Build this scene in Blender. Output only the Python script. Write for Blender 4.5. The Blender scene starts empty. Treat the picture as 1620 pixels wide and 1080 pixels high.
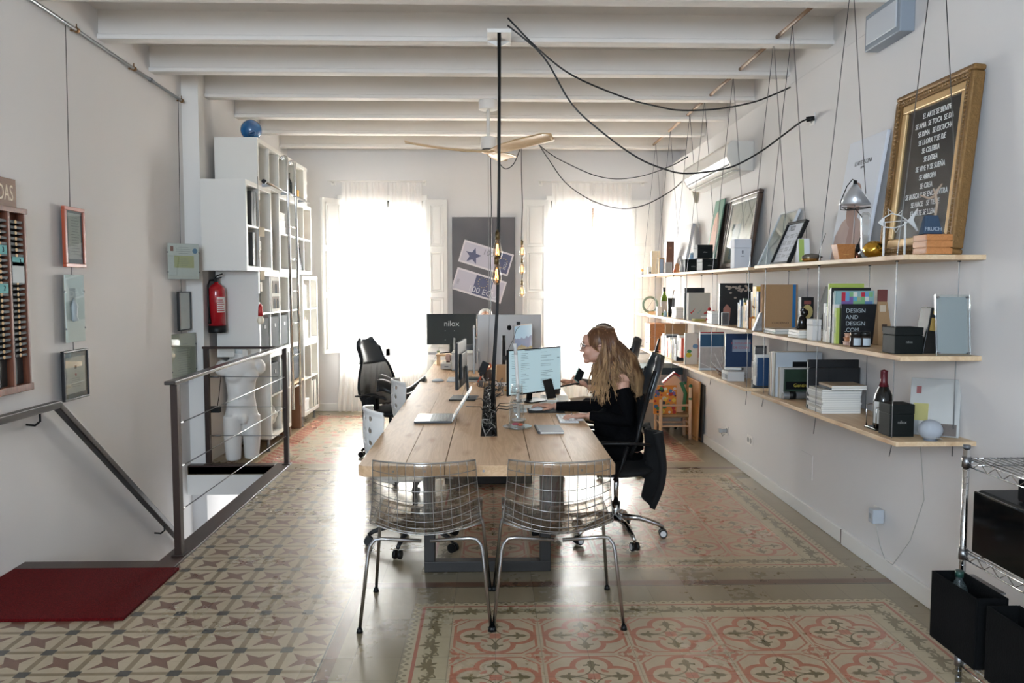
import bpy, bmesh, math, random
from mathutils import Vector, Matrix, noise
R_ = math.radians
PI = math.pi
SC = bpy.context.scene
COL = SC.collection
random.seed(7)

# ---------------------------------------------------------------- camera
F_PX, CAM_H, PITCH, YAW = 1290.0, 1.60, R_(3.84), R_(1.5)
cam_data = bpy.data.cameras.new('camera')
cam_data.sensor_width = 36.0
cam_data.lens = F_PX / 1620 * 36
cam_data.clip_start = 0.05
cam = bpy.data.objects.new('camera', cam_data)
cam.location = (0, 0, CAM_H)
cam.rotation_euler = (PI / 2 - PITCH, 0, -YAW)
COL.objects.link(cam)
SC.camera = cam
_F = Vector((math.sin(YAW) * math.cos(PITCH), math.cos(YAW) * math.cos(PITCH), -math.sin(PITCH)))
_R = Vector((math.cos(YAW), -math.sin(YAW), 0))
_U = _R.cross(_F)
_C = Vector((0, 0, CAM_H))
def ray(px, py): return _F + _R * ((px - 810) / F_PX) - _U * ((py - 540) / F_PX)
def on_x(px, py, v): d = ray(px, py); return _C + d * (v / d.x)
def on_y(px, py, v): d = ray(px, py); return _C + d * (v / d.y)
def on_z(px, py, v): d = ray(px, py); return _C + d * ((v - CAM_H) / d.z)

# ---------------------------------------------------------------- world, exposure
SC.view_settings.view_transform = 'Standard'
SC.view_settings.look = 'None'
SC.view_settings.exposure = 1.02
SC.view_settings.gamma = 1.0
SC.view_settings.use_curve_mapping = False
SC.cycles.use_denoising = True
SC.cycles.max_bounces = 10
SC.cycles.diffuse_bounces = 5
SC.cycles.glossy_bounces = 4
SC.cycles.transmission_bounces = 8
SC.cycles.transparent_max_bounces = 24
SC.cycles.sample_clamp_indirect = 6.0
SC.cycles.caustics_reflective = False
SC.cycles.caustics_refractive = False
W = bpy.data.worlds.new('daylight'); SC.world = W; W.use_nodes = True
_bg = W.node_tree.nodes['Background']
_bg.inputs[0].default_value = (0.86, 0.93, 1.0, 1)
_bg.inputs[1].default_value = 2.4

def area(name, loc, rot, sx, sy, power, color, spread=180):
    l = bpy.data.lights.new(name, 'AREA'); l.shape = 'RECTANGLE'; l.size = sx; l.size_y = sy
    l.energy = power; l.color = color; l.spread = R_(spread)
    o = bpy.data.objects.new(name, l); o.location = loc; o.rotation_euler = rot; COL.objects.link(o)
    return o
area('daylight_left_window', (-1.38, 11.75, 1.70), (R_(-90), 0, 0), 1.8, 1.7, 680, (1.0, 0.965, 0.955), 120)
area('daylight_right_window', (1.26, 11.75, 1.70), (R_(-90), 0, 0), 1.8, 1.7, 680, (1.0, 0.965, 0.955), 120)
area('daylight_rear_window', (-1.15, -2.95, 2.35), (R_(92), 0, R_(-14)), 1.9, 1.6, 150, (0.66, 0.82, 1.0))
area('added_stairwell_fill', (-2.2, 9.3, -1.2), (R_(-90), 0, 0), 0.8, 1.0, 4, (0.9, 0.95, 1.0))  # area light added downstairs to brighten the lower room, which has no window

# ---------------------------------------------------------------- helpers
def lin(h):
    h = h.lstrip('#'); c = [int(h[i:i + 2], 16) / 255 for i in (0, 2, 4)]
    return tuple(x / 12.92 if x <= 0.04045 else ((x + 0.055) / 1.055) ** 2.4 for x in c) + (1,)

class M:
    """collects shapes and links them as one mesh object"""
    def __init__(s): s.v = []; s.f = []; s.mi = []; s.sm = []
    def add(s, vs, fs, mi=0, smooth=False, T=None):
        b = len(s.v)
        for v in vs:
            v = Vector(v)
            if T is not None: v = T @ v
            s.v.append(v)
        for f in fs:
            s.f.append([b + i for i in f]); s.mi.append(mi); s.sm.append(smooth)
        return s
    def bx(s, x0, x1, y0, y1, z0, z1, mi=0, T=None):
        return s.add([(x0, y0, z0), (x1, y0, z0), (x1, y1, z0), (x0, y1, z0), (x0, y0, z1), (x1, y0, z1), (x1, y1, z1), (x0, y1, z1)],
                     [(0, 3, 2, 1), (4, 5, 6, 7), (0, 1, 5, 4), (1, 2, 6, 5), (2, 3, 7, 6), (3, 0, 4, 7)], mi, False, T)
    def box(s, c, d, mi=0, T=None):
        return s.bx(c[0] - d[0] / 2, c[0] + d[0] / 2, c[1] - d[1] / 2, c[1] + d[1] / 2, c[2] - d[2] / 2, c[2] + d[2] / 2, mi, T)
    def bar(s, p, q, w, h, mi=0, T=None):
        p = Vector(p); q = Vector(q); d = (q - p); L = d.length; d.normalize()
        up = Vector((0, 0, 1)) if abs(d.z) < 0.95 else Vector((0, 1, 0))
        a = d.cross(up).normalized(); b = a.cross(d).normalized()
        vs = [pt + a * (i * w / 2) + b * (j * h / 2) for pt in (p, q) for i, j in ((-1, -1), (1, -1), (1, 1), (-1, 1))]
        return s.add(vs, [(3, 2, 1, 0), (4, 5, 6, 7), (0, 1, 5, 4), (1, 2, 6, 5), (2, 3, 7, 6), (3, 0, 4, 7)], mi, False, T)
    def tube(s, pts, r, seg=8, mi=0, closed=False, T=None, flat=None):
        pts = [Vector(p) for p in pts]; n = len(pts)
        rs = r if isinstance(r, (list, tuple)) else [r] * n
        vs = []; a = None
        for i, p in enumerate(pts):
            if closed: d = pts[(i + 1) % n] - pts[i - 1]
            else: d = pts[min(i + 1, n - 1)] - pts[max(i - 1, 0)]
            if d.length < 1e-9: d = Vector((0, 0, 1))
            d.normalize()
            if a is None:
                a = d.cross(Vector((0, 0, 1)))
                if a.length < 0.1: a = d.cross(Vector((0, 1, 0)))
            a = a - d * a.dot(d)
            if a.length < 1e-6: a = d.orthogonal()
            a.normalize(); b = d.cross(a)
            for k in range(seg):
                t = 2 * PI * k / seg
                vs.append(p + (a * math.cos(t) + b * math.sin(t) * (flat or 1)) * rs[i])
        fs = []
        for i in range(n if closed else n - 1):
            j = (i + 1) % n
            for k in range(seg):
                l = (k + 1) % seg
                fs.append((i * seg + k, i * seg + l, j * seg + l, j * seg + k))
        if not closed:
            fs.append(tuple(range(seg))[::-1]); fs.append(tuple((n - 1) * seg + k for k in range(seg)))
        return s.add(vs, fs, mi, True, T)
    def cyl(s, p, q, r, seg=16, mi=0, r2=None, T=None):
        p = Vector(p); q = Vector(q); d = (q - p).normalized()
        a = d.orthogonal().normalized(); b = d.cross(a)
        r2 = r if r2 is None else r2
        vs = [pt + (a * math.cos(2 * PI * k / seg) + b * math.sin(2 * PI * k / seg)) * rr for pt, rr in ((p, r), (q, r2)) for k in range(seg)]
        s.add(vs, [(k, (k + 1) % seg, seg + (k + 1) % seg, seg + k) for k in range(seg)], mi, True, T)
        nb = len(s.v) - 2 * seg
        s.f.append([nb + k for k in range(seg)][::-1]); s.mi.append(mi); s.sm.append(False)
        s.f.append([nb + seg + k for k in range(seg)]); s.mi.append(mi); s.sm.append(False)
        return s
    def lathe(s, prof, seg=24, c=(0, 0, 0), mi=0, T=None):
        vs = []; n = len(prof)
        for r, z in prof:
            for k in range(seg):
                t = 2 * PI * k / seg
                vs.append((c[0] + r * math.cos(t), c[1] + r * math.sin(t), c[2] + z))
        fs = [(i * seg + k, i * seg + (k + 1) % seg, (i + 1) * seg + (k + 1) % seg, (i + 1) * seg + k) for i in range(n - 1) for k in range(seg)]
        if prof[0][0] > 1e-5: fs.append(tuple(range(seg))[::-1])
        if prof[-1][0] > 1e-5: fs.append(tuple((n - 1) * seg + k for k in range(seg)))
        return s.add(vs, fs, mi, True, T)
    def ball(s, c, r, seg=16, rings=10, mi=0, T=None):
        if not isinstance(r, (tuple, list)): r = (r, r, r)
        prof = [(math.sin(PI * i / rings), -math.cos(PI * i / rings)) for i in range(rings + 1)]
        TT = Matrix.Translation(c) @ Matrix.Diagonal((r[0], r[1], r[2], 1))
        if T is not None: TT = T @ TT
        prof[0] = (0.001, -1); prof[-1] = (0.001, 1)
        return s.lathe(prof, seg, (0, 0, 0), mi, TT)
    def prism(s, poly, z0, z1, mi=0, T=None):
        n = len(poly)
        vs = [(x, y, z0) for x, y in poly] + [(x, y, z1) for x, y in poly]
        fs = [tuple(range(n))[::-1], tuple(range(n, 2 * n))] + [(i, (i + 1) % n, n + (i + 1) % n, n + i) for i in range(n)]
        return s.add(vs, fs, mi, False, T)
    def grid(s, fn, nu, nv, th=0.0, mi=0, T=None, keep=None, smooth=True):
        P = [[Vector(fn(i / nu, j / nv)) for j in range(nv + 1)] for i in range(nu + 1)]
        if th:
            Nn = []
            for i in range(nu + 1):
                row = []
                for j in range(nv + 1):
                    du = P[min(i + 1, nu)][j] - P[max(i - 1, 0)][j]; dv = P[i][min(j + 1, nv)] - P[i][max(j - 1, 0)]
                    row.append(du.cross(dv).normalized())
                Nn.append(row)
        vs = [p for row in P for p in row]; W_ = nv + 1
        ok = [[(keep is None or keep((i + .5) / nu, (j + .5) / nv)) for j in range(nv)] for i in range(nu)]
        fs = [(i * W_ + j, (i + 1) * W_ + j, (i + 1) * W_ + j + 1, i * W_ + j + 1) for i in range(nu) for j in range(nv) if ok[i][j]]
        if th:
            n0 = len(vs)
            vs = vs + [P[i][j] - Nn[i][j] * th for i in range(nu + 1) for j in range(nv + 1)]
            fs += [(n0 + i * W_ + j, n0 + i * W_ + j + 1, n0 + (i + 1) * W_ + j + 1, n0 + (i + 1) * W_ + j) for i in range(nu) for j in range(nv) if ok[i][j]]
            g = lambda i, j: 0 <= i < nu and 0 <= j < nv and ok[i][j]
            for i in range(nu + 1):
                for j in range(nv):
                    if g(i, j) != g(i - 1, j): fs.append((i * W_ + j, i * W_ + j + 1, n0 + i * W_ + j + 1, n0 + i * W_ + j))
            for i in range(nu):
                for j in range(nv + 1):
                    if g(i, j) != g(i, j - 1): fs.append((i * W_ + j, (i + 1) * W_ + j, n0 + (i + 1) * W_ + j, n0 + i * W_ + j))
        return s.add(vs, fs, mi, smooth, T)
    def text(s, string, size, T, depth=0.0006, mi=0, align='CENTER', sx=1.0, space=1.0):
        me = text_mesh(string, size, depth, align, space)
        TT = T @ Matrix.Diagonal((sx, 1, 1, 1))
        return s.add([v.co for v in me.vertices], [tuple(p.vertices) for p in me.polygons], mi, False, TT)
    def build(s, name, mats, parent=None, bevel=0.0, seg=2, loc=None, rot=None, subsurf=0):
        me = bpy.data.meshes.new(name)
        me.from_pydata([tuple(v) for v in s.v], [], s.f)
        if not isinstance(mats, (list, tuple)): mats = [mats]
        for m in mats: me.materials.append(m)
        me.polygons.foreach_set('material_index', s.mi)
        me.polygons.foreach_set('use_smooth', s.sm)
        me.update()
        bm = bmesh.new(); bm.from_mesh(me)
        bmesh.ops.recalc_face_normals(bm, faces=bm.faces)
        bm.to_mesh(me); bm.free()
        o = bpy.data.objects.new(name, me); COL.objects.link(o)
        if parent is not None: o.parent = parent
        if loc is not None: o.location = loc
        if rot is not None: o.rotation_euler = rot
        if bevel:
            b = o.modifiers.new('bevel', 'BEVEL'); b.width = bevel; b.segments = seg; b.limit_method = 'ANGLE'; b.angle_limit = R_(40)
        if subsurf:
            b = o.modifiers.new('sub', 'SUBSURF'); b.levels = subsurf; b.render_levels = subsurf
        return o

_tc = {}
def text_mesh(string, size, depth, align, space):
    k = (string, size, depth, align, space)
    if k not in _tc:
        c = bpy.data.curves.new('t', 'FONT'); c.body = string; c.size = size; c.extrude = depth
        c.align_x = align; c.align_y = 'CENTER'; c.resolution_u = 3; c.space_line = space
        o = bpy.data.objects.new('t', c)
        _tc[k] = bpy.data.meshes.new_from_object(o)
        bpy.data.objects.remove(o)
    return _tc[k]

def tag(o, label, cat, group=None, kind=None):
    o['label'] = label; o['category'] = cat
    if group: o['group'] = group
    if kind: o['kind'] = kind
    return o
def thing(name, label, cat, loc=(0, 0, 0), rz=0.0, group=None, rx=0.0, ry=0.0):
    o = bpy.data.objects.new(name, None); COL.objects.link(o)
    o.empty_display_size = 0.05
    o.location = loc; o.rotation_euler = (rx, ry, rz)
    return tag(o, label, cat, group)
def struct(o): o['kind'] = 'structure'; return o
def T_(x=0, y=0, z=0, rz=0, rx=0, ry=0, s=1):
    return Matrix.Translation((x, y, z)) @ Matrix.Rotation(rz, 4, 'Z') @ Matrix.Rotation(ry, 4, 'Y') @ Matrix.Rotation(rx, 4, 'X') @ Matrix.Scale(s, 4)
# frames for lettering: facing -Y (towards the camera), facing -X, facing +X, facing up
def T_front(x, y, z, rz=0, tilt=0): return Matrix.Translation((x, y, z)) @ Matrix.Rotation(rz, 4, 'Z') @ Matrix.Rotation(PI / 2, 4, 'X') @ Matrix.Rotation(tilt, 4, 'Z')
def copy_tree(o, parent=None):
    c = o.copy(); COL.objects.link(c)
    if parent: c.parent = parent
    for ch in [x for x in bpy.data.objects if x.parent == o]: copy_tree(ch, c)
    return c
def dup(o, loc, rz=None, label=None, group=None):
    c = copy_tree(o); c.location = loc
    if rz is not None: c.rotation_euler = (0, 0, rz)
    if label: c['label'] = label
    if group: c['group'] = group
    return c

# ---------------------------------------------------------------- materials
class E:
    """small arithmetic on shader sockets"""
    nt = None
    def __init__(s, k): s.k = k
    @staticmethod
    def op(o, *a):
        n = E.nt.nodes.new('ShaderNodeMath'); n.operation = o
        for i, x in enumerate(a):
            if isinstance(x, E): E.nt.links.new(x.k, n.inputs[i])
            else: n.inputs[i].default_value = x
        return E(n.outputs[0])
    def __add__(s, o): return E.op('ADD', s, o)
    __radd__ = __add__
    def __sub__(s, o): return E.op('SUBTRACT', s, o)
    def __rsub__(s, o): return E.op('SUBTRACT', o, s)
    def __mul__(s, o): return E.op('MULTIPLY', s, o)
    __rmul__ = __mul__
    def __truediv__(s, o): return E.op('DIVIDE', s, o)
    def lt(s, o): return E.op('LESS_THAN', s, o)
    def gt(s, o): return E.op('GREATER_THAN', s, o)
    def abs(s): return E.op('ABSOLUTE', s)
    def mn(s, o): return E.op('MINIMUM', s, o)
    def mx(s, o): return E.op('MAXIMUM', s, o)
    def fr(s): return E.op('FRACT', s)
    def fl(s): return E.op('FLOOR', s)
    def sin(s): return E.op('SINE', s)
    def sqrt(s): return E.op('SQRT', s)
    def inv(s): return 1 - s
def length(a, b): return (a * a + b * b).sqrt()
def mixc(fac, a, b):
    n = E.nt.nodes.new('ShaderNodeMix'); n.data_type = 'RGBA'
    if isinstance(fac, E): E.nt.links.new(fac.k, n.inputs[0])
    else: n.inputs[0].default_value = fac
    for i, x in ((6, a), (7, b)):
        if isinstance(x, E): E.nt.links.new(x.k, n.inputs[i])
        else: n.inputs[i].default_value = lin(x) if isinstance(x, str) else x
    return E(n.outputs[2])
def new_mat(name):
    m = bpy.data.materials.new(name); m.use_nodes = True
    nt = m.node_tree; b = nt.nodes['Principled BSDF']; E.nt = nt
    return m, nt, b
def noise_tex(scale, detail=3, vec=None, rough=0.5):
    n = E.nt.nodes.new('ShaderNodeTexNoise'); n.inputs['Scale'].default_value = scale; n.inputs['Detail'].default_value = detail
    n.inputs['Roughness'].default_value = rough
    if vec is not None: E.nt.links.new(vec, n.inputs['Vector'])
    return n
def obj_vec(scale=(1, 1, 1), rot=(0, 0, 0), world=False):
    if world:
        t = E.nt.nodes.new('ShaderNodeNewGeometry').outputs['Position']
    else: t = E.nt.nodes.new('ShaderNodeTexCoord').outputs['Object']
    mp = E.nt.nodes.new('ShaderNodeMapping'); mp.inputs['Scale'].default_value = scale; mp.inputs['Rotation'].default_value = rot
    E.nt.links.new(t, mp.inputs['Vector']); return mp.outputs[0]
def add_bump(b, height, strength=0.2, dist=0.01):
    n = E.nt.nodes.new('ShaderNodeBump'); n.inputs['Strength'].default_value = strength; n.inputs['Distance'].default_value = dist
    E.nt.links.new(height, n.inputs['Height']); E.nt.links.new(n.outputs[0], b.inputs['Normal'])
_mc = {}
def mat(hexc, rough=0.5, metal=0.0, bump=0.0, bscale=60, var=0.0, vscale=4, name=None, spec=0.5, emit=0.0, coat=0.0, trans=0.0, ior=1.45):
    k = (hexc, rough, metal, bump, bscale, var, vscale, spec, emit, coat, trans)
    if k in _mc: return _mc[k]
    m, nt, b = new_mat(name or 'surface_' + hexc)
    c = lin(hexc); b.inputs['Base Color'].default_value = c
    b.inputs['Roughness'].default_value = rough; b.inputs['Metallic'].default_value = metal
    b.inputs['Specular IOR Level'].default_value = spec
    b.inputs['Coat Weight'].default_value = coat
    if trans:
        b.inputs['Transmission Weight'].default_value = trans; b.inputs['IOR'].default_value = ior
    if emit:
        b.inputs['Emission Color'].default_value = c; b.inputs['Emission Strength'].default_value = emit
    v = obj_vec()
    if var:
        n = noise_tex(vscale, 4, v)
        d = tuple(x * (1 - var) for x in c[:3]) + (1,); l = tuple(min(1, x * (1 + var * 0.6)) for x in c[:3]) + (1,)
        o = mixc(E(n.outputs['Fac']), d, l); nt.links.new(o.k, b.inputs['Base Color'])
    if bump:
        n = noise_tex(bscale, 3, v); add_bump(b, n.outputs['Fac'], bump)
    _mc[k] = m
    return m
def wood_mat(name, light, dark, along='Y', rough=0.45, scale=1.0, knots=True, world=False, ring=1.0):
    m, nt, b = new_mat(name)
    sc = {'X': (0.7, 9, 9), 'Y': (9, 0.7, 9), 'Z': (9, 9, 0.7)}[along]
    v = obj_vec(tuple(x * scale for x in sc), world=world)
    n1 = noise_tex(1.3, 5, v, 0.6); n1.inputs['Distortion'].default_value = 1.2 * ring
    sc2 = {'X': (2, 60, 60), 'Y': (60, 2, 60), 'Z': (60, 60, 2)}[along]
    n2 = noise_tex(1.0, 2, obj_vec(tuple(x * scale for x in sc2), world=world))
    f = E(n1.outputs['Fac']); g = E(n2.outputs['Fac'])
    rings = ((f * 38).sin() * 0.5 + 0.5) * 0.3 + f * 0.45 + g * 0.25
    c = mixc(rings, light, dark)
    if knots:
        top2d = along == 'Y'
        ks = {'X': (1.0, 3.4, 3.4), 'Y': (3.4, 1.0, 3.4), 'Z': (3.4, 3.4, 1.0)}[along]
        vo = nt.nodes.new('ShaderNodeTexVoronoi'); vo.inputs['Scale'].default_value = 1.6
        if top2d: vo.voronoi_dimensions = '2D'
        nt.links.new(obj_vec(tuple(x * scale for x in ks), world=world), vo.inputs['Vector'])
        k = (1 - E(vo.outputs['Distance']) * 7 + g * 0.3).mx(0)
        k = (k * (f * 2.2)).mn(1) * 0.5
        kd = lin(dark); c = mixc(k, c, (kd[0] * 0.6, kd[1] * 0.36, kd[2] * 0.2, 1))
    nt.links.new(c.k, b.inputs['Base Color']); b.inputs['Roughness'].default_value = rough
    add_bump(b, rings.k, 0.06)
    return m

WHITE = mat('e9e6e1', 0.55, name='white_paint')
WALL = mat('dfdcda', 0.75, bump=0.12, bscale=9, var=0.04, vscale=1.2, name='wall_plaster')
CEIL = mat('e6e1db', 0.8, bump=0.25, bscale=14, var=0.05, vscale=2, name='ceiling_plaster')
LAMI = mat('e6e4de', 0.35, name='white_laminate')
BLACK = mat('0e0f10', 0.45, name='black_plastic', spec=0.3)
BLKG = mat('0c0d0e', 0.15, name='black_gloss')
BLKM = mat('151617', 0.8, name='black_matte', spec=0.1)
CHROME = mat('c9cacb', 0.12, 1.0, name='chrome')
STEEL = mat('8d8e90', 0.35, 1.0, name='brushed_steel')
WIRE = mat('77787a', 0.35, 0.9, name='steel_wire')
SILV = mat('a8a6a3', 0.42, 0.3, name='silver_aluminium')
BROWN = mat('33241d', 0.45, 0.3, name='brown_painted_metal')
PINE = wood_mat('pine_shelf', 'e6cfae', 'c9a67c', 'Y', 0.5, 1.0)
OAK = wood_mat('oak_table', 'dcbc98', 'b8936e', 'Y', 0.52, 1.0)
OAK.node_tree.nodes['Principled BSDF'].inputs['Specular IOR Level'].default_value = 0.2
LWOOD = wood_mat('light_wood', 'd9b98d', 'b98f60', 'Z', 0.5, 2.0, False)
DWOOD = wood_mat('dark_wood', '7a4a2c', '4c2c18', 'Z', 0.5, 2.0, False)
ORWOOD = wood_mat('orange_wood', 'c98a52', 'a0622f', 'Y', 0.45, 2.0, False)
PAPER = mat('e8e5dd', 0.8, name='paper')
KRAFT = mat('a9855f', 0.85, var=0.08, vscale=60, name='kraft_card')

def glass_mat(name, color='ffffff', rough=0.02, trans_mix=0.8):
    m, nt, b = new_mat(name)
    b.inputs['Base Color'].default_value = lin(color); b.inputs['Roughness'].default_value = rough
    b.inputs['Specular IOR Level'].default_value = 0.8
    tr = nt.nodes.new('ShaderNodeBsdfTransparent'); tr.inputs[0].default_value = lin(color)
    gl = nt.nodes.new('ShaderNodeBsdfGlossy'); gl.inputs['Roughness'].default_value = rough
    fr = nt.nodes.new('ShaderNodeLayerWeight'); fr.inputs[0].default_value = 0.5
    mx = nt.nodes.new('ShaderNodeMixShader'); out = nt.nodes['Material Output']
    f = E.op('POWER', E(fr.outputs['Facing']), 4.0) * 0.8 + 0.03 + (1 - trans_mix) * 0.25
    nt.links.new(f.k, mx.inputs[0]); nt.links.new(tr.outputs[0], mx.inputs[1]); nt.links.new(gl.outputs[0], mx.inputs[2])
    nt.links.new(mx.outputs[0], out.inputs['Surface'])
    return m
GLASS = glass_mat('clear_glass', 'f4f8f8')
ACRYL = glass_mat('clear_polycarbonate', 'efedea', 0.05, 0.75)

# ---------------------------------------------------------------- floor
XL, XR, YB = -2.70, 2.20, 10.50
WELL = (-2.70, -1.92, 4.70, 7.24)
def floor_material():
    m, nt, b = new_mat('hydraulic_tiles')
    g = nt.nodes.new('ShaderNodeNewGeometry'); sp = nt.nodes.new('ShaderNodeSeparateXYZ')
    nt.links.new(g.outputs['Position'], sp.inputs[0])
    X, Y = E(sp.outputs[0]), E(sp.outputs[1])
    big = E(noise_tex(1.3, 4, g.outputs['Position']).outputs['Fac'])
    fine = E(noise_tex(24, 3, g.outputs['Position']).outputs['Fac'])
    def rect(x0, x1, y0, y1): return X.gt(x0) * X.lt(x1) * Y.gt(y0) * Y.lt(y1)
    # plain olive tiles
    P = 0.2035
    u = ((X + 5.07) / P); v = ((Y + 0.02) / P)
    wn = nt.nodes.new('ShaderNodeTexWhiteNoise'); wn.noise_dimensions = '2D'
    cb = nt.nodes.new('ShaderNodeCombineXYZ'); nt.links.new(u.fl().k, cb.inputs[0]); nt.links.new(v.fl().k, cb.inputs[1])
    nt.links.new(cb.outputs[0], wn.inputs['Vector'])
    tilev = E(wn.outputs['Value'])
    plain = mixc((tilev * 0.45 + fine * 0.3 + 0.1).mn(1), '786a50', '94876c')
    gap = ((u.fr() - 0.5).abs().mx((v.fr() - 0.5).abs())).gt(0.492)
    # star tiles
    S = 0.2075
    def cell(ox, oy, p): return ((X - ox) / p + 0.5 + 40).fr() - 0.5, ((Y - oy) / p + 0.5 + 40).fr() - 0.5
    a, c = cell(-1.420, 3.425, S); A, Cc = a.abs(), c.abs()
    hi, lo = A.mx(Cc), A.mn(Cc)
    star = hi.lt(lo * 0.50 + 0.160) * hi.lt(0.318)
    A2, C2 = 0.5 - A, 0.5 - Cc
    cross = A2.mn(C2).lt(0.062)
    sq = A2.mx(C2).lt(0.128)
    st = mixc(cross, mixc(fine, 'a3957c', 'b5a68c'), '7d6b4e')
    st = mixc(star, st, mixc(fine, '5d3a2c', '714a38'))
    st = mixc(sq, st, '25292a')
    gap2 = A.mn(Cc).lt(0.004) * 0.5
    # medallion carpets
    def carpet(x0, nx, y1, ny, p, q, outer=True):
        uu = (X - x0) / p; vv = (Y - y1) / q
        a = (uu + 40).fr() * 2 - 1; c = (vv + 40).fr() * 2 - 1
        A, Cc = a.abs(), c.abs()
        cream = mixc(fine, 'b39f82', 'c6b498')
        oc = (A.mx(Cc) * 1.0).mx((A + Cc) - 0.56)
        ring = (oc - 0.905).abs().lt(0.028)
        d = length(A - 0.46, Cc).mn(length(A, Cc - 0.46))
        quat = (d - 0.395).abs().lt(0.060)
        # four club shapes on the axes and thin stems
        hi, lo = A.mx(Cc), A.mn(Cc)
        leaf = hi.lt(0.56) * hi.gt(0.30) * lo.lt((hi - 0.30) * 0.36 + 0.01) + length(hi - 0.61, lo * 1.15).lt(0.085) + (hi - 0.53 + lo * 0.25).abs().lt(0.032) * lo.lt(0.175) + hi.gt(0.6) * lo.lt((0.74 - hi) * 0.45)
        curl = (length(A - 0.39, Cc - 0.39) - 0.375).abs().lt(0.017) * (A + Cc).lt(0.44)
        heart = length(A - 0.235, Cc - 0.235).lt(0.058) + length(A - 0.29, Cc - 0.20).lt(0.035) + length(A - 0.20, Cc - 0.29).lt(0.035)
        corner = length(A - 0.88, Cc - 0.88).lt(0.07) + length(A - 0.95, Cc - 0.80).lt(0.04) + length(A - 0.80, Cc - 0.95).lt(0.04) + (length(A - 1.06, Cc - 0.80) - 0.17).abs().lt(0.024) * Cc.lt(0.86) * A.lt(0.97) + (length(A - 0.80, Cc - 1.06) - 0.17).abs().lt(0.024) * A.lt(0.86) * Cc.lt(0.97)
        col = mixc((ring + quat + heart + corner).mn(1), cream, mixc(fine, 'ad6a52', 'bd7a60'))
        col = mixc((leaf + curl).mn(1), col, mixc(fine, '6a5c3e', '7c6e4c'))
        return col, A.mn(Cc).lt(0.006) + A.mx(Cc).gt(0.994)
    def border(edge_d, along, w=0.2):
        """edge_d: distance inward from the outer edge, along: running coordinate"""
        cream = mixc(fine, 'aea080', 'bfb294')
        t = (along / 0.05 + 40).fr(); saw = (t - 0.5).abs() * 2
        tooth = (edge_d - 0.004).lt(saw * 0.022)
        star_s = length(t * 0.05 - 0.025, edge_d - 0.03).lt(0.009)
        line = (edge_d - 0.058).abs().lt(0.008)
        s = (along / 0.2034 + 40).fr()
        w1 = (s * 6.283).sin() * 0.022
        q = edge_d - 0.125
        stem = (q - w1).abs().lt(0.006)
        px_ = (s - 0.5) * 0.2034; qy = q + 0.006
        an = E.op('ARCTAN2', qy * 1.1, px_); rr = length(px_, qy * 1.35)
        leafy = rr.lt((an * 7 + 0.6).sin() * 0.017 + (an * 3).sin() * 0.010 + 0.044)
        px2 = (s + 0.0 - (s.gt(0.5))) * 0.2034; an2 = E.op('ARCTAN2', q, px2); rr2 = length(px2, q * 1.1)
        leafy = (leafy + rr2.lt((an2 * 5).sin() * 0.012 + 0.022) + (rr2 - 0.036).abs().lt(0.004) * (an2 * 2).sin().gt(-0.3)) * q.abs().lt(0.062)
        col = mixc((leafy + stem + star_s).mn(1), cream, mixc(fine, '6a5c3e', '7c6e4c'))
        col = mixc(line, col, 'a8604c')
        return col, tooth
    def place(base, x0, x1, y0, y1, inner, gp):
        """inner carpet with a 0.2 m border all round"""
        nonlocal gapm
        B = 0.205
        outer = rect(x0 - B, x1 + B, y0 - B, y1 + B)
        dx = (X - (x0 - B)).mn((x1 + B) - X); dy = (Y - (y0 - B)).mn((y1 + B) - Y)
        horiz = dy.lt(dx)
        ed = dx.mn(dy); al = X * horiz + Y * (1 - horiz)
        bc, tooth = border(ed, al)
        inn = rect(x0, x1, y0, y1)
        col = mixc(outer * (1 - tooth), base, bc)
        col = mixc(inn, col, inner)
        gapm = gapm * (1 - inn) + gp * inn
        return col
    gapm = gap
    base = mixc(rect(-2.8, -0.72, -4, 7.05), plain, st)
    gapm = gap * (1 - rect(-2.8, -0.72, -4, 7.05)) + gap2 * rect(-2.8, -0.72, -4, 7.05)
    c1, g1 = carpet(-0.185, 5, 3.848, 5, 0.406, 0.400)
    base = place(base, -0.185, 1.845, -0.152, 3.848, c1, g1)
    c2, g2 = carpet(-0.185, 5, 4.715, 5, 0.406, 0.392)
    base = place(base, -0.185, 1.845, 4.715, 6.675, c2, g2)
    # far carpet: red leaf tiles with pale rings
    a, c = cell(0.0, 7.36, 0.40); A, Cc = a.abs(), c.abs()
    ring = (length(A, Cc) - 0.20).abs().lt(0.03) + (length(0.5 - A, 0.5 - Cc) - 0.20).abs().lt(0.03)
    red = (length(A - 0.34, Cc * 1.6).lt(0.10) + (Cc - 0.5).abs().lt(0.10) * (A - 0.19).abs().lt(0.10)) * (fine * 1.2).gt(0.42)
    fc = mixc(ring.mn(1), mixc(fine, 'b9ab90', 'cabda4'), '9b9880')
    fc = mixc(red.mn(1), fc, mixc(fine, 'a04a34', 'b96850'))
    bx0, bx1, by0, by1 = -2.15, 1.96, 7.33, 10.15
    outer = rect(bx0, bx1, by0, by1)
    ed = (X - bx0).mn(bx1 - X).mn(Y - by0).mn(by1 - Y)
    bb = mixc(((ed - 0.10).abs().lt(0.075) * (((X + Y) * 55).sin() + ((X - Y) * 71).sin() * 0.7).gt(-0.25)), 'b3a488', '9c3a27')
    fc = mixc(ed.lt(0.2), fc, mixc((ed - 0.2).abs().lt(0.0), bb, bb))
    base = mixc(outer, base, fc)
    # inlaid wooden strips and dark joints
    strip = rect(-0.80, 2.3, 4.27, 4.335) + rect(-2.0, 2.3, 7.06, 7.12) + rect(-0.72, -0.665, -4, 4.30)
    base = mixc(strip.mn(1), base, mixc(fine, '4a2c1c', '6a4630'))
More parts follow.
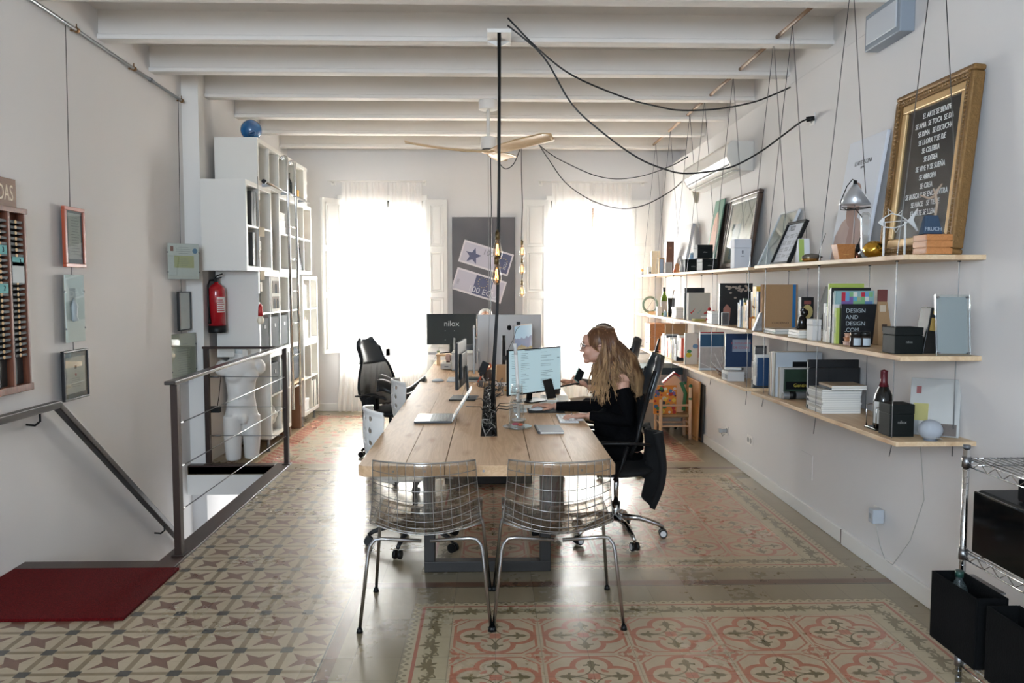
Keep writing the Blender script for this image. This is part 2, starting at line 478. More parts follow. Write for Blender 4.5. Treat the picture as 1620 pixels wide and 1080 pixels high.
    dj = rect(-2.0, 2.3, 7.052, 7.062) + rect(-0.80, 2.3, 4.258, 4.268) + rect(-0.73, -0.722, -4, 7.06)
    base = mixc((gapm.mn(1) * 0.45 + dj).mn(1), base, '2c241b')
    worn = mixc(big * 0.22, base, '8b8270')
    nt.links.new(worn.k, b.inputs['Base Color'])
    r = (fine * 0.04 + big * 0.10 + 0.20 + tilev * 0.05)
    nt.links.new(r.k, b.inputs['Roughness'])
    b.inputs['Specular IOR Level'].default_value = 0.85
    h = (1 - gapm.mn(1)) + big * 0.5
    add_bump(b, h.k, 0.25, 0.0025)
    return m
FLOOR = floor_material()
fm = M()
for x0, x1, y0, y1 in ((XL, WELL[1], -3.0, WELL[2]), (XL, WELL[1], WELL[3], YB + .3), (WELL[1], XR, -3.0, YB + .3)):
    fm.bx(x0 - (0.3 if x0 == XL else 0), x1 + (0.3 if x1 == XR else 0), y0, y1, -0.24, 0.0)
struct(fm.build('floor', FLOOR))

# kerb around the stair opening
km = M()
km.bx(-1.93, -1.80, 4.58, 7.34, -0.06, 0.012)
km.bx(-2.70, -1.93, 4.58, 4.70, -0.06, 0.012)
km.bx(-2.70, -1.93, 7.24, 7.34, -0.07, 0.012)
struct(km.build('trim_1', mat('3a2820', 0.4, 0.1, var=0.15, vscale=8, name='brown_kerb'), bevel=0.004))

# walls
wm = M(); wm.bx(-3.0, XL, -3.0, 7.40, -3.0, 3.52); wm.bx(-3.0, -2.57, 7.34, 10.5, -3.0, 3.52)
struct(wm.build('wall_left', WALL))
wm = M(); wm.bx(-2.71, -2.555, 7.325, 7.47, -0.0, 3.5)
struct(wm.build('trim_2', WHITE))
wm = M(); wm.bx(XR, 2.6, -3.0, YB, -0.2, 3.085); wm.bx(2.42, 2.7, -3.0, YB, 3.05, 3.52)
struct(wm.build('wall_right', WALL, bevel=0.01))
bmz = 0.09
bs = M(); bs.bx(2.183, XR, 4.95, YB, 0, bmz); bs.bx(2.178, XR, -3.0, 4.93, 0, bmz + 0.005); bs.bx(2.181, XR, 4.93, 4.95, 0, bmz, 1)
struct(bs.build('baseboard_right', [WHITE, mat('4a3326', 0.6)], bevel=0.004))
# back wall with two french windows
WIN = ((-1.88, -0.86), (0.77, 1.75))
ZT = 2.69
wm = M()
xs = [-3.0, WIN[0][0], WIN[0][1], WIN[1][0], WIN[1][1], 2.7]
for i in (0, 2, 4): wm.bx(xs[i], xs[i + 1], YB, YB + 0.30, -0.2, 3.52)
for i in (1, 3): wm.bx(xs[i], xs[i + 1], YB, YB + 0.30, ZT, 3.52)
struct(wm.build('wall_back', WALL))
bs = M()
for x0, x1 in ((-2.57, -1.92), (-0.82, 0.73), (1.79, XR)): bs.bx(x0, x1, YB - .02, YB, 0, 0.10)
struct(bs.build('baseboard_back', WHITE, bevel=0.004))
# rear wall behind the camera, with its window opening
wm = M()
wm.bx(-3.0, -2.2, -3.1, -2.9, -0.2, 3.52); wm.bx(-0.1, 2.7, -3.1, -2.9, -0.2, 3.52)
wm.bx(-2.2, -0.1, -3.1, -2.9, -0.2, 1.5); wm.bx(-2.2, -0.1, -3.1, -2.9, 3.25, 3.52)
struct(wm.build('wall_rear', WALL))
# ceiling and joists
cm = M(); cm.bx(-3.0, 2.7, -3.1, YB + .3, 3.50, 3.62)
struct(cm.build('ceiling', CEIL))
JY = [10.14, 9.27, 8.40, 7.53, 6.65, 5.80, 4.95, 4.10, 3.25, 2.40, 1.5, .65, -.2, -1.05, -1.9]
for i, y in enumerate(JY):
    j = M(); j.bx(XL - .02, 2.43, y, y + 0.12, 3.30, 3.335); j.bx(XL - .02, 2.43, y + 0.022, y + 0.098, 3.335, 3.52)
    struct(j.build('trim_%d' % (i + 3), CEIL, bevel=0.008))
# stairs going down, lower room
sm = M()
for i in range(9): sm.bx(-2.70, -1.93, 4.70 + .26 * i, 4.70 + .26 * (i + 1) + .02, -0.19 * (i + 1) - .25, -0.19 * (i + 1))
sl = M(); sl.bx(-2.7, -1.93, 7.225, 7.24, -.25, -.07); struct(sl.build('trim_20', WHITE))
struct(sm.build('floor_stairs', mat('6b5a48', 0.6)))
sm = M(); sm.bx(-1.93, -1.80, 4.4, 7.3, -3.0, -0.24); sm.bx(-2.7, 0.4, 9.6, 9.7, -3.0, -0.24); sm.bx(-2.7, 0.4, 3.0, 9.7, -3.1, -3.0); sm.bx(-2.7, -1.93, 4.45, 4.70, -3.0, -0.06)
struct(sm.build('wall_lower', WALL))

# windows
def shutter(parent, w, h, T, name='shutter'):
    m = M(); m.bx(0, w, -0.018, 0.018, 0, h, 0, T)
    zs = [0.06, h * 0.36, h * 0.38 + .03, h * 0.66, h * 0.68 + .03, h - 0.06]
    for k in range(3):
        z0, z1 = zs[2 * k], zs[2 * k + 1]
        for sgn in (-1, 1):
            y0 = sgn * 0.018
            ya, yb = sorted((y0, y0 + sgn * 0.012))
            m.bx(0.05, w - 0.05, ya, yb, z0, z0 + 0.018, 0, T); m.bx(0.05, w - 0.05, ya, yb, z1 - 0.018, z1, 0, T)
            m.bx(0.05, 0.068, ya, yb, z0, z1, 0, T); m.bx(w - 0.068, w - 0.05, ya, yb, z0, z1, 0, T)
            ya, yb = sorted((y0, y0 + sgn * 0.007))
            m.bx(0.085, w - 0.085, ya, yb, z0 + 0.035, z1 - 0.035, 0, T)
    return m.build(name, WHITE, parent, bevel=0.004)
def window(n, x0, x1):
    r = bpy.data.objects.new('window_%d' % n, None); COL.objects.link(r); r['kind'] = 'structure'
    r.location = (x0, YB, 0)
    w = x1 - x0; m = M()
    for a in (-0.06, w): m.bx(a, a + .06, -0.025, 0.16, 0, ZT + 0.06)
    m.bx(-0.06, w + .06, -0.03, 0.16, ZT, ZT + 0.07)
    m.build('window_frame', WHITE, r, bevel=0.006)
    for k in (0, 1):
        a, b = (0.0, w / 2 - .001) if k == 0 else (w / 2 + .001, w)
        m = M(); y0, y1 = 0.14, 0.18
        m.bx(a, a + .06, y0, y1, 0, ZT); m.bx(b - .06, b, y0, y1, 0, ZT)
        for z0, z1 in ((0, 0.10), (0.70, 0.80), (ZT - .07, ZT)): m.bx(a, b, y0, y1, z0, z1)
        m.bx(a + .05, b - .05, y0 + .01, y1 - .01, 0.1, 0.7)
        m.bx(a + .11, b - .11, y0 - .006, y0 + .01, 0.17, 0.63)
        s = m.build('sash', WHITE, r, bevel=0.004)
        g = M(); g.bx(a + .06, b - .06, .157, .163, .8, ZT - .07); g.build('pane', GLASS, s)
    return r
w1 = window(1, *WIN[0]); w2 = window(2, *WIN[1])
sh_h = 1.935
for par, x, wd, ang, flip in ((w1, 0.0, 0.33, R_(-128), 0), (w1, 1.06, 0.27, 0.02, 0), (w2, -0.36, 0.33, -0.03, 0), (w2, 1.0, 0.33, 0.02, 0)):
    shutter(par, wd, sh_h, T_(x, -0.055, 0.765, ang))
for par, x in ((w1, 1.06), (w2, -0.36), (w2, 1.0)):
    shutter(par, 0.30, 0.70, T_(x, -0.045, 0.03, 0), 'lower_shutter')
# roller blinds half lowered outside, plus the house across the street
for n, (x0, x1) in enumerate(WIN):
    m = M()
    for k in range(9): m.bx(x0 + .002, x1 - .002, YB + .20, YB + .21 + .004 * (k % 2), ZT - .045 * (k + 1), ZT - .045 * k)
    o = m.build('roller_blind', mat('a5744f', 0.6), bevel=0.002)
    tag(o, 'wooden slat roller blind half lowered outside the %s window' % ('left' if n == 0 else 'right'), 'blind')
    b_ = M(); b_.bx(x0 - .1, x1 + .1, YB + 0.75, YB + 0.78, 0.98, 1.01)
    for k in range(12): b_.cyl((x0 - .05 + k * .1, YB + .765, 0), (x0 - .05 + k * .1, YB + .765, 1), 0.008, 6)
    tag(b_.build('balcony_railing', mat('3c3f40', 0.5)), 'iron balcony railing outside the %s window' % ('left' if n == 0 else 'right'), 'railing')
hm = M(); hm.bx(-9, 9, 17, 17.4, -4, 3.4)
for k in range(9): hm.bx(-8.5 + 2 * k, -7.6 + 2 * k, 16.97, 17.0, 0.2, 2.2, 1)
tag(hm.build('building', [mat('d8a98a', 0.8), mat('5a6a58', 0.4)]), 'pale orange house front seen across the street through the curtains', 'building')

# curtains
m, nt, b = new_mat('sheer_curtain')
df = nt.nodes.new('ShaderNodeBsdfDiffuse'); df.inputs[0].default_value = lin('f4f1ee')
tl = nt.nodes.new('ShaderNodeBsdfTranslucent'); tl.inputs[0].default_value = lin('f4f1ee')
tr = nt.nodes.new('ShaderNodeBsdfTransparent')
m1 = nt.nodes.new('ShaderNodeMixShader'); m1.inputs[0].default_value = 0.5
m2 = nt.nodes.new('ShaderNodeMixShader'); m2.inputs[0].default_value = 0.07
nt.links.new(df.outputs[0], m1.inputs[1]); nt.links.new(tl.outputs[0], m1.inputs[2])
nt.links.new(m1.outputs[0], m2.inputs[1]); nt.links.new(tr.outputs[0], m2.inputs[2])
nt.links.new(m2.outputs[0], nt.nodes['Material Output'].inputs['Surface'])
SHEER = m
def curtain(x0, x1, y, z0, z1, folds, label, seed, flare=0.0, amp=0.022, gather=0.0):
    rnd = random.Random(seed); ph = [rnd.uniform(0, 6.28) for _ in range(4)]
    def f(u, v):
        z = z0 + (z1 - z0) * v
        k = (1 - v)
        x = x0 + (x1 - x0) * u + (u - 0.5) * gather * k + flare * k ** 3
        a = amp * (0.45 + 0.55 * k) 
        yy = y + a * math.sin(u * folds * 6.28 + ph[0] + 0.5 * math.sin(v * 3 + ph[1])) + 0.35 * a * math.sin(u * folds * 13.7 + ph[2] + v) - 0.10 * flare * k ** 3
        return (x, yy, z)
    mm = M(); mm.grid(f, 120, 24)
    o = mm.build('curtain', SHEER); return tag(o, label, 'curtain')
Yc = YB - 0.17
curtain(-1.86, -1.29, Yc, 0.02, 2.90, 7, 'left white sheer curtain of the left window, hem trailing on the floor', 3, -0.10)
curtain(-1.27, -0.86, Yc + 0.03, 0.05, 2.90, 6, 'right white sheer curtain of the left window, beside the closed shutter', 4, 0.0)
curtain(0.77, 1.28, Yc, 0.03, 2.90, 5, 'left white sheer curtain of the right window', 5, -0.04)
curtain(1.30, 1.78, Yc + 0.03, 0.03, 2.90, 7, 'right white sheer curtain of the right window, behind the seated people', 6, 0.06)
for n, (x0, x1) in enumerate(((-2.03, -0.80), (0.60, 1.98))):
    z = 2.915
    t = thing('curtain_rod', 'thin white curtain rod above the %s window' % ('left' if n == 0 else 'right'), 'curtain rod', ((x0 + x1) / 2, Yc, z))
    hw = (x1 - x0) / 2
    r = M(); r.cyl((-hw, 0, 0), (hw, 0, 0), 0.008, 10); r.build('rod', WHITE, t)
    for s_ in (-1, 1):
        r = M(); r.bar((s_ * (hw - .04), 0, 0), (s_ * (hw - .04), YB - Yc, 0), .015, .02); r.box((s_ * (hw - .04), YB - Yc - .006, 0), (.05, .012, .07)); r.build('bracket', WHITE, t, bevel=.002)
# ================================================================ left side: railing, stairs mat, handrail
t = thing('stair_railing', 'dark brown metal railing with steel cables around the stair opening', 'railing', (-1.85, 4.80, 0))
PX0, PY0 = -1.85, 4.80
def loc(p): return (p[0] - PX0, p[1] - PY0, p[2])
posts = [(-1.85, 4.80), (-1.83, 7.28), (-2.53, 7.30)]
for (x, y), zt in zip(posts, (1.03, 1.06, 1.06)):
    m = M(); m.box((x - PX0, y - PY0, zt / 2), (.04, .055, zt)); m.box((x - PX0, y - PY0, .016), (.07, .08, .008)); m.build('post', BROWN, t, bevel=.003)
m = M(); m.bar(loc((-1.85, 4.72, 1.045)), loc((-1.83, 7.31, 1.075)), .065, .022); m.build('handrail', mat('5a5553', .25, .8, name='steel_handrail'), t, bevel=.004)
m = M(); m.bar(loc((-1.81, 7.29, 1.06)), loc((-2.56, 7.30, 1.06)), .05, .02); m.build('handrail', BROWN, t, bevel=.003)
for za, zb in ((.79, .80), (.53, .53), (.27, .27)):
    m = M(); m.cyl(loc((-1.85, 4.80, za)), loc((-1.83, 7.28, zb)), .0035, 6)
    m.cyl(loc((-1.85, 4.83, za)), loc((-1.85, 4.90, za)), .008, 8); m.build('cable', STEEL, t)
    m = M(); m.cyl(loc((-1.83, 7.28, zb)), loc((-2.53, 7.30, zb)), .0035, 6)
    m.cyl(loc((-2.50, 7.30, zb)), loc((-2.42, 7.30, zb)), .008, 8); m.build('cable', STEEL, t)
# wall handrail down the stairs
t = thing('wall_handrail', 'dark metal handrail bending down along the left wall above the stairs', 'handrail', (-2.62, 4.95, .89))
pts = [(0, -4.2, 0.0), (0, 0.0, 0.0), (0, 2.15, -1.63)]
m = M(); m.bar(pts[0], (0, .02, 0), .05, .045); m.bar((0, 0, .004), pts[2], .05, .045); m.build('rail', mat('2b2726', .35, .5, name='handrail_paint'), t, bevel=.006)
for p in ((0, -.18, -.02), (0, 1.55, -1.19), (0, -2.2, -.02)):
    m = M(); m.tube([p, (0, p[1], p[2] - .05), (-.03, p[1], p[2] - .075), (-.08, p[1], p[2] - .07)], .007, 8); m.build('bracket', BLACK, t)
# red mat
m = M(); m.bx(-2.69, -1.765, 3.86, 4.57, 0.001, 0.016)
mm_, nt, b = new_mat('red_carpet'); v = obj_vec()
n = noise_tex(220, 2, v); c = mixc(E(n.outputs['Fac']) * 1.6 - .3, '220405', '701215'); b.inputs['Specular IOR Level'].default_value = .1; nt.links.new(c.k, b.inputs['Base Color']); b.inputs['Roughness'].default_value = .95
add_bump(b, n.outputs['Fac'], .8, .004)
tag(m.build('doormat', mm_, bevel=.003), 'dark red carpet mat on the landing at the top of the stairs', 'mat')

# time-card rack at the left edge
t = thing('card_rack', 'old wooden time card rack with numbered slots on the left wall', 'card rack', (-2.70, 0, 0))
a = on_x(36, 335, -2.66); b0 = on_x(40, 612, -2.66)
ye = a.y; zt_, zb_ = a.z, b0.z
t.location = (-2.70, ye, zb_)
H = zt_ - zb_
RW = wood_mat('worn_red_wood', '8a5138', '4f2b1c', 'Z', .5, 3, False)
m = M()
for k in range(4):
    y1 = -k * .155
    m.bx(0, .055, y1 - .018, y1, 0, H)
m.bx(0, .06, -.50, .012, -.02, .02); m.bx(0, .06, -.50, .012, H - .015, H + .015); m.bx(0, .01, -.5, 0, 0, H)
m.build('frame', RW, t, bevel=.003)
cell = mat('23272a', .6, .4)
for col_ in range(3):
    y1 = -.018 - col_ * .155; y0 = y1 - .137
    ns = 25; z0 = .17; dz = (H - .05 - z0) / ns
    m = M()
    for k in range(ns):
        z = z0 + k * dz
        m.add([(.012, y0, z), (.012, y1, z), (.048, y1, z + dz * .55), (.048, y0, z + dz * .55)], [(0, 1, 2, 3)], 0)
        m.bx(.012, .014, y0, y1, z, z + dz, 0)
        m.bx(.046, .05, y0 + .01, y1 - .01, z + dz * .3, z + dz * .75, 0)
        m.cyl((.050, (y0 + y1) / 2 - .01, z + dz * .55), (.052, (y0 + y1) / 2 - .01, z + dz * .55), dz * .34, 10, 1)
    m.bx(.012, .016, y0, y1, .02, z0, 2)
    m.build('card_slots', [cell, mat('c8a77c', .7), mat('3a3f42', .5)], t)
for (yy, zz, c_, w_, h_, nm) in ((-.088, H * .55 + .14, '58a3a4', .11, .05, '3'), (-.088, H * .55 + .045, 'c9cfd0', .115, .115, ''), (-.245, H * .55 + .20, '58a3a4', .11, .05, '3'), (-.245, H * .55 - .01, '58a3a4', .11, .05, '2')):
    m = M(); m.bx(.052, .053, yy - w_ / 2, yy + w_ / 2, zz, zz + h_)
    if nm: m.text(nm, .04, Matrix.Translation((.0535, yy + .02, zz + h_ / 2)) @ Matrix.Rotation(PI / 2, 4, 'Z') @ Matrix.Rotation(PI / 2, 4, 'X'), mi=1)
    m.build('card', [mat(c_, .7), BLKM], t)
m = M(); m.bx(.01, .03, -.47, -.04, H + .015, H + .175)
m.text('SALIDAS', .125, Matrix.Translation((.0305, -.07, H + .09)) @ Matrix.Rotation(PI / 2, 4, 'Z') @ Matrix.Rotation(PI / 2, 4, 'X'), .0008, 1, 'RIGHT', sx=.62)
m.build('header_board', [wood_mat('header_wood', '8b6a52', '6a4b38', 'Y', .6, 3, False), mat('d8c7ae', .6)], t, bevel=.006)

# picture rail pipe with hanging strings
t = thing('picture_rail', 'steel pipe picture rail along the top of the left wall', 'picture rail', (-2.66, 7.3, 3.2))
pa = on_x(50, 0, -2.66) - Vector((-2.66, 7.3, 3.2)); pb = on_x(305, 170, -2.66) - Vector((-2.66, 7.3, 3.2)); pb.y = min(pb.y, -.03)
d_ = pa - pb; pn = pb + d_ * 2.2
m = M(); m.cyl(pb, pn, .012, 12); m.cyl(pb + d_ * .28, pb + d_ * .30, .017, 12); m.build('pipe', STEEL, t)
for f_ in (.02, .42, .78, 1.3):
    p = pb + d_ * f_; m = M(); m.cyl(p + Vector((0, -.015, 0)), p + Vector((0, .015, 0)), .018, 10); m.bar(p, p + Vector((-.04, 0, 0)), .012, .012); m.cyl(p + Vector((.0, 0, .0)), p + Vector((0, 0, .04)), .004, 6)
    m.build('clamp', mat('8a6a48', .4, .8), t)

def wall_frame(px0, px1, py0, py1, col, label, bw, paper, ang=0.0, name='framed_picture', clip=False, wx=-2.66, hd=None):
    """a frame hanging on the left wall, given the picture corners of its near and far edges"""
    a = on_x(px0, py0[0], wx); b = on_x(px0, py0[1], wx); c = on_x(px1, py1[0], wx)
    ym = (a.y + c.y) / 2; w = hd or (c.y - a.y); z0 = b.z; h = a.z - b.z
    t = thing(name, label, 'picture', (wx, ym, z0), PI / 2 + ang)   # local x runs along the wall, -y faces the room
    m = M()
    if not clip:
        m.bx(-w / 2, w / 2, -.012, .012, 0, bw); m.bx(-w / 2, w / 2, -.012, .012, h - bw, h)
        m.bx(-w / 2, -w / 2 + bw, -.012, .012, bw, h - bw); m.bx(w / 2 - bw, w / 2, -.012, .012, bw, h - bw)
        m.build('frame', mat(col, .35), t, bevel=.003)
    else:
        m.bx(-w / 2, w / 2, .001, .006, 0, h); m.build('backing', mat('8b8678', .8), t)
        for sx_ in (-1, 1):
            for zz in (.2, .75):
                m = M(); m.box((sx_ * (w / 2), -.001, h * zz), (.006, .014, .012)); m.build('clip', STEEL, t)
    p = M(); p.bx(-w / 2 + bw * .8, w / 2 - bw * .8, -.002, .001, bw * .8, h - bw * .8)
    ms = paper(p, w - 2 * bw, h, t)
    p.build('sheet', ms, t)
    g = M(); g.bx(-w / 2 + bw * .8, w / 2 - bw * .8, -.006, -.004, bw * .8, h - bw * .8); g.build('glass', GLASS, t)
    return t, w, h
def rows(p, w, z0, z1, n, mi=1, f=.8, th=.002, y=-.0028, x=0, cent=True, seed=1):
    r = random.Random(seed)
    for k in range(n):
        z = z0 + (z1 - z0) * (k + .5) / n; l = w * f * r.uniform(.55, 1)
        xa = x - l / 2 if cent else x - w * f / 2
        p.bx(xa, xa + l, y, y + .0005, z - th / 2, z + th / 2, mi)
GREYTX = mat('8f8f8c', .8)
def pg1(p, w, h, t):
    p.bx(-w * .36, w * .40, -.0024, -.002, h * .14, h * .90, 1); rows(p, w, h * .2, h * .85, 14, 2, .55, x=.01); return [mat('6f7678', .6), PAPER, GREYTX]
wall_frame(99, 131, (325, 422), (331, 424), 'a0492c', 'reddish wood picture frame, topmost on the string nearest the card rack', .024, pg1)
def pg2(p, w, h, t):
    p.bx(-w * .28, w * .05, -.0024, -.002, h * .52, h * .80, 1); p.lathe([(.0, 0), (.03, .01), (.02, .04), (.028, .1), (.006, .15)], 12, (-.02, -.003, h * .3), 1); return [mat('c9d4d4', .4), mat('aab3b4', .5)]
wall_frame(101, 131, (434, 543), (435, 537), '', 'frameless glass clip frame in the middle of the string nearest the card rack', .001, pg2, clip=True)
def pg3(p, w, h, t):
    p.bx(-w * .42, w * .42, -.0024, -.002, h * .13, h * .86, 1); p.bx(-.012, .012, -.003, -.002, h * .62, h * .68, 2)
    p.prism([(.016 * math.cos(PI / 2 + k * PI / 5) * (1 if k % 2 == 0 else .4), .016 * math.sin(PI / 2 + k * PI / 5) * (1 if k % 2 == 0 else .4)) for k in range(10)], 0, .0006, 3, T_front(0, -.0026, h * .5))
    rows(p, w, h * .24, h * .45, 5, 4, .5); return [mat('4c5250', .5), PAPER, BLKM, mat('b03a30', .6), GREYTX]
wall_frame(98, 137, (556, 637), (550, 629), '17171a', 'black picture frame with a red star print, lowest on the string nearest the card rack', .012, pg3)
def pg4(p, w, h, t):
    p.bx(-w * .30, w * .34, -.0024, -.002, h * .32, h * .66, 1); p.bx(-w * .42, -w * .32, -.003, -.002, h * .78, h * .92, 2)
    p.cyl((w * .38, -.0015, h * .80), (w * .38, -.003, h * .80), .022, 16, 3); rows(p, w, h * .70, h * .92, 4, 4, .5); rows(p, w, h * .36, h * .62, 5, 4, .42)
    return [PAPER, mat('cfc992', .8), mat('9a5b48', .7), mat('4a7fa6', .6), GREYTX]
wall_frame(267, 310, (382, 441), (385, 443), '', 'certificate with a yellow panel under glass, topmost on the string by the bookcase', .002, pg4, ang=-.75, clip=True, wx=-2.56, hd=.27)
def pg5(p, w, h, t): rows(p, w, h * .4, h * .6, 3, 1, .3); return [PAPER, GREYTX]
wall_frame(281, 300, (461, 524), (463, 521), '17171a', 'small black picture frame below the certificate by the bookcase', .010, pg5)
def pg6(p, w, h, t): rows(p, w, h * .1, h * .8, 14, 1, .6); return [mat('d6d2bd', .8), GREYTX]
wall_frame(273, 306, (530, 606), (528, 603), '', 'yellowish document under glass hanging lowest beside the stair railing', .002, pg6, clip=True, ang=-.25, hd=.34)
for px, y0, y1, lb in ((104, 53, 640, 'thin picture hanging string nearest the card rack'), (282, 160, 600, 'thin picture hanging string by the bookcase')):
    a = on_x(px, y0, -2.655); b = on_x(px + 12, y1, -2.68)
    m = M(); m.tube([(-2.655, a.y, 3.23), (-2.685, a.y + .01, 1.0 if px < 200 else 1.1)], .0022, 5)
    tag(m.build('hanging_string', BLKM), lb, 'string')

# ================================================================ bookcases
def bookcase(label, y0, cols, z0, rows_, p=.372, fr=.04, depth=.39, xf=-2.12, legs=0.0, dz=None, inner=.016):
    dz = dz or p
    W_ = cols * p + fr; H_ = rows_ * dz + fr
    t = thing('bookcase', label, 'bookcase', (xf, y0, z0))
    m = M()
    m.bx(-depth, 0, 0, fr, 0, H_); m.bx(-depth, 0, W_ - fr, W_, 0, H_)
    m.bx(-depth, 0, fr, W_ - fr, 0, fr); m.bx(-depth, 0, fr, W_ - fr, H_ - fr, H_)
    m.bx(-depth, -depth + .006, fr, W_ - fr, fr, H_ - fr)
    m.build('frame', LAMI, t, bevel=.002)
    yc = [fr + (W_ - 2 * fr) * k / cols for k in range(cols + 1)]; zc = [fr + (H_ - 2 * fr) * k / rows_ for k in range(rows_ + 1)]
    for k in range(1, cols):
        m = M(); m.bx(-depth + .006, -.004, yc[k] - inner / 2, yc[k] + inner / 2, fr, H_ - fr); m.build('divider', LAMI, t)
    for k in range(1, rows_):
        m = M(); m.bx(-depth + .006, -.003, fr, W_ - fr, zc[k] - inner / 2, zc[k] + inner / 2); m.build('shelf_board', LAMI, t)
    if legs:
        for xx in (-.05, -depth + .05):
            for yy in (.06, W_ - .06):
                m = M(); m.cyl((xx, yy, 0), (xx, yy, -legs), .016, 12); m.cyl((xx, yy, -legs), (xx, yy, -legs + .01), .022, 12); m.build('leg', STEEL, t)
    # returns a function giving the base centre of a cell in world space
    def cell_(c, r, fx=.5): return Vector((xf, y0 + yc[c] + (yc[c + 1] - yc[c]) * fx, z0 + zc[r] + inner / 2 + .0005))
    return cell_, W_, H_
XF = -2.12
cB, wB, hB = bookcase('white cube bookcase on steel feet, lowest behind the white torso', 7.87, 2, .125, 2, legs=.125, dz=.395)
zL = .125 + hB
cL, wL, hL = bookcase('wide white cube bookcase with the red fire extinguisher at its end', 7.53, 4, zL + .001, 2, p=.372, dz=.372)
zM = zL + hL + .002
cM, wM, hM = bookcase('white two by two cube bookcase holding dark binders, left of the ladder', 7.19, 2, zM, 2, p=.395, dz=.375)
cN, wN, hN = bookcase('white cube bookcase with the charcoal gift bag, behind the ladder', 8.30, 4, zM, 2, p=.36, dz=.375)
zT = zM + hM + .001
cT, wT, hT = bookcase('white single row cube bookcase topmost under the joists', 7.58, 5, zT, 1, p=.365, dz=.385)
cF, wF, hF = bookcase('white cube bookcase on feet in the far corner with books and white binders', 9.28, 2, .12, 2, p=.37, dz=.40, legs=.12)
cG, wG, hG = bookcase('white cube bookcase with upright books, upper one in the far corner', 9.28, 2, .12 + hF + .001, 2, p=.37, dz=.36)
# shelf board bridging the gap beside the two by two case
m = M(); m.bx(-2.50, -2.13, 8.03, 8.295, zM, zM + .02); tag(m.build('shelf_board_loose', LAMI), 'short white board bridging the gap between the two upper bookcases', 'board')

def binders(cellpos, n, col, label, grp, h=.30, w=.07, d=.26, y0=0, name='binder', back=.012):
    for k in range(n):
        if n > 1: label = ('nearer ', 'farther ')[k] + label.replace('nearer ', '')
        t = thing(name, label, 'binder' if name == 'binder' else 'book', (cellpos.x - back, cellpos.y + y0 + k * (w + .003), cellpos.z), 0, grp)
        m = M(); m.bx(-d, 0, 0, w, 0, h); m.build('cover', mat(col, .55), t, bevel=.004)
        m = M(); m.bx(.0003, .001, w * .2, w * .8, h * .55, h * .85); m.build('spine_label', mat('d8d6d0', .6) if name != 'binder' else mat('3f4448', .6), t)
binders(cM(0, 1, .45), 2, '26292c', 'black binder in the top left cube of the two by two bookcase', 'black binders in the upper cube', h=.31)
binders(cM(0, 0, .5), 1, '2c2f33', 'black binder in the lower left cube of the two by two bookcase', None)
def grp_bin(cellpos, label, col='464b50'):
    t = thing('storage_box', label, 'storage box', (cellpos.x - .012, cellpos.y, cellpos.z))
    m = M(); m.bx(-.34, 0, -.155, .155, 0, .305); m.build('box_body', mat(col, .85, var=.1, vscale=30), t, bevel=.01)
    m = M(); m.bx(0, .004, -.03, .03, .2, .235); m.build('handle', mat('5a5e62', .5), t, bevel=.003)
for k, w_ in enumerate(('leftmost', 'second', 'third')):
    grp_bin(cL(k, 0), '%s of the three grey fabric storage boxes below the extinguisher bookcase row' % w_)
grp_bin(cB(0, 1), 'dark grey fabric box in the upper left cube behind the stair railing', '3c4044')
grp_bin(cB(1, 1), 'dark grey fabric box in the upper right cube behind the stair railing', '3c4044')
# white cushion bags in the lowest cubes
for cx, lb, s_, c_ in ((cB(0, 0, .6), 'crumpled white plastic bag in the lowest cube behind the railing', 1, 'e9e8e6'), (cB(1, 0, .4), 'cream pillow stuffed in the lowest right cube behind the railing', .8, 'd8c8a8')):
    def f(u, v, s_=s_):
        t1 = u * 2 * PI; p1 = (v - .5) * PI
        r = .86 + .12 * math.sin(5 * t1 + 3 * p1) + .06 * math.sin(9 * t1 - 7 * p1)
        return (math.cos(p1) * math.cos(t1) * .15 * r * s_ - .16, math.cos(p1) * math.sin(t1) * .14 * r, max(-.145, math.sin(p1) * .15 * r) + .145)
    m = M(); m.grid(f, 28, 16); o = m.build('bag' if s_ == 1 else 'pillow', mat(c_, .35 if s_ == 1 else .9, bump=.4, bscale=30), loc=cx); tag(o, lb, 'bag' if s_ == 1 else 'pillow')
# engraved building print in the cube row
p = cL(1, 1)
t = thing('arch_print', 'white framed print of stone arches standing in a bookcase cube', 'picture', (p.x + .002, p.y, p.z))
m = M(); m.bx(-.02, 0, -.16, .16, 0, .34); m.build('board', PAPER, t, bevel=.002)
for zz, nn in ((.03, 2), (.18, 1)):
    m = M(); m.bx(.0, .002, -.12, .12, zz, zz + .12)
    m.build('engraving', mat('5c4c3c', .8, var=.4, vscale=40), t)
    m = M()
    for q in range(nn):
        cy = (q - (nn - 1) / 2) * .11; m.prism([(cy - .038, zz), (cy + .038, zz)] + [(cy + .038 * math.cos(a * PI / 8), zz + .06 + .038 * math.sin(a * PI / 8)) for a in range(9)], .002, .0035, 0, Matrix(((0, 0, 1, 0), (1, 0, 0, 0), (0, 1, 0, 0), (0, 0, 0, 1))))
    m.build('archway', BLKM, t)
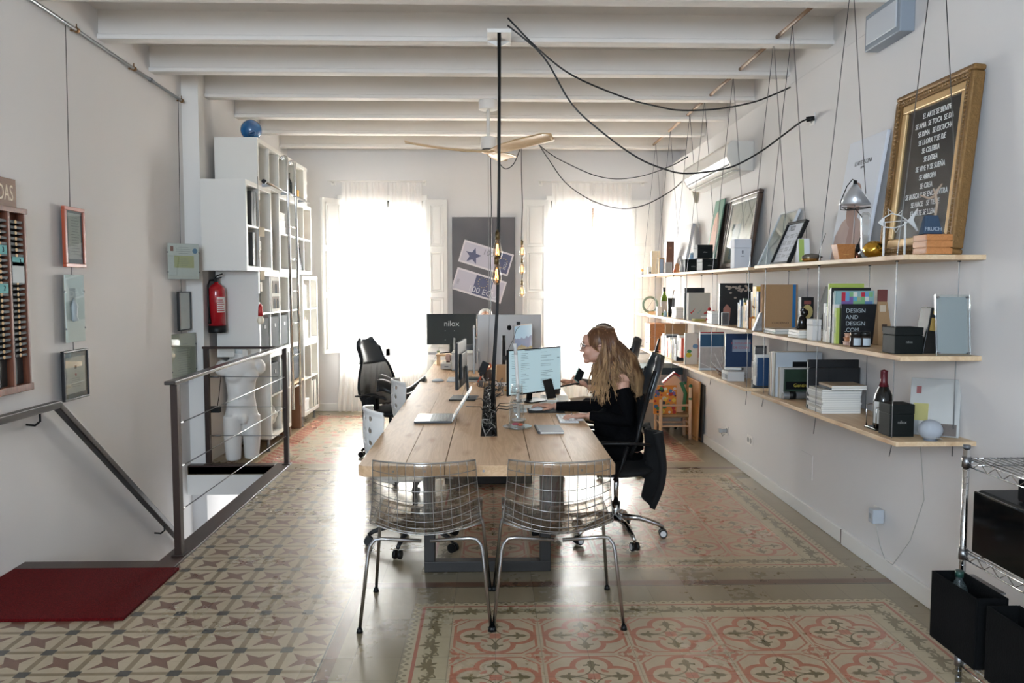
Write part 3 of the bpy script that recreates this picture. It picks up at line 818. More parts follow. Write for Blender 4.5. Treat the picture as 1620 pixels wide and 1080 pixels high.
# small pale stacks
def bxthing(name, label, cat, c, d, col, bevel=.003, rz=0, grp=None, rough=.6):
    """a box shaped thing with lid or pages line: body plus a lid part"""
    t = thing(name, label, cat, c, rz, grp)
    m = M(); m.box((0, 0, d[2] * .38), (d[0], d[1], d[2] * .76)); m.build('box_body', mat(col, rough), t, bevel=bevel)
    m = M(); m.box((0, 0, d[2] * .875), (d[0] + .006, d[1] + .006, d[2] * .25)); m.build('lid', mat(col, rough), t, bevel=bevel)
    return t
p = cN(0, 1); 
for k in range(3): bxthing('card_box', ('lowest', 'middle', 'top')[k] + ' white card box stacked in the cube beside the ladder', 'box', (p.x - .12, p.y, p.z + k * .071), (.2, .24 - .03 * k, .07), 'e6e4e0', grp='white boxes stacked beside the ladder')
# charcoal gift bag
p = cN(2, 0, .75)
t = thing('gift_bag', 'charcoal paper gift bag with handles in a cube by the ladder', 'bag', (p.x - .02, p.y, p.z))
m = M(); m.add([(-.16, -.13, 0), (0, -.13, 0), (0, .13, 0), (-.16, .13, 0), (-.10, -.13, .26), (-.03, -.13, .26), (-.03, .13, .26), (-.10, .13, .26)], [(0, 3, 2, 1), (0, 1, 5, 4), (1, 2, 6, 5), (2, 3, 7, 6), (3, 0, 4, 7), (4, 5, 6, 7)]); m.build('bag_body', mat('4b4e52', .7), t, bevel=.002)
m = M(); m.bx(-.09, -.04, -.1, -.02, .26, .31); m.bx(-.09, -.04, .02, .1, .26, .31); m.build('tissue', BLKM, t)
m = M(); m.tube([(-.028, -.05, .25), (-.026, -.04, .30), (-.026, .04, .30), (-.028, .05, .25)], .003, 6); m.build('handle', WHITE, t)
p = cN(3, 1, .7)
t = thing('photo_holder', 'small light wood picture frame standing in a cube near the window', 'picture', (p.x - .1, p.y, p.z), PI / 2 + .2)
m = M(); 
for a_ in ((-.1, -.08, 0, .26), (.08, .1, 0, .26), (-.08, .08, 0, .02), (-.08, .08, .24, .26)): m.bx(a_[0], a_[1], -.01, .01, a_[2], a_[3])
m.build('frame', mat('b07c45', .5), t); m = M(); m.bx(-.08, .08, -.002, .002, .02, .24); m.build('sheet', PAPER, t)
p = cM(1, 1, .3)
# bundle of long rolled boards in the gap
for k in range(3):
    m = M(); m.bx(-.3, 0, 0, .018, 0, .30 + .05 * k); o = m.build('wooden_board', mat(('8a6a4a', 'b59a78', '6e5238')[k], .6), loc=(-2.16, 8.06 + .05 * k, zM + .0215), rot=(R_(-4), 0, 0)); tag(o, '%s wooden board leaning in the gap between the upper bookcases' % ('short brown', 'middle pale', 'tall dark brown')[k], 'board', 'boards leaning between the bookcases')
# box files on the row and books in the far corner cases
cols_ = ['d9d6d0', '8c2b26', 'e2dfd8', '2f2f34', 'c9a24a', 'ded9d0', '5b2f2a']
CNAME = {'d9d6d0': 'grey white', '8c2b26': 'red', 'e2dfd8': 'white', '2f2f34': 'charcoal', 'c9a24a': 'mustard', 'ded9d0': 'off white', '5b2f2a': 'maroon', '17181a': 'black', 'e6e4de': 'white', '1f2022': 'black', 'd8d6d0': 'light grey', '1b1c1e': 'black', '2c4a6a': 'blue', 'c5a13a': 'yellow', 'b5552c': 'orange', '7a8a3a': 'green', 'c9b08a': 'tan', '7f8488': 'grey', 'b3d04a': 'lime', 'a8a095': 'taupe'}
ORD = ['first', 'second', 'third', 'fourth', 'fifth', 'sixth', 'seventh', 'eighth', 'ninth', 'tenth', 'eleventh', 'twelfth', 'thirteenth', 'fourteenth', 'fifteenth', 'sixteenth']
def book_row(cp, n, hs, label, grp, start=-.15, d=.2, seed=1, wr=(.018, .035), back=.006, cs=cols_):
    r = random.Random(seed); y = start
    for k in range(n):
        w = r.uniform(*wr); h = r.uniform(*hs)
        t = thing('book', label, 'book', (cp.x - back, cp.y + y, cp.z), 0, grp)
        c_ = cs[(k * 3 + seed) % len(cs)]
        t['label'] = (CNAME.get(c_, 'pale') + ' ' + label + ', ' + ORD[k] + ' from near end')
        m = M(); m.bx(-d, 0, 0, .002, 0, h); m.bx(-d, 0, w - .002, w, 0, h); m.bx(-.002, 0, 0.002, w - .002, 0, h); m.build('cover', mat(c_, .55), t)
        m = M(); m.bx(-d + .004, -.002, .002, w - .002, .004, h - .004); m.build('pages', PAPER, t)
        y += w + .001
    return y
book_row(cG(0, 1), 5, (.24, .29), 'book in the top left cube of the far corner', 'books in the far corner top cube', seed=2)
book_row(cG(0, 0), 7, (.16, .26), 'book in the second cube of the far corner', 'books in the far corner second cube', seed=3)
book_row(cF(1, 0), 6, (.30, .32), 'ring binder in the lowest far corner cube', 'ring binders in the far corner', start=-.12, d=.27, seed=5, wr=(.035, .045), cs=['17181a', 'e6e4de', '1f2022', 'd8d6d0'])
p = cF(0, 1); t = thing('record_disc', 'round black and grey disc standing in a far corner cube', 'disc', (p.x - .06, p.y, p.z + .115), .3)
m = M(); m.cyl((-.006, 0, 0), (.006, 0, 0), .115, 28); m.build('disc_rim', mat('b9b8b4', .5), t); m = M(); m.cyl((-.008, 0, 0), (.008, 0, 0), .095, 28); m.build('disc_face', BLKM, t)
p = cF(0, 0); bxthing('storage_box', 'low white tray box in the lowest cube of the far corner bookcase', 'storage box', (p.x - .13, p.y, p.z), (.22, .2, .13), 'dcdde0')
# desk board between the cases, with the dark bag on it
t = thing('side_desk', 'narrow pale desk board between the bookcases by the far corner', 'desk', (-2.32, 8.70, .0))
m = M(); m.bx(-.2, .2, 0, .57, .545, .57); m.build('desk_top', PINE, t, bevel=.003)
m = M(); m.bx(-.2, .17, .50, .54, 0, .545); m.build('leg_panel', mat('8a6a52', .6), t)
m = M(); m.bx(-.2, .17, .02, .05, 0, .545); m.build('leg_panel', mat('8a6a52', .6), t)
t = thing('padded_bag', 'dark navy padded bag standing on the narrow desk by the bookcases', 'bag', (-2.24, 8.95, .57), 0)
m = M(); m.bx(-.13, .1, -.18, .2, 0, .36); m.build('bag_body', mat('1d2a38', .85, bump=.2, bscale=40), t, bevel=.05, seg=4)
m = M(); m.bx(.1, .115, -.12, .14, .03, .2); m.build('pocket', mat('1a2430', .85), t, bevel=.01)
# top shelf extras: bottle and jar silhouettes
p = cT(3, 0, .8); t = thing('bottle', 'small dark bottle in the top row cube behind the ladder', 'bottle', (p.x - .06, p.y, p.z))
m = M(); m.lathe([(.0, 0), (.032, 0), (.034, .02), (.034, .14), (.012, .19), (.012, .23), (.0, .23)], 16); m.build('bottle_body', mat('1c2424', .15), t); m = M(); m.cyl((0, 0, .231), (0, 0, .25), .013, 10); m.build('cap', BLACK, t)
p = cT(4, 0, .5); bxthing('card_box', 'small yellow box in the last cube of the top row', 'box', (p.x - .05, p.y, p.z), (.06, .08, .09), 'd8a640')
p = cT(0, 0, .3); bxthing('card_box', 'small white box in the first cube of the top row', 'box', (p.x - .1, p.y, p.z), (.1, .08, .12), 'e0ded8')
# archive boxes at the far end of the top
for k in range(3): bxthing('archive_box', ('lowest', 'middle', 'top')[k] + ' white archive box stacked above the far end of the bookcases', 'box', (-2.33, 9.60, zT + .001 + k * .151), (.34, .30, .15), 'd6d3cc', grp='archive boxes stacked near the back wall')
# blue ball
t = thing('blue_helmet_ball', 'shiny blue ball on top of the highest bookcase', 'ball', (-2.23, 7.78, zT + hT + .001))
m = M(); m.ball((0, 0, .097), .097, 28, 18); m.build('shell', mat('14598e', .2, coat=.6, name='blue_shell'), t)
m = M(); m.tube([(.05 + .0, -.088, .09 - .02), (.02, -.10, .06), (-.0, -.094, .04), (.045, -.085, .035), (.06, -.075, .06)], .012, 8, closed=True); m.build('relief_swirl', mat('0f4a7a', .25, coat=.5), t)
# ladder rail and ladder
t = thing('ladder_rail', 'steel rail along the upper bookcases carrying the ladder', 'rail', (-2.04, 7.42, zT - .03))
ra = on_x(418, 287, -2.04); rb = on_x(489, 321, -2.04); t.location = (-2.04, ra.y, ra.z); L_ = rb.y - ra.y
m = M(); m.cyl((0, 0, 0), (0, L_, rb.z - ra.z), .012, 10); m.build('rail_tube', CHROME, t)
m = M(); m.cyl((0, -.02, 0), (0, .01, 0), .02, 12); m.build('end_cap', BLACK, t)
for k in (.12, .5, .9):
    m = M(); m.bar((0, L_ * k, 0), (-.08, L_ * k, -.01), .02, .03); m.build('bracket', STEEL, t)
a = on_x(455.5, 330, -2.0); b_ = on_x(467.5, 330, -2.0); lo = on_z(452, 655, .35)
t = thing('library_ladder', 'tall tubular steel ladder hooked on the rail of the bookcases', 'ladder', (-2.0, a.y, 0))
dy = b_.y - a.y
def zed(px, py, x): return on_x(px, py, x).z
ztop = zed(455, 250, -2.0); zbot = zed(453, 655, -1.98)
for y_, n_ in ((0, 0), (dy, 1)):
    pts = [(.02, y_, zbot), (0, y_, ztop - .02)] + [(-.03 * (1 - math.cos(q)) - .0, y_, ztop - .02 + .035 * math.sin(q)) for q in (.5, 1.0, 1.57, 2.1, 2.6, 3.1)]
    m = M(); m.tube(pts, .014, 10); m.build('stile', CHROME, t)
for k in range(7):
    z = zbot + .22 + k * (ztop - zbot - .5) / 6.2; x = .02 * (1 - (z - zbot) / (ztop - zbot))
    m = M(); m.cyl((x, 0, z), (x, dy, z), .010, 8); m.build('rung', CHROME, t)
# hanging red lamp and card mobile
a = on_x(422, 300, -1.98)
t = thing('bulb_lamp', 'small red socket lamp with white bulb hanging before the bookcase', 'lamp', (-2.03, on_x(421, 490, -1.98).y, zed(421, 500, -1.98)))
zc_ = ra.z - t.location.z
m = M(); m.cyl((0, 0, 0), (0, 0, .085), .022, 14, 0, .018); m.cyl((0, 0, .085), (0, 0, .11), .018, 12, 0, .006); m.build('socket', mat('b02525', .4), t)
m = M(); m.lathe([(.0, -.075), (.018, -.07), (.03, -.05), (.03, -.03), (.018, -.005), (.016, 0)], 16); m.build('bulb', mat('efe6cf', .3), t)
m = M(); m.tube([(0, 0, .11), (0, 0, zc_ + .012)], .002, 5); m.build('cord', BLKM, t)
for k, (dz_, w_, c_) in enumerate(((1.02, .05, 'e9e6df'), (.80, .06, 'e9e6df'), (.70, .07, 'd8c9b0'), (.58, .06, 'e9e6df'), (.50, .05, 'cbbfae'), (.32, .06, 'd8c9b0'), (.22, .07, 'e4ddd0'), (.12, .06, 'd9d3c8'))):
    m = M(); m.bx(-.001, .001, .004, .004 + w_, dz_, dz_ + .08, 0, Matrix.Rotation(.5 * math.sin(k * 2.1), 4, 'Z'))
    m.build('paper_tag', mat(c_, .8), t)
# fire extinguisher hanging on the bookcase end
q = on_y(343, 480, 7.42)
t = thing('fire_extinguisher', 'red fire extinguisher hung on the end panel of the bookcase', 'fire extinguisher', (q.x + .0, 7.42, on_y(343, 526, 7.42).z)); t.scale = (.92, .92, .92)
m = M(); m.lathe([(.0, 0.055), (.082, .055), (.082, .40), (.078, .43), (.055, .465), (.022, .48), (.018, .50), (.0, .50)], 32); m.build('tank', mat('b01722', .22, coat=.5, name='red_enamel'), t)
m = M(); m.lathe([(.0, 0), (.080, 0), (.084, .01), (.084, .07), (.0, .07)], 32); m.build('base_ring', BLACK, t)
m = M(); m.box((0, 0, .515), (.035, .05, .04)); m.tube([(0, -.02, .535), (.015, -.03, .555), (.07, -.02, .575)], .008, 8); m.tube([(0, -.01, .53), (.03, -.02, .535), (.06, -.02, .54)], .006, 8); m.build('valve', BLACK, t, bevel=.003)
m = M(); m.tube([(-.015, -.02, .515), (-.05, -.04, .51), (-.062, -.06, .46), (-.055, -.075, .3), (-.045, -.08, .13)], .009, 8); m.cyl((-.045, -.081, .15), (-.045, -.081, .09), .012, 10, 0, .016); m.build('hose', BLACK, t)
m = M()
def lbl(u, v): an = -1.25 + u * 1.1; return (.0826 * math.cos(an), .0826 * math.sin(an), .20 + v * .15)
m.grid(lbl, 10, 2); m.build('label', mat('d8d2cc', .5), t)
m = M()
for k in range(6):
    def lb2(u, v, k=k): an = -1.2 + u * (.9 - .1 * (k % 3)); return (.0831 * math.cos(an), .0831 * math.sin(an), .212 + k * .021 + v * .008)
    m.grid(lb2, 8, 1)
m.build('label_print', mat('a82028', .5), t)
m = M(); m.bar((0, .07, .45), (0, .11, .45), .03, .06); m.build('wall_bracket', BLACK, t)

# ================================================================ mannequin torso
def blob(parts, name, m_, parent, voxel=.006, smooth=8, rot=None):
    """one continuous surface grown from tapered limbs and ellipsoids"""
    mm = M()
    for p in parts:
        if p[0] == 'e': mm.ball(p[1], p[2], 20, 14, T=p[3] if len(p) > 3 else None)
        elif p[0] == 't': mm.tube(p[1], p[2], 14, flat=p[3] if len(p) > 3 else None)
    for i in range(len(mm.sm)): mm.sm[i] = True
    o = mm.build(name, m_, parent)
    r = o.modifiers.new('remesh', 'REMESH'); r.mode = 'VOXEL'; r.voxel_size = voxel; r.use_smooth_shade = True
    s = o.modifiers.new('smooth', 'SMOOTH'); s.factor = .5; s.iterations = smooth
    return o
def ell(c, r, rx=0, ry=0, rz=0):
    return ('e', (0, 0, 0), r, Matrix.Translation(c) @ Matrix.Rotation(rz, 4, 'Z') @ Matrix.Rotation(ry, 4, 'Y') @ Matrix.Rotation(rx, 4, 'X'))
t = thing('mannequin_torso', 'white headless male mannequin torso standing behind the stair railing', 'mannequin', (-2.27, 7.435, 0), R_(28)); t.scale = (.94, .94, .96)
mm_ = mat('e4e1dc', .45, name='mannequin_white')
blob([
    ('t', [(0, 0, .96), (0, 0, .88), (0, 0, .76), (0, 0, .66), (0, 0, .56), (0, 0, .47), (0, 0, .42)], [.13, .16, .142, .128, .14, .155, .15], .62),
    ell((0, .0, .88), (.16, .098, .12)), ell((-.075, -.062, .83), (.080, .050, .060)), ell((.075, -.062, .83), (.080, .050, .060)),
    ell((0, 0, .70), (.135, .09, .16)), ell((0, .0, .55), (.14, .095, .12)), ell((0, .01, .47), (.155, .105, .10)),
    ell((-.170, 0, .905), (.066, .064, .078)), ell((.170, 0, .905), (.066, .064, .078)),
    ('t', [(-.18, 0, .89), (-.195, -.005, .85)], [.055, .045]), ('t', [(.18, 0, .89), (.195, -.0, .85)], [.055, .045]),
    ('t', [(0, .0, .93), (0, -.005, 1.0), (0, -.01, 1.05)], [.085, .062, .06]), ell((0, .01, .96), (.13, .06, .045)),
    ('t', [(-.085, 0, .45), (-.09, -.005, .25), (-.085, 0, .03)], [.092, .085, .07]), ('t', [(.085, 0, .45), (.09, -.005, .25), (.085, 0, .03)], [.092, .085, .07]),
    ell((0, -.09, .42), (.035, .035, .05)), ell((-.06, .06, .45), (.08, .07, .09)), ell((.06, .06, .45), (.08, .07, .09)),
    ell((-.03, -.075, .66), (.03, .02, .05)), ell((.03, -.075, .66), (.03, .02, .05)),
], 'torso_body', mm_, t, .009, 14)
m = M(); m.cyl((0, -.01, 1.04), (0, -.01, 1.085), .055, 24); m.build('neck_cap', mat('cfd4d4', .15), t, bevel=.004)
m = M(); m.box((.03, -.07, 1.05), (.05, .002, .05)); m.build('paper_tag', PAPER, t)
m = M(); m.tube([(-2.42, 7.36, .86), (-2.45, 7.37, .62), (-2.47, 7.38, .52)], .003, 6); m.box((-2.49, 7.38, .49), (.09, .05, .045)); tag(m.build('power_adapter', BLACK), 'small black adapter hanging on a thin cord beside the torso', 'adapter')
# ================================================================ right wall shelves
XS = 1.83
def plank_pt(px, py): p = on_x(px, py, XS); return (p.y, p.z)
PL = {  # level: list of (far end, near end), each (y, z_top)
    'top': [(plank_pt(1007, 435.5), plank_pt(1184, 422.5)), (plank_pt(1193, 420.0), (3.58, 1.742))],
    'mid': [(plank_pt(1005, 494.5), plank_pt(1181, 521.5)), (plank_pt(1191, 524.5), (3.585, 1.290))],
    'bot': [(plank_pt(1013, 549.5), plank_pt(1063, 571.0)), (plank_pt(1073, 575.0), plank_pt(1178, 614.0)), (plank_pt(1188, 618.5), (3.60, .900))]}
PLW = {'top': 'top', 'mid': 'middle', 'bot': 'bottom'}
def zt(level, y):
    best = None
    for (ya, za), (yb, zb) in PL[level]:
        if yb - .02 <= y <= ya + .02:
            z = za + (zb - za) * (ya - y) / (ya - yb)
            best = z if best is None else max(best, z)
    if best is None: best = PL[level][-1][1][1]
    return best
for lv, ps in PL.items():
    for k, ((ya, za), (yb, zb)) in enumerate(ps):
        m = M(); h = .022
        vs = [(XS, yb, zb - h), (2.2, yb, zb - h), (2.2, ya, za - h), (XS, ya, za - h), (XS, yb, zb), (2.2, yb, zb), (2.2, ya, za), (XS, ya, za)]
        m.add(vs, [(0, 3, 2, 1), (4, 5, 6, 7), (0, 1, 5, 4), (1, 2, 6, 5), (2, 3, 7, 6), (3, 0, 4, 7)])
        w_ = ('far', 'near') if len(ps) == 2 else ('far', 'middle', 'near')
        tag(m.build('shelf_plank', PINE, bevel=.002), '%s plank of the %s hanging pine shelf on the right wall' % (w_[k], PLW[lv]), 'shelf', 'hanging pine shelf planks')
# hanging cords in pairs, and the dowels that carry them
for k, y in enumerate((3.71, 4.60, 5.50, 5.86, 6.83, 7.73, 8.30, 9.20, 10.0)):
    t = thing('suspension_wires', 'pair of thin grey steel cords carrying the shelves, %s pair from the camera' % ORD[k], 'cord', (2.01, y, 0), 0, 'cords carrying the hanging shelves')
    z1 = zt('top', y)
    for x in (-.145, .145):
        m = M(); m.tube([(0, 0, 3.34), (x, 0, z1), (x, .0, zt('mid', y)), (x, 0, zt('bot', y) - .04), (x * 1.03, .01, zt('bot', y) - (.13 if k % 2 else .09))], .0024, 5)
        m.build('cord', WIRE, t)
        for lv in ('top', 'mid', 'bot'):
            m = M(); m.cyl((x, 0, zt(lv, y) - .028), (x, 0, zt(lv, y) - .022), .008, 8); m.build('stop', BLKM, t)
for k, (y0, y1) in enumerate(((10.26, 9.27), (9.39, 8.40), (8.52, 7.53), (7.65, 6.65), (6.77, 5.80), (5.92, 4.95), (5.07, 4.10), (4.22, 3.25))):
    m = M(); m.cyl((2.01, y1 + .11, 3.345), (2.01, y0 - .13, 3.345), .014, 10)
    tag(m.build('ceiling_dowel', mat('8a6f58', .6)), 'brown round dowel bridging two joists above the shelves, %s from the back wall' % ORD[k], 'dowel', 'dowels between the joists')

def near(level, pl, pr, pt, xf, yd=None):
    """near face given by its left, right and top picture lines: left bottom corner, width, height"""
    y = on_x(pl, 500, xf).y; z0 = zt(level, y)
    w = on_y(pr, 500, y).x - xf; h = on_y((pl + pr) / 2, pt, y).z - z0
    return y, z0, w, h
def carton(level, pl, pr, pt, xf, depth, col, name, label, cat, logo=None, lc='8a8d8a', ls=.3, rough=.6, grp=None, z_add=0, lid=True, bevel=.003, rz=0):
    y, z0, w, h = near(level, pl, pr, pt, xf)
    z0 += z_add; h -= z_add
    w = min(w, 2.195 - xf)
    t = thing(name, label, cat, (xf + w / 2, y + depth / 2, z0 + .0006), rz, grp)
    mt = mat(col, rough) if isinstance(col, str) else col
    if lid:
        m = M(); m.bx(-w / 2, w / 2, -depth / 2, depth / 2, 0, h * .7); m.build('box_body', mt, t, bevel=bevel)
        m = M(); m.bx(-w / 2 - .001, w / 2 + .001, -depth / 2 - .001, depth / 2 + .001, h * .702, h); m.build('lid', mt, t, bevel=bevel)
    else:
        m = M(); m.bx(-w / 2, w / 2, -depth / 2, depth / 2, 0, h); m.build('box_body', mt, t, bevel=bevel)
    if logo:
        m = M(); m.text(logo, h * ls, T_front(0, -depth / 2 - .0018, h * .45), .0004); m.build('lettering', mat(lc, .6), t)
    return t, w, h
def book(level, pl, pr, pt, xf, th, col, label, texts=(), grp=None, spine=None, cat='book', name='book', extra=None, rz=0, maxw=None):
    """a book standing with its front cover towards the camera and its spine on the aisle side"""
    y, z0, w, h = near(level, pl, pr, pt, xf); w = min(w, maxw or 2.19 - xf)
    t = thing(name, label, cat, (xf, y, z0 + .0006), rz, grp)
    cm_ = mat(col, .4) if isinstance(col, str) else col
    m = M(); m.bx(0, w, 0, .003, 0, h); m.bx(0, w, th - .003, th, 0, h); m.bx(0, .003, 0, th, 0, h); m.build('cover', [cm_], t, bevel=.001)
    m = M(); m.bx(.003, w - .003, .003, th - .003, .003, h - .003); m.build('pages', PAPER, t)
    if spine: m = M(); m.bx(-.0008, 0, .002, th - .002, 0.01, h - .01); m.build('spine', mat(spine, .5), t)
    for (s_, fx, fz, sz, c_, al) in texts:
        m = M(); m.text(s_, sz * h, T_front(w * fx, -.0006, h * fz), .0004, 0, al); m.build('lettering', mat(c_, .5), t)
    if extra: extra(t, w, h)
    return t, w, h
def spines(level, pfar, pnear, hs, xf, d, cols, label, grp, seed=1, tilt=0):
    """a row of books with their spines on the aisle side, running away from the camera"""
    r = random.Random(seed); ya = on_x(pfar, 500, xf).y; yb = on_x(pnear, 500, xf).y; n = len(cols)
    ws = [r.uniform(.7, 1.3) for _ in cols]; tot = sum(ws); y = yb
    for k in range(n):
        w = ws[k] / tot * (ya - yb); h = hs[k % len(hs)] * r.uniform(.97, 1.03)
        t = thing('book', '%s %s, %s from the near end' % (CNAME.get(cols[k], 'pale'), label, ORD[k]), 'book', (xf + r.uniform(0, .012), y, zt(level, y + w / 2) + .001), 0, grp)
        w -= .0012; dd = d * r.uniform(.9, 1)
        m = M(); cv = min(.002, w * .2); m.bx(0, dd, 0, cv, 0, h); m.bx(0, dd, w - cv, w, 0, h); m.bx(0, .002, cv, w - cv, 0, h); m.build('cover', mat(cols[k], .5), t)
        m = M(); m.bx(.002, dd - .003, cv, w - cv, .003, h - .003); m.build('pages', PAPER, t)
        if w > .014:
            m = M(); m.bx(-.0006, 0, w * .3, w * .7, h * .3, h * .75); m.build('lettering', mat('8f8c86' if CNAME.get(cols[k], '') not in ('black', 'charcoal') else 'c8c6c0', .6), t)
        y += w + .0012
def stack(level, pl, pr, pbot_px, n, th, depth, xf, label, grp, cols, seed=1, z_add=0, w=None, name='magazine', y=None):
    """flat books or magazines lying in a pile"""
    r = random.Random(seed)
    yy = on_x(pl, 500, xf).y if y is None else y; z0 = zt(level, yy + depth / 2) + .001 + z_add
    ww = w or (on_y(pr, 500, yy).x - xf)
    ww = min(ww, 2.18 - xf)
    for k in range(n):
        t = thing(name, '%s %s, %s from the bottom' % (CNAME.get(cols[k % len(cols)], 'pale'), label, ORD[k]), 'magazine' if name == 'magazine' else 'book', (xf + ww / 2 + r.uniform(-.003, .003), yy + depth / 2 + r.uniform(-.003, .003), z0), R_(r.uniform(-1.2, 1.2)), grp)
        sx = ww * r.uniform(.97, 1) / 2; sy = depth * r.uniform(.97, 1) / 2
        m = M(); m.bx(-sx, sx, -sy, sy, 0, .0012); m.bx(-sx, sx, -sy, sy, th - .0018, th - .0006); m.bx(-sx, -sx + .001, -sy, sy, 0, th - .0006); m.build('cover', mat(cols[k % len(cols)], .4), t)
        m = M(); m.bx(-sx + .001, sx - .001, -sy + .001, sy - .001, .0012, th - .0018); m.build('pages', PAPER, t)
        z0 += th
    return z0
CNAME.update({'c8c7c3': 'grey white', 'b9a58c': 'tan', '3a3d40': 'charcoal', 'a8a095': 'taupe', '4a5a4a': 'dark green', '6a4a34': 'brown', '35414f': 'slate', 'dcdad4': 'white', '0f1011': 'black', 'b8b4aa': 'stone', 'e8e6e0': 'white', 'aebf5a': 'lime green', '9a9890': 'grey', '74797c': 'mid grey', '1a3f66': 'navy', 'cfa43a': 'mustard yellow', 'cfc7b8': 'beige', '101112': 'black', 'c0492e': 'orange red'})

def leaning(level, far_px, near_px, xtop, xbot, top_z, thick, name, label, cat, build, near_y=None):
    """a panel standing on the shelf and leaning back on the wall, parallel to it. build(t, w, h) in local frame: x runs from the far side to the near side (left to right seen from the aisle), z up, -y faces the room"""
    yf = on_x(far_px, 400, (xtop + xbot) / 2).y; yn = near_y or on_x(near_px, 400, (xtop + xbot) / 2).y
    z0 = zt(level, (yf + yn) / 2) + .001; dx = xtop - xbot; dz = top_z - z0; L = math.hypot(dx, dz)
    t = thing(name, label, cat, (xbot, (yf + yn) / 2, z0), -PI / 2)
    t.rotation_euler = (0, 0, 0)
    t.matrix_world = Matrix.Translation((xbot, (yf + yn) / 2, z0)) @ Matrix.Rotation(-PI / 2, 4, 'Z') @ Matrix.Rotation(-math.atan2(dx, dz), 4, 'X')
    build(t, yf - yn, L); return t
def fr4(m, w, h, b, d0, d1, mi=0, x0=None):
    m.bx(-w / 2, w / 2, d0, d1, 0, b, mi); m.bx(-w / 2, w / 2, d0, d1, h - b, h, mi)
    m.bx(-w / 2, -w / 2 + b, d0, d1, b, h - b, mi); m.bx(w / 2 - b, w / 2, d0, d1, b, h - b, mi)
T_fr = lambda x, y, z: T_front(x, y, z)

# ---- gilded frame with the chalk text
GOLD = mat('86653a', .45, .45, bump=.35, bscale=120, var=.35, vscale=60, name='old_gold')
GOLD2 = mat('cdab78', .4, .3, name='pale_gold')
def gold_frame(t, w, h):
    def ring(off, bw, d0, d1, mi):
        ww, hh = w - 2 * off, h - 2 * off
        for q in ((-ww / 2, ww / 2, off, off + bw), (-ww / 2, ww / 2, off + hh - bw, off + hh)): m.bx(q[0], q[1], d0, d1, q[2], q[3], mi)
        for q in ((-ww / 2, -ww / 2 + bw), (ww / 2 - bw, ww / 2)): m.bx(q[0], q[1], d0, d1, off + bw, off + hh - bw, mi)
    m = M(); b = .028
    fr4(m, w, h, b, -.01, .05); 
    m.build('outer_moulding', GOLD, t, bevel=.010, seg=3)
    m = M()
    n = int(w / .022)
    for k in range(n):
        x = -w / 2 + .03 + (w - .06) * k / (n - 1)
        for z in (.038, h - .038): m.ball((x, -.006, z), (.009, .008, .010), 6, 5)
    n = int(h / .022)
    for k in range(n):
        z = .03 + (h - .06) * k / (n - 1)
        for x in (-w / 2 + .038, w / 2 - .038): m.ball((x, -.006, z), (.010, .008, .009), 6, 5)
    ring(.026, .032, -.004, .04, 0)
    o = m.build('carved_band', GOLD, t)
    m = M(); ring(.058, .042, .004, .035, 0)
    m.build('inner_moulding', GOLD2, t, bevel=.006)
    m = M(); m.bx(-w / 2 + .099, w / 2 - .099, .018, .024, .099, h - .099); m.build('board', mat('17181a', .25, name='chalk_board'), t)
    m = M()
    L = ['EL ARTE SE SIENTE', 'SE AMA  SE TOCA  SE DA', 'SE RIMA   SE ESCUCHA', 'SE LLORA Y SE RIE', 'SE CELEBRA', 'SE DESEA', 'SE VIVE Y SE SUEÑA', 'SE ARROPA', 'SE CREA', 'SE BUSCA Y SE ENCUENTRA', 'SE HACE   SE TIENE', 'EL ARTE SE LLENA']
    for k, s_ in enumerate(L):
        r = random.Random(k)
        m.text(s_, .038, T_front(r.uniform(-.012, .012) + .02, .0168, h - .145 - k * (h - .31) / 12.2), .0006, sx=.80)
    m.text('PRMR', .02, T_front(.06, .0168, .135), .0006)
    m.build('lettering', mat('e8e8e6', .7), t)
leaning('top', 1402, 1520, 2.14, 2.06, 2.585, .05, 'gilded_frame', 'large gilded frame holding a black board with white handwriting', 'picture', gold_frame)
# ---- canvas with the muted figure
def canvas(t, w, h):
    m = M(); m.bx(-w / 2, w / 2, -.001, .02, 0, h); m.build('canvas', mat('dfe2e8', .7), t, bevel=.002)
    m = M(); sk = []
    for k in range(25):
        a = PI * 2 * k / 24
        sk.append((.085 * math.cos(a) - .02, h * .46 + .13 * math.sin(a)))
    m.prism(sk[:24], 0, .0008, 0, T_front(0, -.0012, 0))
    body = [(-w * .46, 0.0), (-w * .44, h * .22), (-w * .30, h * .33), (-.07, h * .37), (-.06, h * .44), (.035, h * .44), (.045, h * .36), (w * .25, h * .31), (w * .38, h * .2), (w * .40, 0)]
    m.prism(body, 0, .0006, 1, T_front(0, -.0012, 0))
    m.prism([(-w * .1, 0), (-w * .05, h * .30), (w * .05, h * .30), (w * .12, 0)], 0, .0012, 0, T_front(0, -.0012, 0))
    m.build('printed_figure', [mat('a3877e', .8, var=.2, vscale=9), mat('b5a099', .8, var=.25, vscale=7)], t)
    m = M(); m.text('EL ARTE SE LLENA', .036, T_front(-.0, -.0016, h * .80), .0004, sx=.75); m.text('PRMR', .018, T_front(0, -.0016, h * .76), .0004); m.build('lettering', mat('3a3a3c', .7), t)
leaning('top', 1326, 1382, 2.175, 2.06, 2.46, .02, 'canvas_print', 'tall pale canvas with a muted bald figure leaning behind the cone lamp', 'picture', canvas)
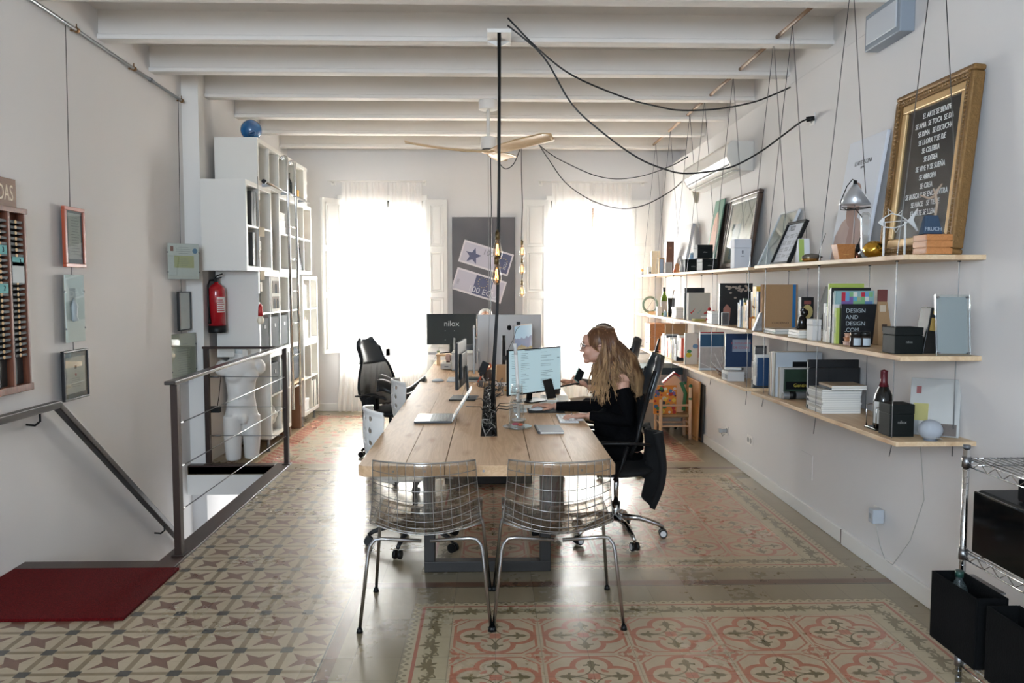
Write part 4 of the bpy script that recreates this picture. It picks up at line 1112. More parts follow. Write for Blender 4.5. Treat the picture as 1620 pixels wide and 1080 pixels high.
# ---- ornate silver brown frame with pale painting
def silver_frame(t, w, h):
    m = M(); fr4(m, w, h, .03, -.012, .03); m.build('outer_moulding', mat('4a3a30', .35, .3), t, bevel=.008)
    m = M()
    ww, off = w - .06, .03
    for q in ((-ww / 2, ww / 2, off, off + .035), (-ww / 2, ww / 2, h - off - .035, h - off)): m.bx(q[0], q[1], -.006, .02, q[2], q[3])
    for q in ((-ww / 2, -ww / 2 + .035), (ww / 2 - .035, ww / 2)): m.bx(q[0], q[1], -.006, .02, off, h - off)
    m.build('carved_band', mat('9a938c', .35, .6, bump=.5, bscale=150, var=.4, vscale=80), t, bevel=.006)
    m = M(); m.bx(-w / 2 + .06, w / 2 - .06, .005, .012, .06, h - .06); m.build('painting', mat('d5cdb9', .6, var=.1, vscale=3), t)
    m = M(); m.bx(-w * .28, w * .02, .0035, .005, h * .15, h * .62); m.build('painted_patch', mat('a9bcc4', .6, var=.1, vscale=6), t)
    g = M(); g.bx(-w / 2 + .06, w / 2 - .06, -.001, .001, .06, h - .06); g.build('glass', GLASS, t)
leaning('top', 1148, 1192, 2.17, 2.07, on_x(1194, 301, 2.165).z, .03, 'ornate_frame', 'silver and brown ornate frame with a pale painting, far plank of the top shelf', 'picture', silver_frame)
def board_g(col, pc, shape=True):
    def f(t, w, h):
        m = M(); m.bx(-w / 2, w / 2, 0, .012, 0, h); m.build('board', mat(col, .6), t, bevel=.002)
        if shape:
            m = M(); m.prism([(w * .34 * math.cos(a * PI / 12), h * .5 + h * .33 * math.sin(a * PI / 12)) for a in range(24)], 0, .001, 0, T_front(0, -.0005, 0)); m.build('printed_oval', mat(pc, .7), t)
    return f
leaning('top', 1122, 1136, 2.17, 2.06, on_x(1138, 316, 2.16).z, .012, 'poster_board', 'green board with a pale pink oval leaning beside the ornate frame', 'picture', board_g('5d8470', 'd9b3a0'))
leaning('top', 1137, 1145, 2.185, 2.12, on_x(1145, 322, 2.16).z, .012, 'narrow_frame', 'narrow dark brown frame edge between green board and ornate frame', 'picture', board_g('3b2c25', '', False))
def marble(t, w, h):
    m = M(); m.bx(-w / 2, w / 2, 0, .03, 0, h); m.build('slab', mat('b9b8ba', .4, var=.25, vscale=18), t, bevel=.002)
leaning('top', 1074, 1088, 2.12, 2.02, on_x(1086, 355, 2.1).z, .03, 'marble_slab', 'tall grey marbled panel standing behind the wooden block', 'panel', marble)
# glass frames, calendar
def gfr(t, w, h):
    m = M(); fr4(m, w, h, .012, -.008, .012); m.build('frame', mat('dcdfe0', .3), t, bevel=.002)
    m = M(); m.bx(-w / 2 + .012, w / 2 - .012, .004, .008, .012, h - .012); m.build('sheet', mat('c9d0cc', .4), t)
    g = M(); g.bx(-w / 2 + .012, w / 2 - .012, -.002, 0, .012, h - .012); g.build('glass', GLASS, t)
leaning('top', 1216, 1244, 2.18, 2.0, on_x(1245, 335, 2.17).z, .02, 'glazed_frame', 'large white edged glazed frame leaning left of the black calendar frame', 'picture', gfr)
def cal(t, w, h):
    m = M(); fr4(m, w, h, .014, -.012, .014); m.build('frame', BLACK, t, bevel=.002)
    m = M(); m.bx(-w / 2 + .013, w / 2 - .013, .002, .006, .013, h - .013); m.build('sheet', mat('d2d6de', .6), t)
    m = M(); m.text('2022', .05, T_front(-w * .18, .0015, h * .85), .0004)
    for a in range(4):
        for b in range(3):
            for q in range(4): m.bx(-w * .38 + b * w * .27, -w * .38 + b * w * .27 + w * .2, .0012, .0019, h * (.16 + a * .155 + q * .026), h * (.16 + a * .155 + q * .026) + .0015)
    m.build('lettering', mat('3b3f46', .7), t)
leaning('top', 1234, 1262, 2.02, 1.90, on_x(1262, 349, 1.99).z, .02, 'calendar_frame', 'black framed 2022 calendar leaning on the top shelf', 'picture', cal)

# ---- top shelf small things, near plank
def wbox(t, w, h): pass
y, z0, w, h = near('top', 1462, 1503, 370, 1.93)
t = thing('slatted_crate', 'orange slatted wooden crate box at the near end of the top shelf', 'crate', (1.93 + w / 2, y + .06, z0 + .001))
for k in range(3):
    m = M(); z_ = k * h / 3; m.bx(-w / 2, w / 2, -.06, -.052, z_ + .002, z_ + h / 3 - .002); m.bx(-w / 2, w / 2, .052, .06, z_ + .002, z_ + h / 3 - .002); m.bx(-w / 2, -w / 2 + .008, -.052, .052, z_ + .002, z_ + h / 3 - .002); m.bx(w / 2 - .008, w / 2, -.052, .052, z_ + .002, z_ + h / 3 - .002)
    m.build('slat_ring', ORWOOD, t, bevel=.0015)
m = M(); m.bx(-w / 2 + .006, w / 2 - .006, -.054, .054, .004, h - .001); m.build('lid', ORWOOD, t, bevel=.001)
cz = z0 + h + .002; cx = 1.93 + w / 2
t = thing('denim_pouch', 'small navy denim pouch standing on the slatted crate', 'pouch', (cx - .01, y + .06, cz))
m = M(); m.add([(-.045, -.025, 0), (.045, -.025, 0), (.045, .025, 0), (-.045, .025, 0), (-.03, -.01, .085), (.03, -.01, .085), (.03, .01, .085), (-.03, .01, .085)], [(0, 3, 2, 1), (4, 5, 6, 7), (0, 1, 5, 4), (1, 2, 6, 5), (2, 3, 7, 6), (3, 0, 4, 7)]); m.build('pouch_body', mat('34475c', .9, bump=.2, bscale=200), t, bevel=.006)
m = M(); m.text('PRUCH', .024, T_front(0, -.0225, .022, tilt=0), .0004); m.build('lettering', mat('a9b4c0', .7), t)
t = thing('twig_figure', 'pale twig figure with curved horns rising above the pouch', 'ornament', (cx + .015, y + .095, cz))
m = M(); m.box((0, 0, .01), (.03, .018, .02)); m.build('foot', ORWOOD, t, bevel=.003)
m = M(); m.tube([(0, 0, .02), (.012, 0, .08), (.02, 0, .14), (.01, 0, .18), (.025, 0, .21), (.04, 0, .23)], [.006, .006, .006, .007, .005, .003], 8); m.tube([(.012, 0, .175), (-.02, 0, .165), (-.05, 0, .175), (-.062, 0, .18)], [.006, .005, .004, .002], 8); m.tube([(.012, 0, .18), (.0, 0, .21)], [.005, .003], 6); m.build('horns', mat('b09a86', .7), t)
# fish on two posts
y = on_x(1398, 400, 1.90).y; z0 = zt('top', y)
t = thing('fish_sculpture', 'white cut metal fish skeleton on two thin posts', 'sculpture', (on_y(1418, 400, y).x, y, z0 + .001))
WM = mat('dcdcda', .4)
sc = 1.0 / 1290 * y
def fpt(px, py): return ((px - 1418) * sc, -(py - 352) * sc)
zf = on_y(1418, 352, y).z - z0
m = M()
for pts, r in (([(1388, 352), (1396, 345), (1408, 338), (1422, 341), (1436, 350), (1444, 358), (1450, 366)], .0032), ([(1388, 353), (1400, 360), (1414, 361), (1428, 356), (1440, 347), (1447, 338), (1450, 330)], .0032), ([(1397, 352), (1420, 350), (1434, 349)], .0022), ([(1404, 339), (1402, 331), (1412, 338)], .002), ([(1418, 340), (1426, 333), (1424, 342)], .002), ([(1412, 361), (1416, 368), (1422, 359)], .002), ([(1436, 349), (1450, 330), (1443, 348), (1452, 365), (1436, 351)], .0028)):
    m.tube([(fpt(*p)[0], 0, zf + fpt(*p)[1]) for p in pts], r, 6)
m.prism([fpt(*p) for p in ((1387, 352), (1397, 345), (1397, 360))], -.003, .003, 0, T_front(0, 0, zf))
m.prism([fpt(*p) for p in ((1434, 350), (1449, 331), (1443, 349), (1451, 366))], -.003, .003, 0, T_front(0, 0, zf))
m.build('fish_outline', WM, t)
for px in (1397, 1431):
    m = M(); m.bx(fpt(px, 0)[0] - .004, fpt(px, 0)[0] + .004, -.003, .003, .003, zf + (0 if px < 1400 else .004)); m.build('post', WM, t)
m = M(); m.bx(fpt(1391, 0)[0], fpt(1437, 0)[0], -.02, .02, 0, .003); m.build('base_plate', WM, t)
# gold ball
y = on_x(1377, 400, 1.91).y; z0 = zt('top', y)
r = .052; t = thing('gold_globe', 'shiny gold dented globe behind the white fish', 'ornament', (on_y(1394, 400, y).x, y + .08, z0))
def gb(u, v):
    a = u * 2 * PI; p = (v - .5) * PI * .998; q = r * (1 + .05 * math.sin(9 * a) * math.sin(7 * p))
    return (q * math.cos(p) * math.cos(a), q * math.cos(p) * math.sin(a), q * .86 * math.sin(p) + r * .86 + .001)
m = M(); m.grid(gb, 40, 20); m.build('shell', mat('e0b24a', .18, 1.0, name='bright_gold'), t)
m = M(); m.lathe([(.02, .0), (.022, .003), (.02, .006)], 16); m.build('foot', mat('e0b24a', .18, 1.0), t)
# acrylic trophy
y = on_x(1360, 400, 1.915).y; z0 = zt('top', y)
t = thing('acrylic_trophy', 'clear acrylic keyhole shaped trophy standing between lamp and gold globe', 'trophy', (on_y(1368, 400, y).x, y, z0 + .001))
m = M(); m.prism([(-.018, .04), (-.026, .215), (-.015, .24), (.015, .24), (.026, .215), (.018, .04)], -.006, .006, 0, T_front(0, 0, 0)); m.cyl((0, -.008, .03), (0, .008, .03), .03, 24); m.build('plate', ACRYL, t, bevel=.002)
m = M(); m.tube([(-.015, -.0, .05), (-.021, 0, .205), (-.012, 0, .228), (.012, 0, .228), (.021, 0, .205), (.015, 0, .05)], .0016, 6, closed=False); m.tube([(.024 * math.cos(a * PI / 8), -.009, .03 + .024 * math.sin(a * PI / 8)) for a in range(16)], .0014, 6, closed=True); m.text('PRMR', .012, T_front(0, -.0085, .03), .0003); m.build('etched_line', mat('c9cfd2', .4), t)
# cone lamp
y = on_x(1331, 400, 1.945).y; z0 = zt('top', y)
xa = on_y(1350, 400, y).x; za = on_y(1349, 289, y).z - z0; zb = on_y(1349, 324, y).z - z0; rr = (on_y(1374, 322, y).x - on_y(1327, 322, y).x) / 2
t = thing('cone_lamp', 'silver cone desk lamp on a thin rod with looping black cable', 'lamp', (xa, y, z0))
m = M(); m.lathe([(rr - .002, zb), (rr, zb + .001), (.012, za - .008), (.010, za - .008), (rr - .004, zb + .001)], 40); m.build('lamp_shade', mat('c9ccd0', .28, .6, name='satin_aluminium'), t)
m = M(); m.cyl((0, 0, za - .009), (0, 0, za + .012), .012, 14, 0, .009); m.build('cap', BLACK, t)
m = M(); m.cyl((0, 0, .008), (0, 0, za - .01), .0022, 6); m.cyl((0, 0, 0.001), (0, 0, .008), .035, 20); m.build('rod', STEEL, t)
m = M(); m.tube([(0, 0, za + .01), (-.02, -.01, za + .018), (-.05, -.01, za - .02), (-.085, -.02, zb + .02), (-.09, -.03, zb - .03), (-.06, -.06, zb - .035), (0, -.085, zb - .03), (.06, -.06, zb - .02), (.085, 0, zb - .01), (.05, .04, zb - .01), (-.02, .06, zb - .02), (-.07, .0, zb - .015), (-.03, -.07, zb - .025), (.02, -.05, zb - .07), (.028, -.03, .14), (.012, -.03, .09)], .0028, 7); m.cyl((.01, -.03, .045), (.012, -.03, .09), .013, 10, 0, .008); m.build('cable', BLACK, t)
# wooden wedge box
y, z0, w, h = near('top', 1324, 1352, 386, 1.90)
t = thing('wooden_wedge', 'small tapered wooden box below the cone lamp', 'ornament', (1.90 + w / 2, y + .05, z0 + .001))
m = M(); m.add([(-w * .34, -.03, 0), (w * .5, -.03, 0), (w * .5, .04, 0), (-w * .34, .04, 0), (-w * .55, -.035, h), (w * .5, -.035, h), (w * .5, .045, h), (-w * .55, .045, h)], [(0, 3, 2, 1), (4, 5, 6, 7), (0, 1, 5, 4), (1, 2, 6, 5), (2, 3, 7, 6), (3, 0, 4, 7)]); m.build('block', ORWOOD, t, bevel=.002)
m = M(); m.box((0, -.036, h * .35), (.03, .001, .003)); m.build('plate', mat('d9b070', .3, .6), t)
t = thing('glass_jar', 'small dark copper jar beside the wooden wedge', 'jar', (1.90 + w + .03, y + .06, z0 + .001))
m = M(); m.lathe([(0, 0), (.024, 0), (.026, .01), (.026, .045), (.018, .055), (0, .055)], 18); m.build('jar_body', mat('6a3f2c', .15, .6), t); m = M(); m.cyl((0, 0, .055), (0, 0, .066), .019, 16); m.build('lid', BLACK, t)
# gold lemon dish with stick
y = on_x(1276, 400, 1.92).y; z0 = zt('top', y)
t = thing('brass_oval_dish', 'oval smoked glass and brass dish with a thin black stick', 'ornament', (on_y(1288, 400, y).x, y + .04, z0 + .001))
m = M(); m.ball((0, 0, .022), (.058, .035, .022), 24, 10); m.build('base_shell', mat('a97b3f', .2, .8), t)
m = M(); m.ball((0, 0, .034), (.060, .036, .024), 24, 10); m.build('glass_lid', mat('7c7468', .1, .3, trans=.3), t)
m = M(); m.tube([(.02, -.038, .01), (.05, -.02, .10), (.085, .0, .18)], .0018, 6); m.cyl((.06, 0, .036), (.068, 0, .036), .004, 8); m.build('stick', BLACK, t)
# paper bag green
y, z0, w, h = near('top', 1262, 1281, 377, 1.93)
t = thing('paper_bag', 'white paper bag with a green front on the top shelf', 'bag', (1.93 + w / 2, y + .04, z0 + .001))
m = M(); m.add([(-w / 2, -.03, 0), (w / 2, -.03, 0), (w / 2, .04, 0), (-w / 2, .04, 0), (-w / 2 + .004, -.005, h), (w / 2, -.005, h), (w / 2, .0, h), (-w / 2 + .004, .0, h)], [(0, 3, 2, 1), (4, 5, 6, 7), (0, 1, 5, 4), (1, 2, 6, 5), (2, 3, 7, 6), (3, 0, 4, 7)]); m.build('bag_body', mat('dfe2e6', .6), t, bevel=.002)
m = M(); m.add([(-w / 2 + .004, -.031, .01), (0, -.031, .01), (0.002, -.008, h - .004), (-w / 2 + .008, -.008, h - .004)], [(0, 1, 2, 3)]); m.build('green_panel', mat('a6bb62', .6), t)
# white box with emblem
t, w, h = carton('top', 1160, 1186, 378, 1.90, .10, 'd3d6dd', 'gift_box', 'tall white presentation box with a tiny emblem on the top shelf', 'box', None, lid=True)
m = M(); m.prism([(0, .02), (.006, .01), (.004, -.01), (-.004, -.01), (-.006, .01)], 0, .0005, 0, T_front(0, -.0515, h * .55)); m.text('PRMR', .012, T_front(0, -.0515, h * .42), .0003); m.build('emblem', mat('5c6068', .6), t)
# far plank
BOXG = mat('121615', .6, name='black_card', spec=.2)
for (pl, pr, pt, xf, za, lb) in ((1083, 1108, 410, 1.90, 0, 'black carton with small logo, lower left of the far top shelf trio'), (1110, 1133, 409, 1.90, 0, 'black carton with small logo, lower right of the far top shelf trio')):
    carton('top', pl, pr, pt, xf, .17 if pl < 1100 else .2, BOXG, 'black_carton', lb, 'box', 'nilox', ls=.16, grp='black cartons on the far top shelf')
y, z0, w, h = near('top', 1102, 1126, 387, 1.91); h1 = on_y(1115, 409, y).z - z0
carton('top', 1102, 1126, 387, 1.91, .16, BOXG, 'black_carton', 'black carton with small logo stacked on top of the other two', 'box', 'nilox', ls=.16, grp='black cartons on the far top shelf', z_add=h1 + .004)
# wooden block, cream box, small frames
t, w, h = carton('top', 1053, 1065, 382, 1.93, .12, DWOOD, 'wooden_block', 'tall dark brown wooden block on the far end of the top shelf', 'ornament', lid=False); m = M(); m.box((0, -.0605, h * .8), (.03, .001, .02)); m.build('inlay', mat('8a5c3a', .5), t)
carton('top', 1030, 1043, 397, 1.90, .05, 'd5c5a8', 'cream_box', 'cream upright box behind the white mug', 'box', lid=True)
def sframe(pl, pr, pt, xf, fc, pc, label):
    y, z0, w, h = near('top', pl, pr, pt, xf)
    t = thing('framed_photo', label, 'picture', (xf + w / 2, y, z0 + .001), 0); m = M(); fr4(m, w, h, .01, -.006, .006); m.build('frame', mat(fc, .4), t, bevel=.001)
    m = M(); m.bx(-w / 2 + .01, w / 2 - .01, -.002, .004, .01, h - .01); m.build('photo', mat(pc, .5, var=.2, vscale=30), t)
    m = M(); m.bar((0, .006, h * .6), (0, .05, .0015), .03, .003); m.build('strut', mat(fc, .4), t)
sframe(1041, 1050, 408, 1.88, 'cf9a3a', 'a9bed6', 'little yellow photo frame with a light blue picture by the mug')
sframe(1051, 1062, 415, 1.90, 'd0cfcb', 'b5b2ad', 'little silver photo frame in front of the wooden block')
def lathe_thing(level, px, xf, prof, cols, name, label, cat, dz=0, seg=20, part='body', scale=1):
    y = on_x(px, 450, xf).y; z0 = zt(level, y)
    t = thing(name, label, cat, (xf, y, z0 + .001 + dz)); m = M(); m.lathe([(a * scale, b * scale) for a, b in prof], seg); m.build(part, mat(*cols) if isinstance(cols, tuple) else cols, t); return t
t = lathe_thing('top', 1029, 1.90, [(0, 0), (.038, 0), (.040, .005), (.040, .095), (.036, .095), (.036, .008), (0, .008)], ('e3e1dc', .3), 'mug', 'white mug with dark lettering at the far end of the top shelf', 'mug', part='cup')
m = M(); m.tube([(.038, 0, .08), (.06, 0, .075), (.066, 0, .05), (.058, 0, .025), (.038, 0, .02)], .005, 8); m.build('handle', mat('e3e1dc', .3), t)
m = M(); m.box((-.008, -.040, .03), (.035, .002, .008)); m.box((-.008, -.040, .018), (.028, .002, .006)); m.build('print', BLKM, t)
t = lathe_thing('top', 1016, 1.88, [(0, 0), (.012, 0), (.016, .02), (.010, .04), (0, .045)], ('8a8f9a', .5), 'flower_pot', 'tiny pot with an orange flower at the far end of the top shelf', 'ornament', part='pot')
m = M(); m.ball((0, 0, .06), .018, 10, 8); m.build('flower', mat('d48a2e', .6), t)
y = on_x(1072, 430, 1.89).y; z0 = zt('top', y); t = thing('bird_ornament', 'orange and tan bird shaped ornament on the far top shelf', 'ornament', (1.89, y, z0 + .001))
m = M(); m.prism([(-.045, .0), (.045, 0), (.05, .03), (.02, .035), (.012, .085), (-.01, .098), (-.03, .08), (-.035, .04)], -.02, .02, 0, T_front(0, 0, 0)); m.build('bird_body', mat('c98a5a', .5), t, bevel=.006)
m = M(); m.prism([(-.05, .01), (-.03, .05), (-.02, .01)], -.022, .022, 0, T_front(0, 0, 0)); m.build('wing', mat('c4552a', .5), t, bevel=.003)
t = lathe_thing('top', 1080, 1.91, [(0, 0), (.03, 0), (.036, .03), (.03, .06), (.014, .085), (.010, .09)], ('c9cacb', .25, .3), 'vase', 'white round vase with a tilted silver neck on the far top shelf', 'vase')
m = M(); m.cyl((0, 0, .08), (-.03, 0, .16), .014, 12); m.build('neck', SILV, t)
t = lathe_thing('top', 1096, 2.10, [(0, 0), (.045, 0), (.045, .15), (.03, .19), (.0, .19)], ('7fa3c4', .3), 'blue_bottle', 'light blue bottle behind the black cartons', 'bottle')
m = M(); m.cyl((0, 0, .19), (0, 0, .21), .03, 14); m.build('cap', mat('a9c0d4', .4), t)

# ---- middle shelf, far plank
y = on_x(1026, 490, 1.90).y; z0 = zt('mid', y)
t = thing('ring_sculpture', 'greenish metal ring with a slanting needle on a wooden base', 'sculpture', (1.92, y, z0 + .001))
m = M(); m.tube([(.085 * math.cos(a * PI / 16), 0, .11 + .09 * math.sin(a * PI / 16)) for a in range(32)], .014, 8, closed=True, flat=.5); m.build('ring', mat('6f7f70', .4, .5), t)
m = M(); m.bx(-.02, .16, -.03, .03, 0, .03); m.build('base', LWOOD, t, bevel=.002)
m = M(); m.cyl((-.05, -.01, .035), (.06, -.01, .21), .002, 6); m.build('needle', STEEL, t)
t = lathe_thing('mid', 1051, 1.95, [(0, 0), (.036, 0), (.038, .01), (.038, .19), (.014, .25), (.013, .31), (0, .312)], ('5f7a1f', .12, 0.0), 'wine_bottle', 'green wine bottle on the far middle shelf', 'bottle')
m = M(); m.cyl((0, 0, .03), (0, 0, .16), .0387, 20); m.build('label', mat('b9b2a8', .6), t); m = M(); m.cyl((0, 0, .27), (0, 0, .316), .0155, 14); m.build('foil', BLACK, t)
t = lathe_thing('mid', 1062, 1.92, [(0, 0), (.030, 0), (.036, .10), (.042, .20), (.038, .2), (.030, .02)], ('141414', .3), 'black_vase', 'black tapered vase with sticks next to the wine bottle', 'vase')
for k in range(3): m = M(); m.cyl((0, 0, .1), (.02 + .01 * k, .01 * k, .26 + .02 * k), .003, 5); m.build('stick', mat('6a4a34', .6), t)
t = lathe_thing('mid', 1053, 1.86, [(0, 0), (.022, 0), (.016, .05), (0, .07)], ('9fc0cc', .3), 'glass_cone', 'small pale blue cone before the wine bottle', 'ornament'); m = M(); m.ball((0, 0, .072), .008, 8, 6); m.build('tip', SILV, t)
carton('mid', 1040, 1047, 485, 1.87, .06, 'd8d6d0', 'small_box', 'small white box on the far middle shelf by the ring', 'box')
stack('mid', 1069, 1082, 0, 5, .022, .18, 1.87, 'book lying flat in the far middle shelf pile', 'books lying flat on the far middle shelf', ['dcdad4', 'cfc7b8', 'e8e6e0', '9a9890', 'dcdad4'], name='book')
# grey archive with coloured birds
t, w, h = carton('mid', 1089, 1123, 463, 1.87, .09, 'aeaca2', 'archive_box', 'grey box file with three coloured swooshes on the front', 'box', lid=False)
m = M()
for k, c_ in enumerate((0, 1, 2)):
    x = -w * .32 + k * w * .32; m.prism([(x - .02, h * .28), (x - .005, h * .30), (x + .03, h * .45), (x + .01, h * .31), (x - .012, h * .22)], 0, .0006, c_, T_front(0, -.0455, 0))
m.box((w * .25, -.0458, h * .12), (.07, .0006, .018), 3)
m.build('swoosh_print', [mat('b82f2a', .6), mat('8fa39c', .6), mat('b5692c', .6), PAPER], t)
book('mid', 1088, 1120, 455, 1.86, .02, '1b1c1e', 'black book standing behind the grey box file', name='book')[0].location.y += .14
m = M(); m.bx(0, .17, 0, .11, 0, .02); yy = on_x(1097, 500, 1.85).y - .04; o = m.build('folded_cloth', mat('a39a58', .8), bevel=.008, loc=(1.85, yy, zt('mid', yy) + .001)); tag(o, 'olive yellow folded cloth in front of the grey box file', 'cloth')
yy = on_x(1119, 500, 1.88).y; t = thing('ribbon_figure', 'red ribbon figure standing by the grey box file', 'ornament', (1.88, yy - .06, zt('mid', yy - .06) + .021))
m = M(); m.tube([(-.03, 0, 0), (0, 0, .07), (.03, 0, .0)], .006, 6); m.tube([(-.045, 0, .06), (0, 0, .075), (.045, 0, .085)], .006, 6); m.ball((0, 0, .1), .016, 10, 8); m.build('figure_body', mat('b3242a', .5), t)
stack('mid', 1126, 1135, 0, 4, .026, .16, 1.86, 'rolled white booklet near the big black art book', 'booklets before the black art book', ['e8e6e0', 'dcdad4', 'c8c7c3', 'e8e6e0'], seed=4, name='book', w=.09)
# black art book with pale flowers, then the row
def flowers(t, w, h):
    m = M(); r = random.Random(3)
    for k in range(26):
        x, z = r.uniform(.02, w - .02), h - abs(r.gauss(0, .03)) - .02
        m.prism([(x + .012 * math.cos(a), z + .008 * math.sin(a)) for a in [q * PI / 4 for q in range(8)]], 0, .0006, 0, T_front(0, -.0004 - k * .00001, 0))
    m.build('printed_flowers', mat('a29486', .7), t)
    m = M(); m.prism([(w * .1, h * .1), (w * .32, h * .1), (w * .34, h * .4), (w * .22, h * .5), (w * .12, h * .4)], 0, .0006, 0, T_front(0, -.0006, 0)); m.build('printed_fruit', mat('9a6a5c', .7), t)
book('mid', 1138, 1190, 448, 1.86, .03, '17191a', 'large black art book with pale flowers along its top', extra=flowers)
spines('mid', 1165, 1181, (.21, .17, .19, .22, .16), 1.88, .16, ['6a4a34', 'c9b08a', 'cfa43a', '4a5a4a', 'dcdad4', '2c4a6a', 'cfa43a', '35414f'], 'narrow book in the middle shelf row', 'narrow books before the kraft folder', seed=6)
book('mid', 1155, 1182, 455, 1.97, .02, 'b5a58e', 'beige art book with a red stroke standing in the middle row', texts=[("L'ABECEDARI", .5, .88, .07, '3a2f28', 'CENTER')], extra=lambda t, w, h: M().prism([(w * .3, h * .72), (w * .9, h * .8), (w * .9, h * .74)], 0, .0006, 0, T_front(0, -.0006, 0)).build('red_stroke', mat('9a2a24', .6), t))[0].location.y += .1
spines('mid', 1186, 1199, (.27, .30), 1.90, .2, ['35414f', 'cfa43a', 'a8a095'], 'tall book leaning on the kraft folder', 'tall books by the kraft folder', seed=8)
def kraft(t, w, h):
    m = M(); m.bx(w * .86, w * .95, -.001, 0, 0.0, h); m.build('blue_band', mat('1f6fa8', .5), t)
    m = M(); m.text('CUADERNO', .022, T_front(w * .52, -.0008, h * .18), .0004); m.build('lettering', mat('4a3524', .6), t)
book('mid', 1206, 1261, 450, 1.90, .05, KRAFT, 'large kraft cardboard folder with a bright blue band', extra=kraft, name='folder', cat='folder')
yy = on_x(1176, 500, 1.86).y - .10
t = thing('wooden_mannequin', 'jointed wooden artist figure kneeling before the book row', 'figurine', (1.93, yy, zt('mid', yy) + .001))
AW = mat('b5733a', .45)
m = M(); m.tube([(.05, 0, .0), (-.02, 0, .03), (.0, 0, .08)], [.008, .011, .012], 8); m.build('leg', AW, t)
m = M(); m.tube([(-.05, 0, .0), (-.05, 0, .08), (.0, 0, .09)], [.008, .010, .012], 8); m.build('leg', AW, t)
m = M(); m.tube([(0, 0, .08), (.03, 0, .12), (.035, 0, .18)], [.014, .018, .022], 10); m.build('body', AW, t)
m = M(); m.ball((.03, 0, .22), (.015, .015, .02), 10, 8); m.build('head', AW, t)
m = M(); m.tube([(.03, 0, .18), (-.02, -.01, .14), (-.04, -.01, .17)], [.009, .007, .005], 8); m.build('arm', AW, t)
yy = on_x(1182, 500, 1.85).y - .16
t = thing('marbled_stone', 'black and white marbled stone wedge at the end of the middle far plank', 'ornament', (1.87, yy, zt('mid', yy) + .001))
m = M(); m.add([(-.03, -.02, 0), (.035, -.02, 0), (.035, .03, 0), (-.03, .03, 0), (.02, -.015, .13), (.05, -.015, .12), (.05, .02, .12), (.02, .02, .13)], [(0, 3, 2, 1), (4, 5, 6, 7), (0, 1, 5, 4), (1, 2, 6, 5), (2, 3, 7, 6), (3, 0, 4, 7)]); m.build('stone', mat('9a9a9c', .3, var=.95, vscale=35), t, bevel=.004)
m = M(); m.box((0, 0, -.0), (.05, .04, .001)); m.build('felt', BLKM, t)
sy, sz0, sw, sh = near('mid', 1140, 1152, 494, 1.855)
t = thing('framed_photo', 'small black and white photo frame before the black art book', 'picture', (1.855 + sw / 2, sy - .03, zt('mid', sy - .03) + .001)); m = M(); fr4(m, sw, sh, .006, -.004, .004); m.build('frame', SILV, t); m = M(); m.bx(-sw / 2 + .006, sw / 2 - .006, -.001, .002, .006, sh - .006); m.build('photo', mat('5c5654', .5, var=.5, vscale=40), t)
# ---- middle shelf, near plank
def yface(t, w, h):
    m = M(); m.prism([(w * .5 + .035 * math.cos(q * PI / 8), h * .62 + .045 * math.sin(q * PI / 8)) for q in range(16)], 0, .0006, 0, T_front(0, -.0006, 0)); m.prism([(w * .3, h * .2), (w * .95, h * .38), (w * .9, h * .44), (w * .35, h * .28)], 0, .0006, 0, T_front(0, -.0007, 0)); m.build('printed_shape', mat('b9a468', .6), t)
    m = M(); m.box((w * .5, -.0006, h * .86), (w * .55, .0006, h * .09)); m.build('printed_panel', mat('8a4a42', .6), t)
book('mid', 1267, 1287, 470, 1.99, .05, '17191a', 'black box with a tan rounded print and small red panel', extra=yface, name='printed_box', cat='box')
y = on_x(1258, 500, 1.93).y; t = thing('bird_figurine', 'glossy black bird figurine beside the kraft folder', 'figurine', (1.95, y - .07, zt('mid', y - .07) + .035))
blob([ell((0, 0, .05), (.03, .025, .05)), ell((.012, 0, .115), (.024, .02, .024)), ('t', [(.03, 0, .12), (.0, 0, .14), (-.015, 0, .125)], [.008, .012, .006]), ('t', [(0, 0, .04), (-.03, 0, .02), (-.045, 0, .03)], [.012, .01, .005])], 'bird_body', BLKG, t, .004, 3)
m = M(); m.cyl((0, 0, -.0), (0, 0, .006), .03, 16); m.build('base', BLACK, t)
stack('mid', 1226, 1275, 0, 4, .008, .22, 1.87, 'thin magazine lying before the kraft folder', 'magazines before the kraft folder', ['b8b4aa', '4a5a4a', 'dcdad4', 'cfc7b8'], seed=3, w=.27)
stack('mid', 1263, 1295, 0, 3, .016, .17, 1.86, 'small book lying on the near middle plank', 'small books lying on the near middle plank', ['9a9890', 'c8c7c3', 'cfc7b8'], seed=5, w=.2, name='book')
t, w, h = carton('mid', 1286, 1300, 505, 1.86, .09, 'c9c8c6', 'small_box', 'white upright box at the start of the tall white books', 'box')
def dark(t, w, h): m = M(); m.bx(-w / 2, w / 2, 0, .01, 0, h); m.build('board', mat('4d5356', .5), t)
leaning('mid', 1296, 1330, 2.17, 2.08, on_x(1310, 453, 2.17).z, .01, 'grey_board', 'dark grey board leaning on the wall behind the white books', 'panel', dark)
spines('mid', 1300, 1321, (.20, .22, .28, .30, .32), 1.875, .2, ['dcdad4', 'e8e6e0', 'aebf5a', 'cfc7b8', 'e8e6e0', 'dcdad4', 'aebf5a'][::-1], 'tall slim book on the near middle plank', 'tall slim books left of the design book', seed=9)
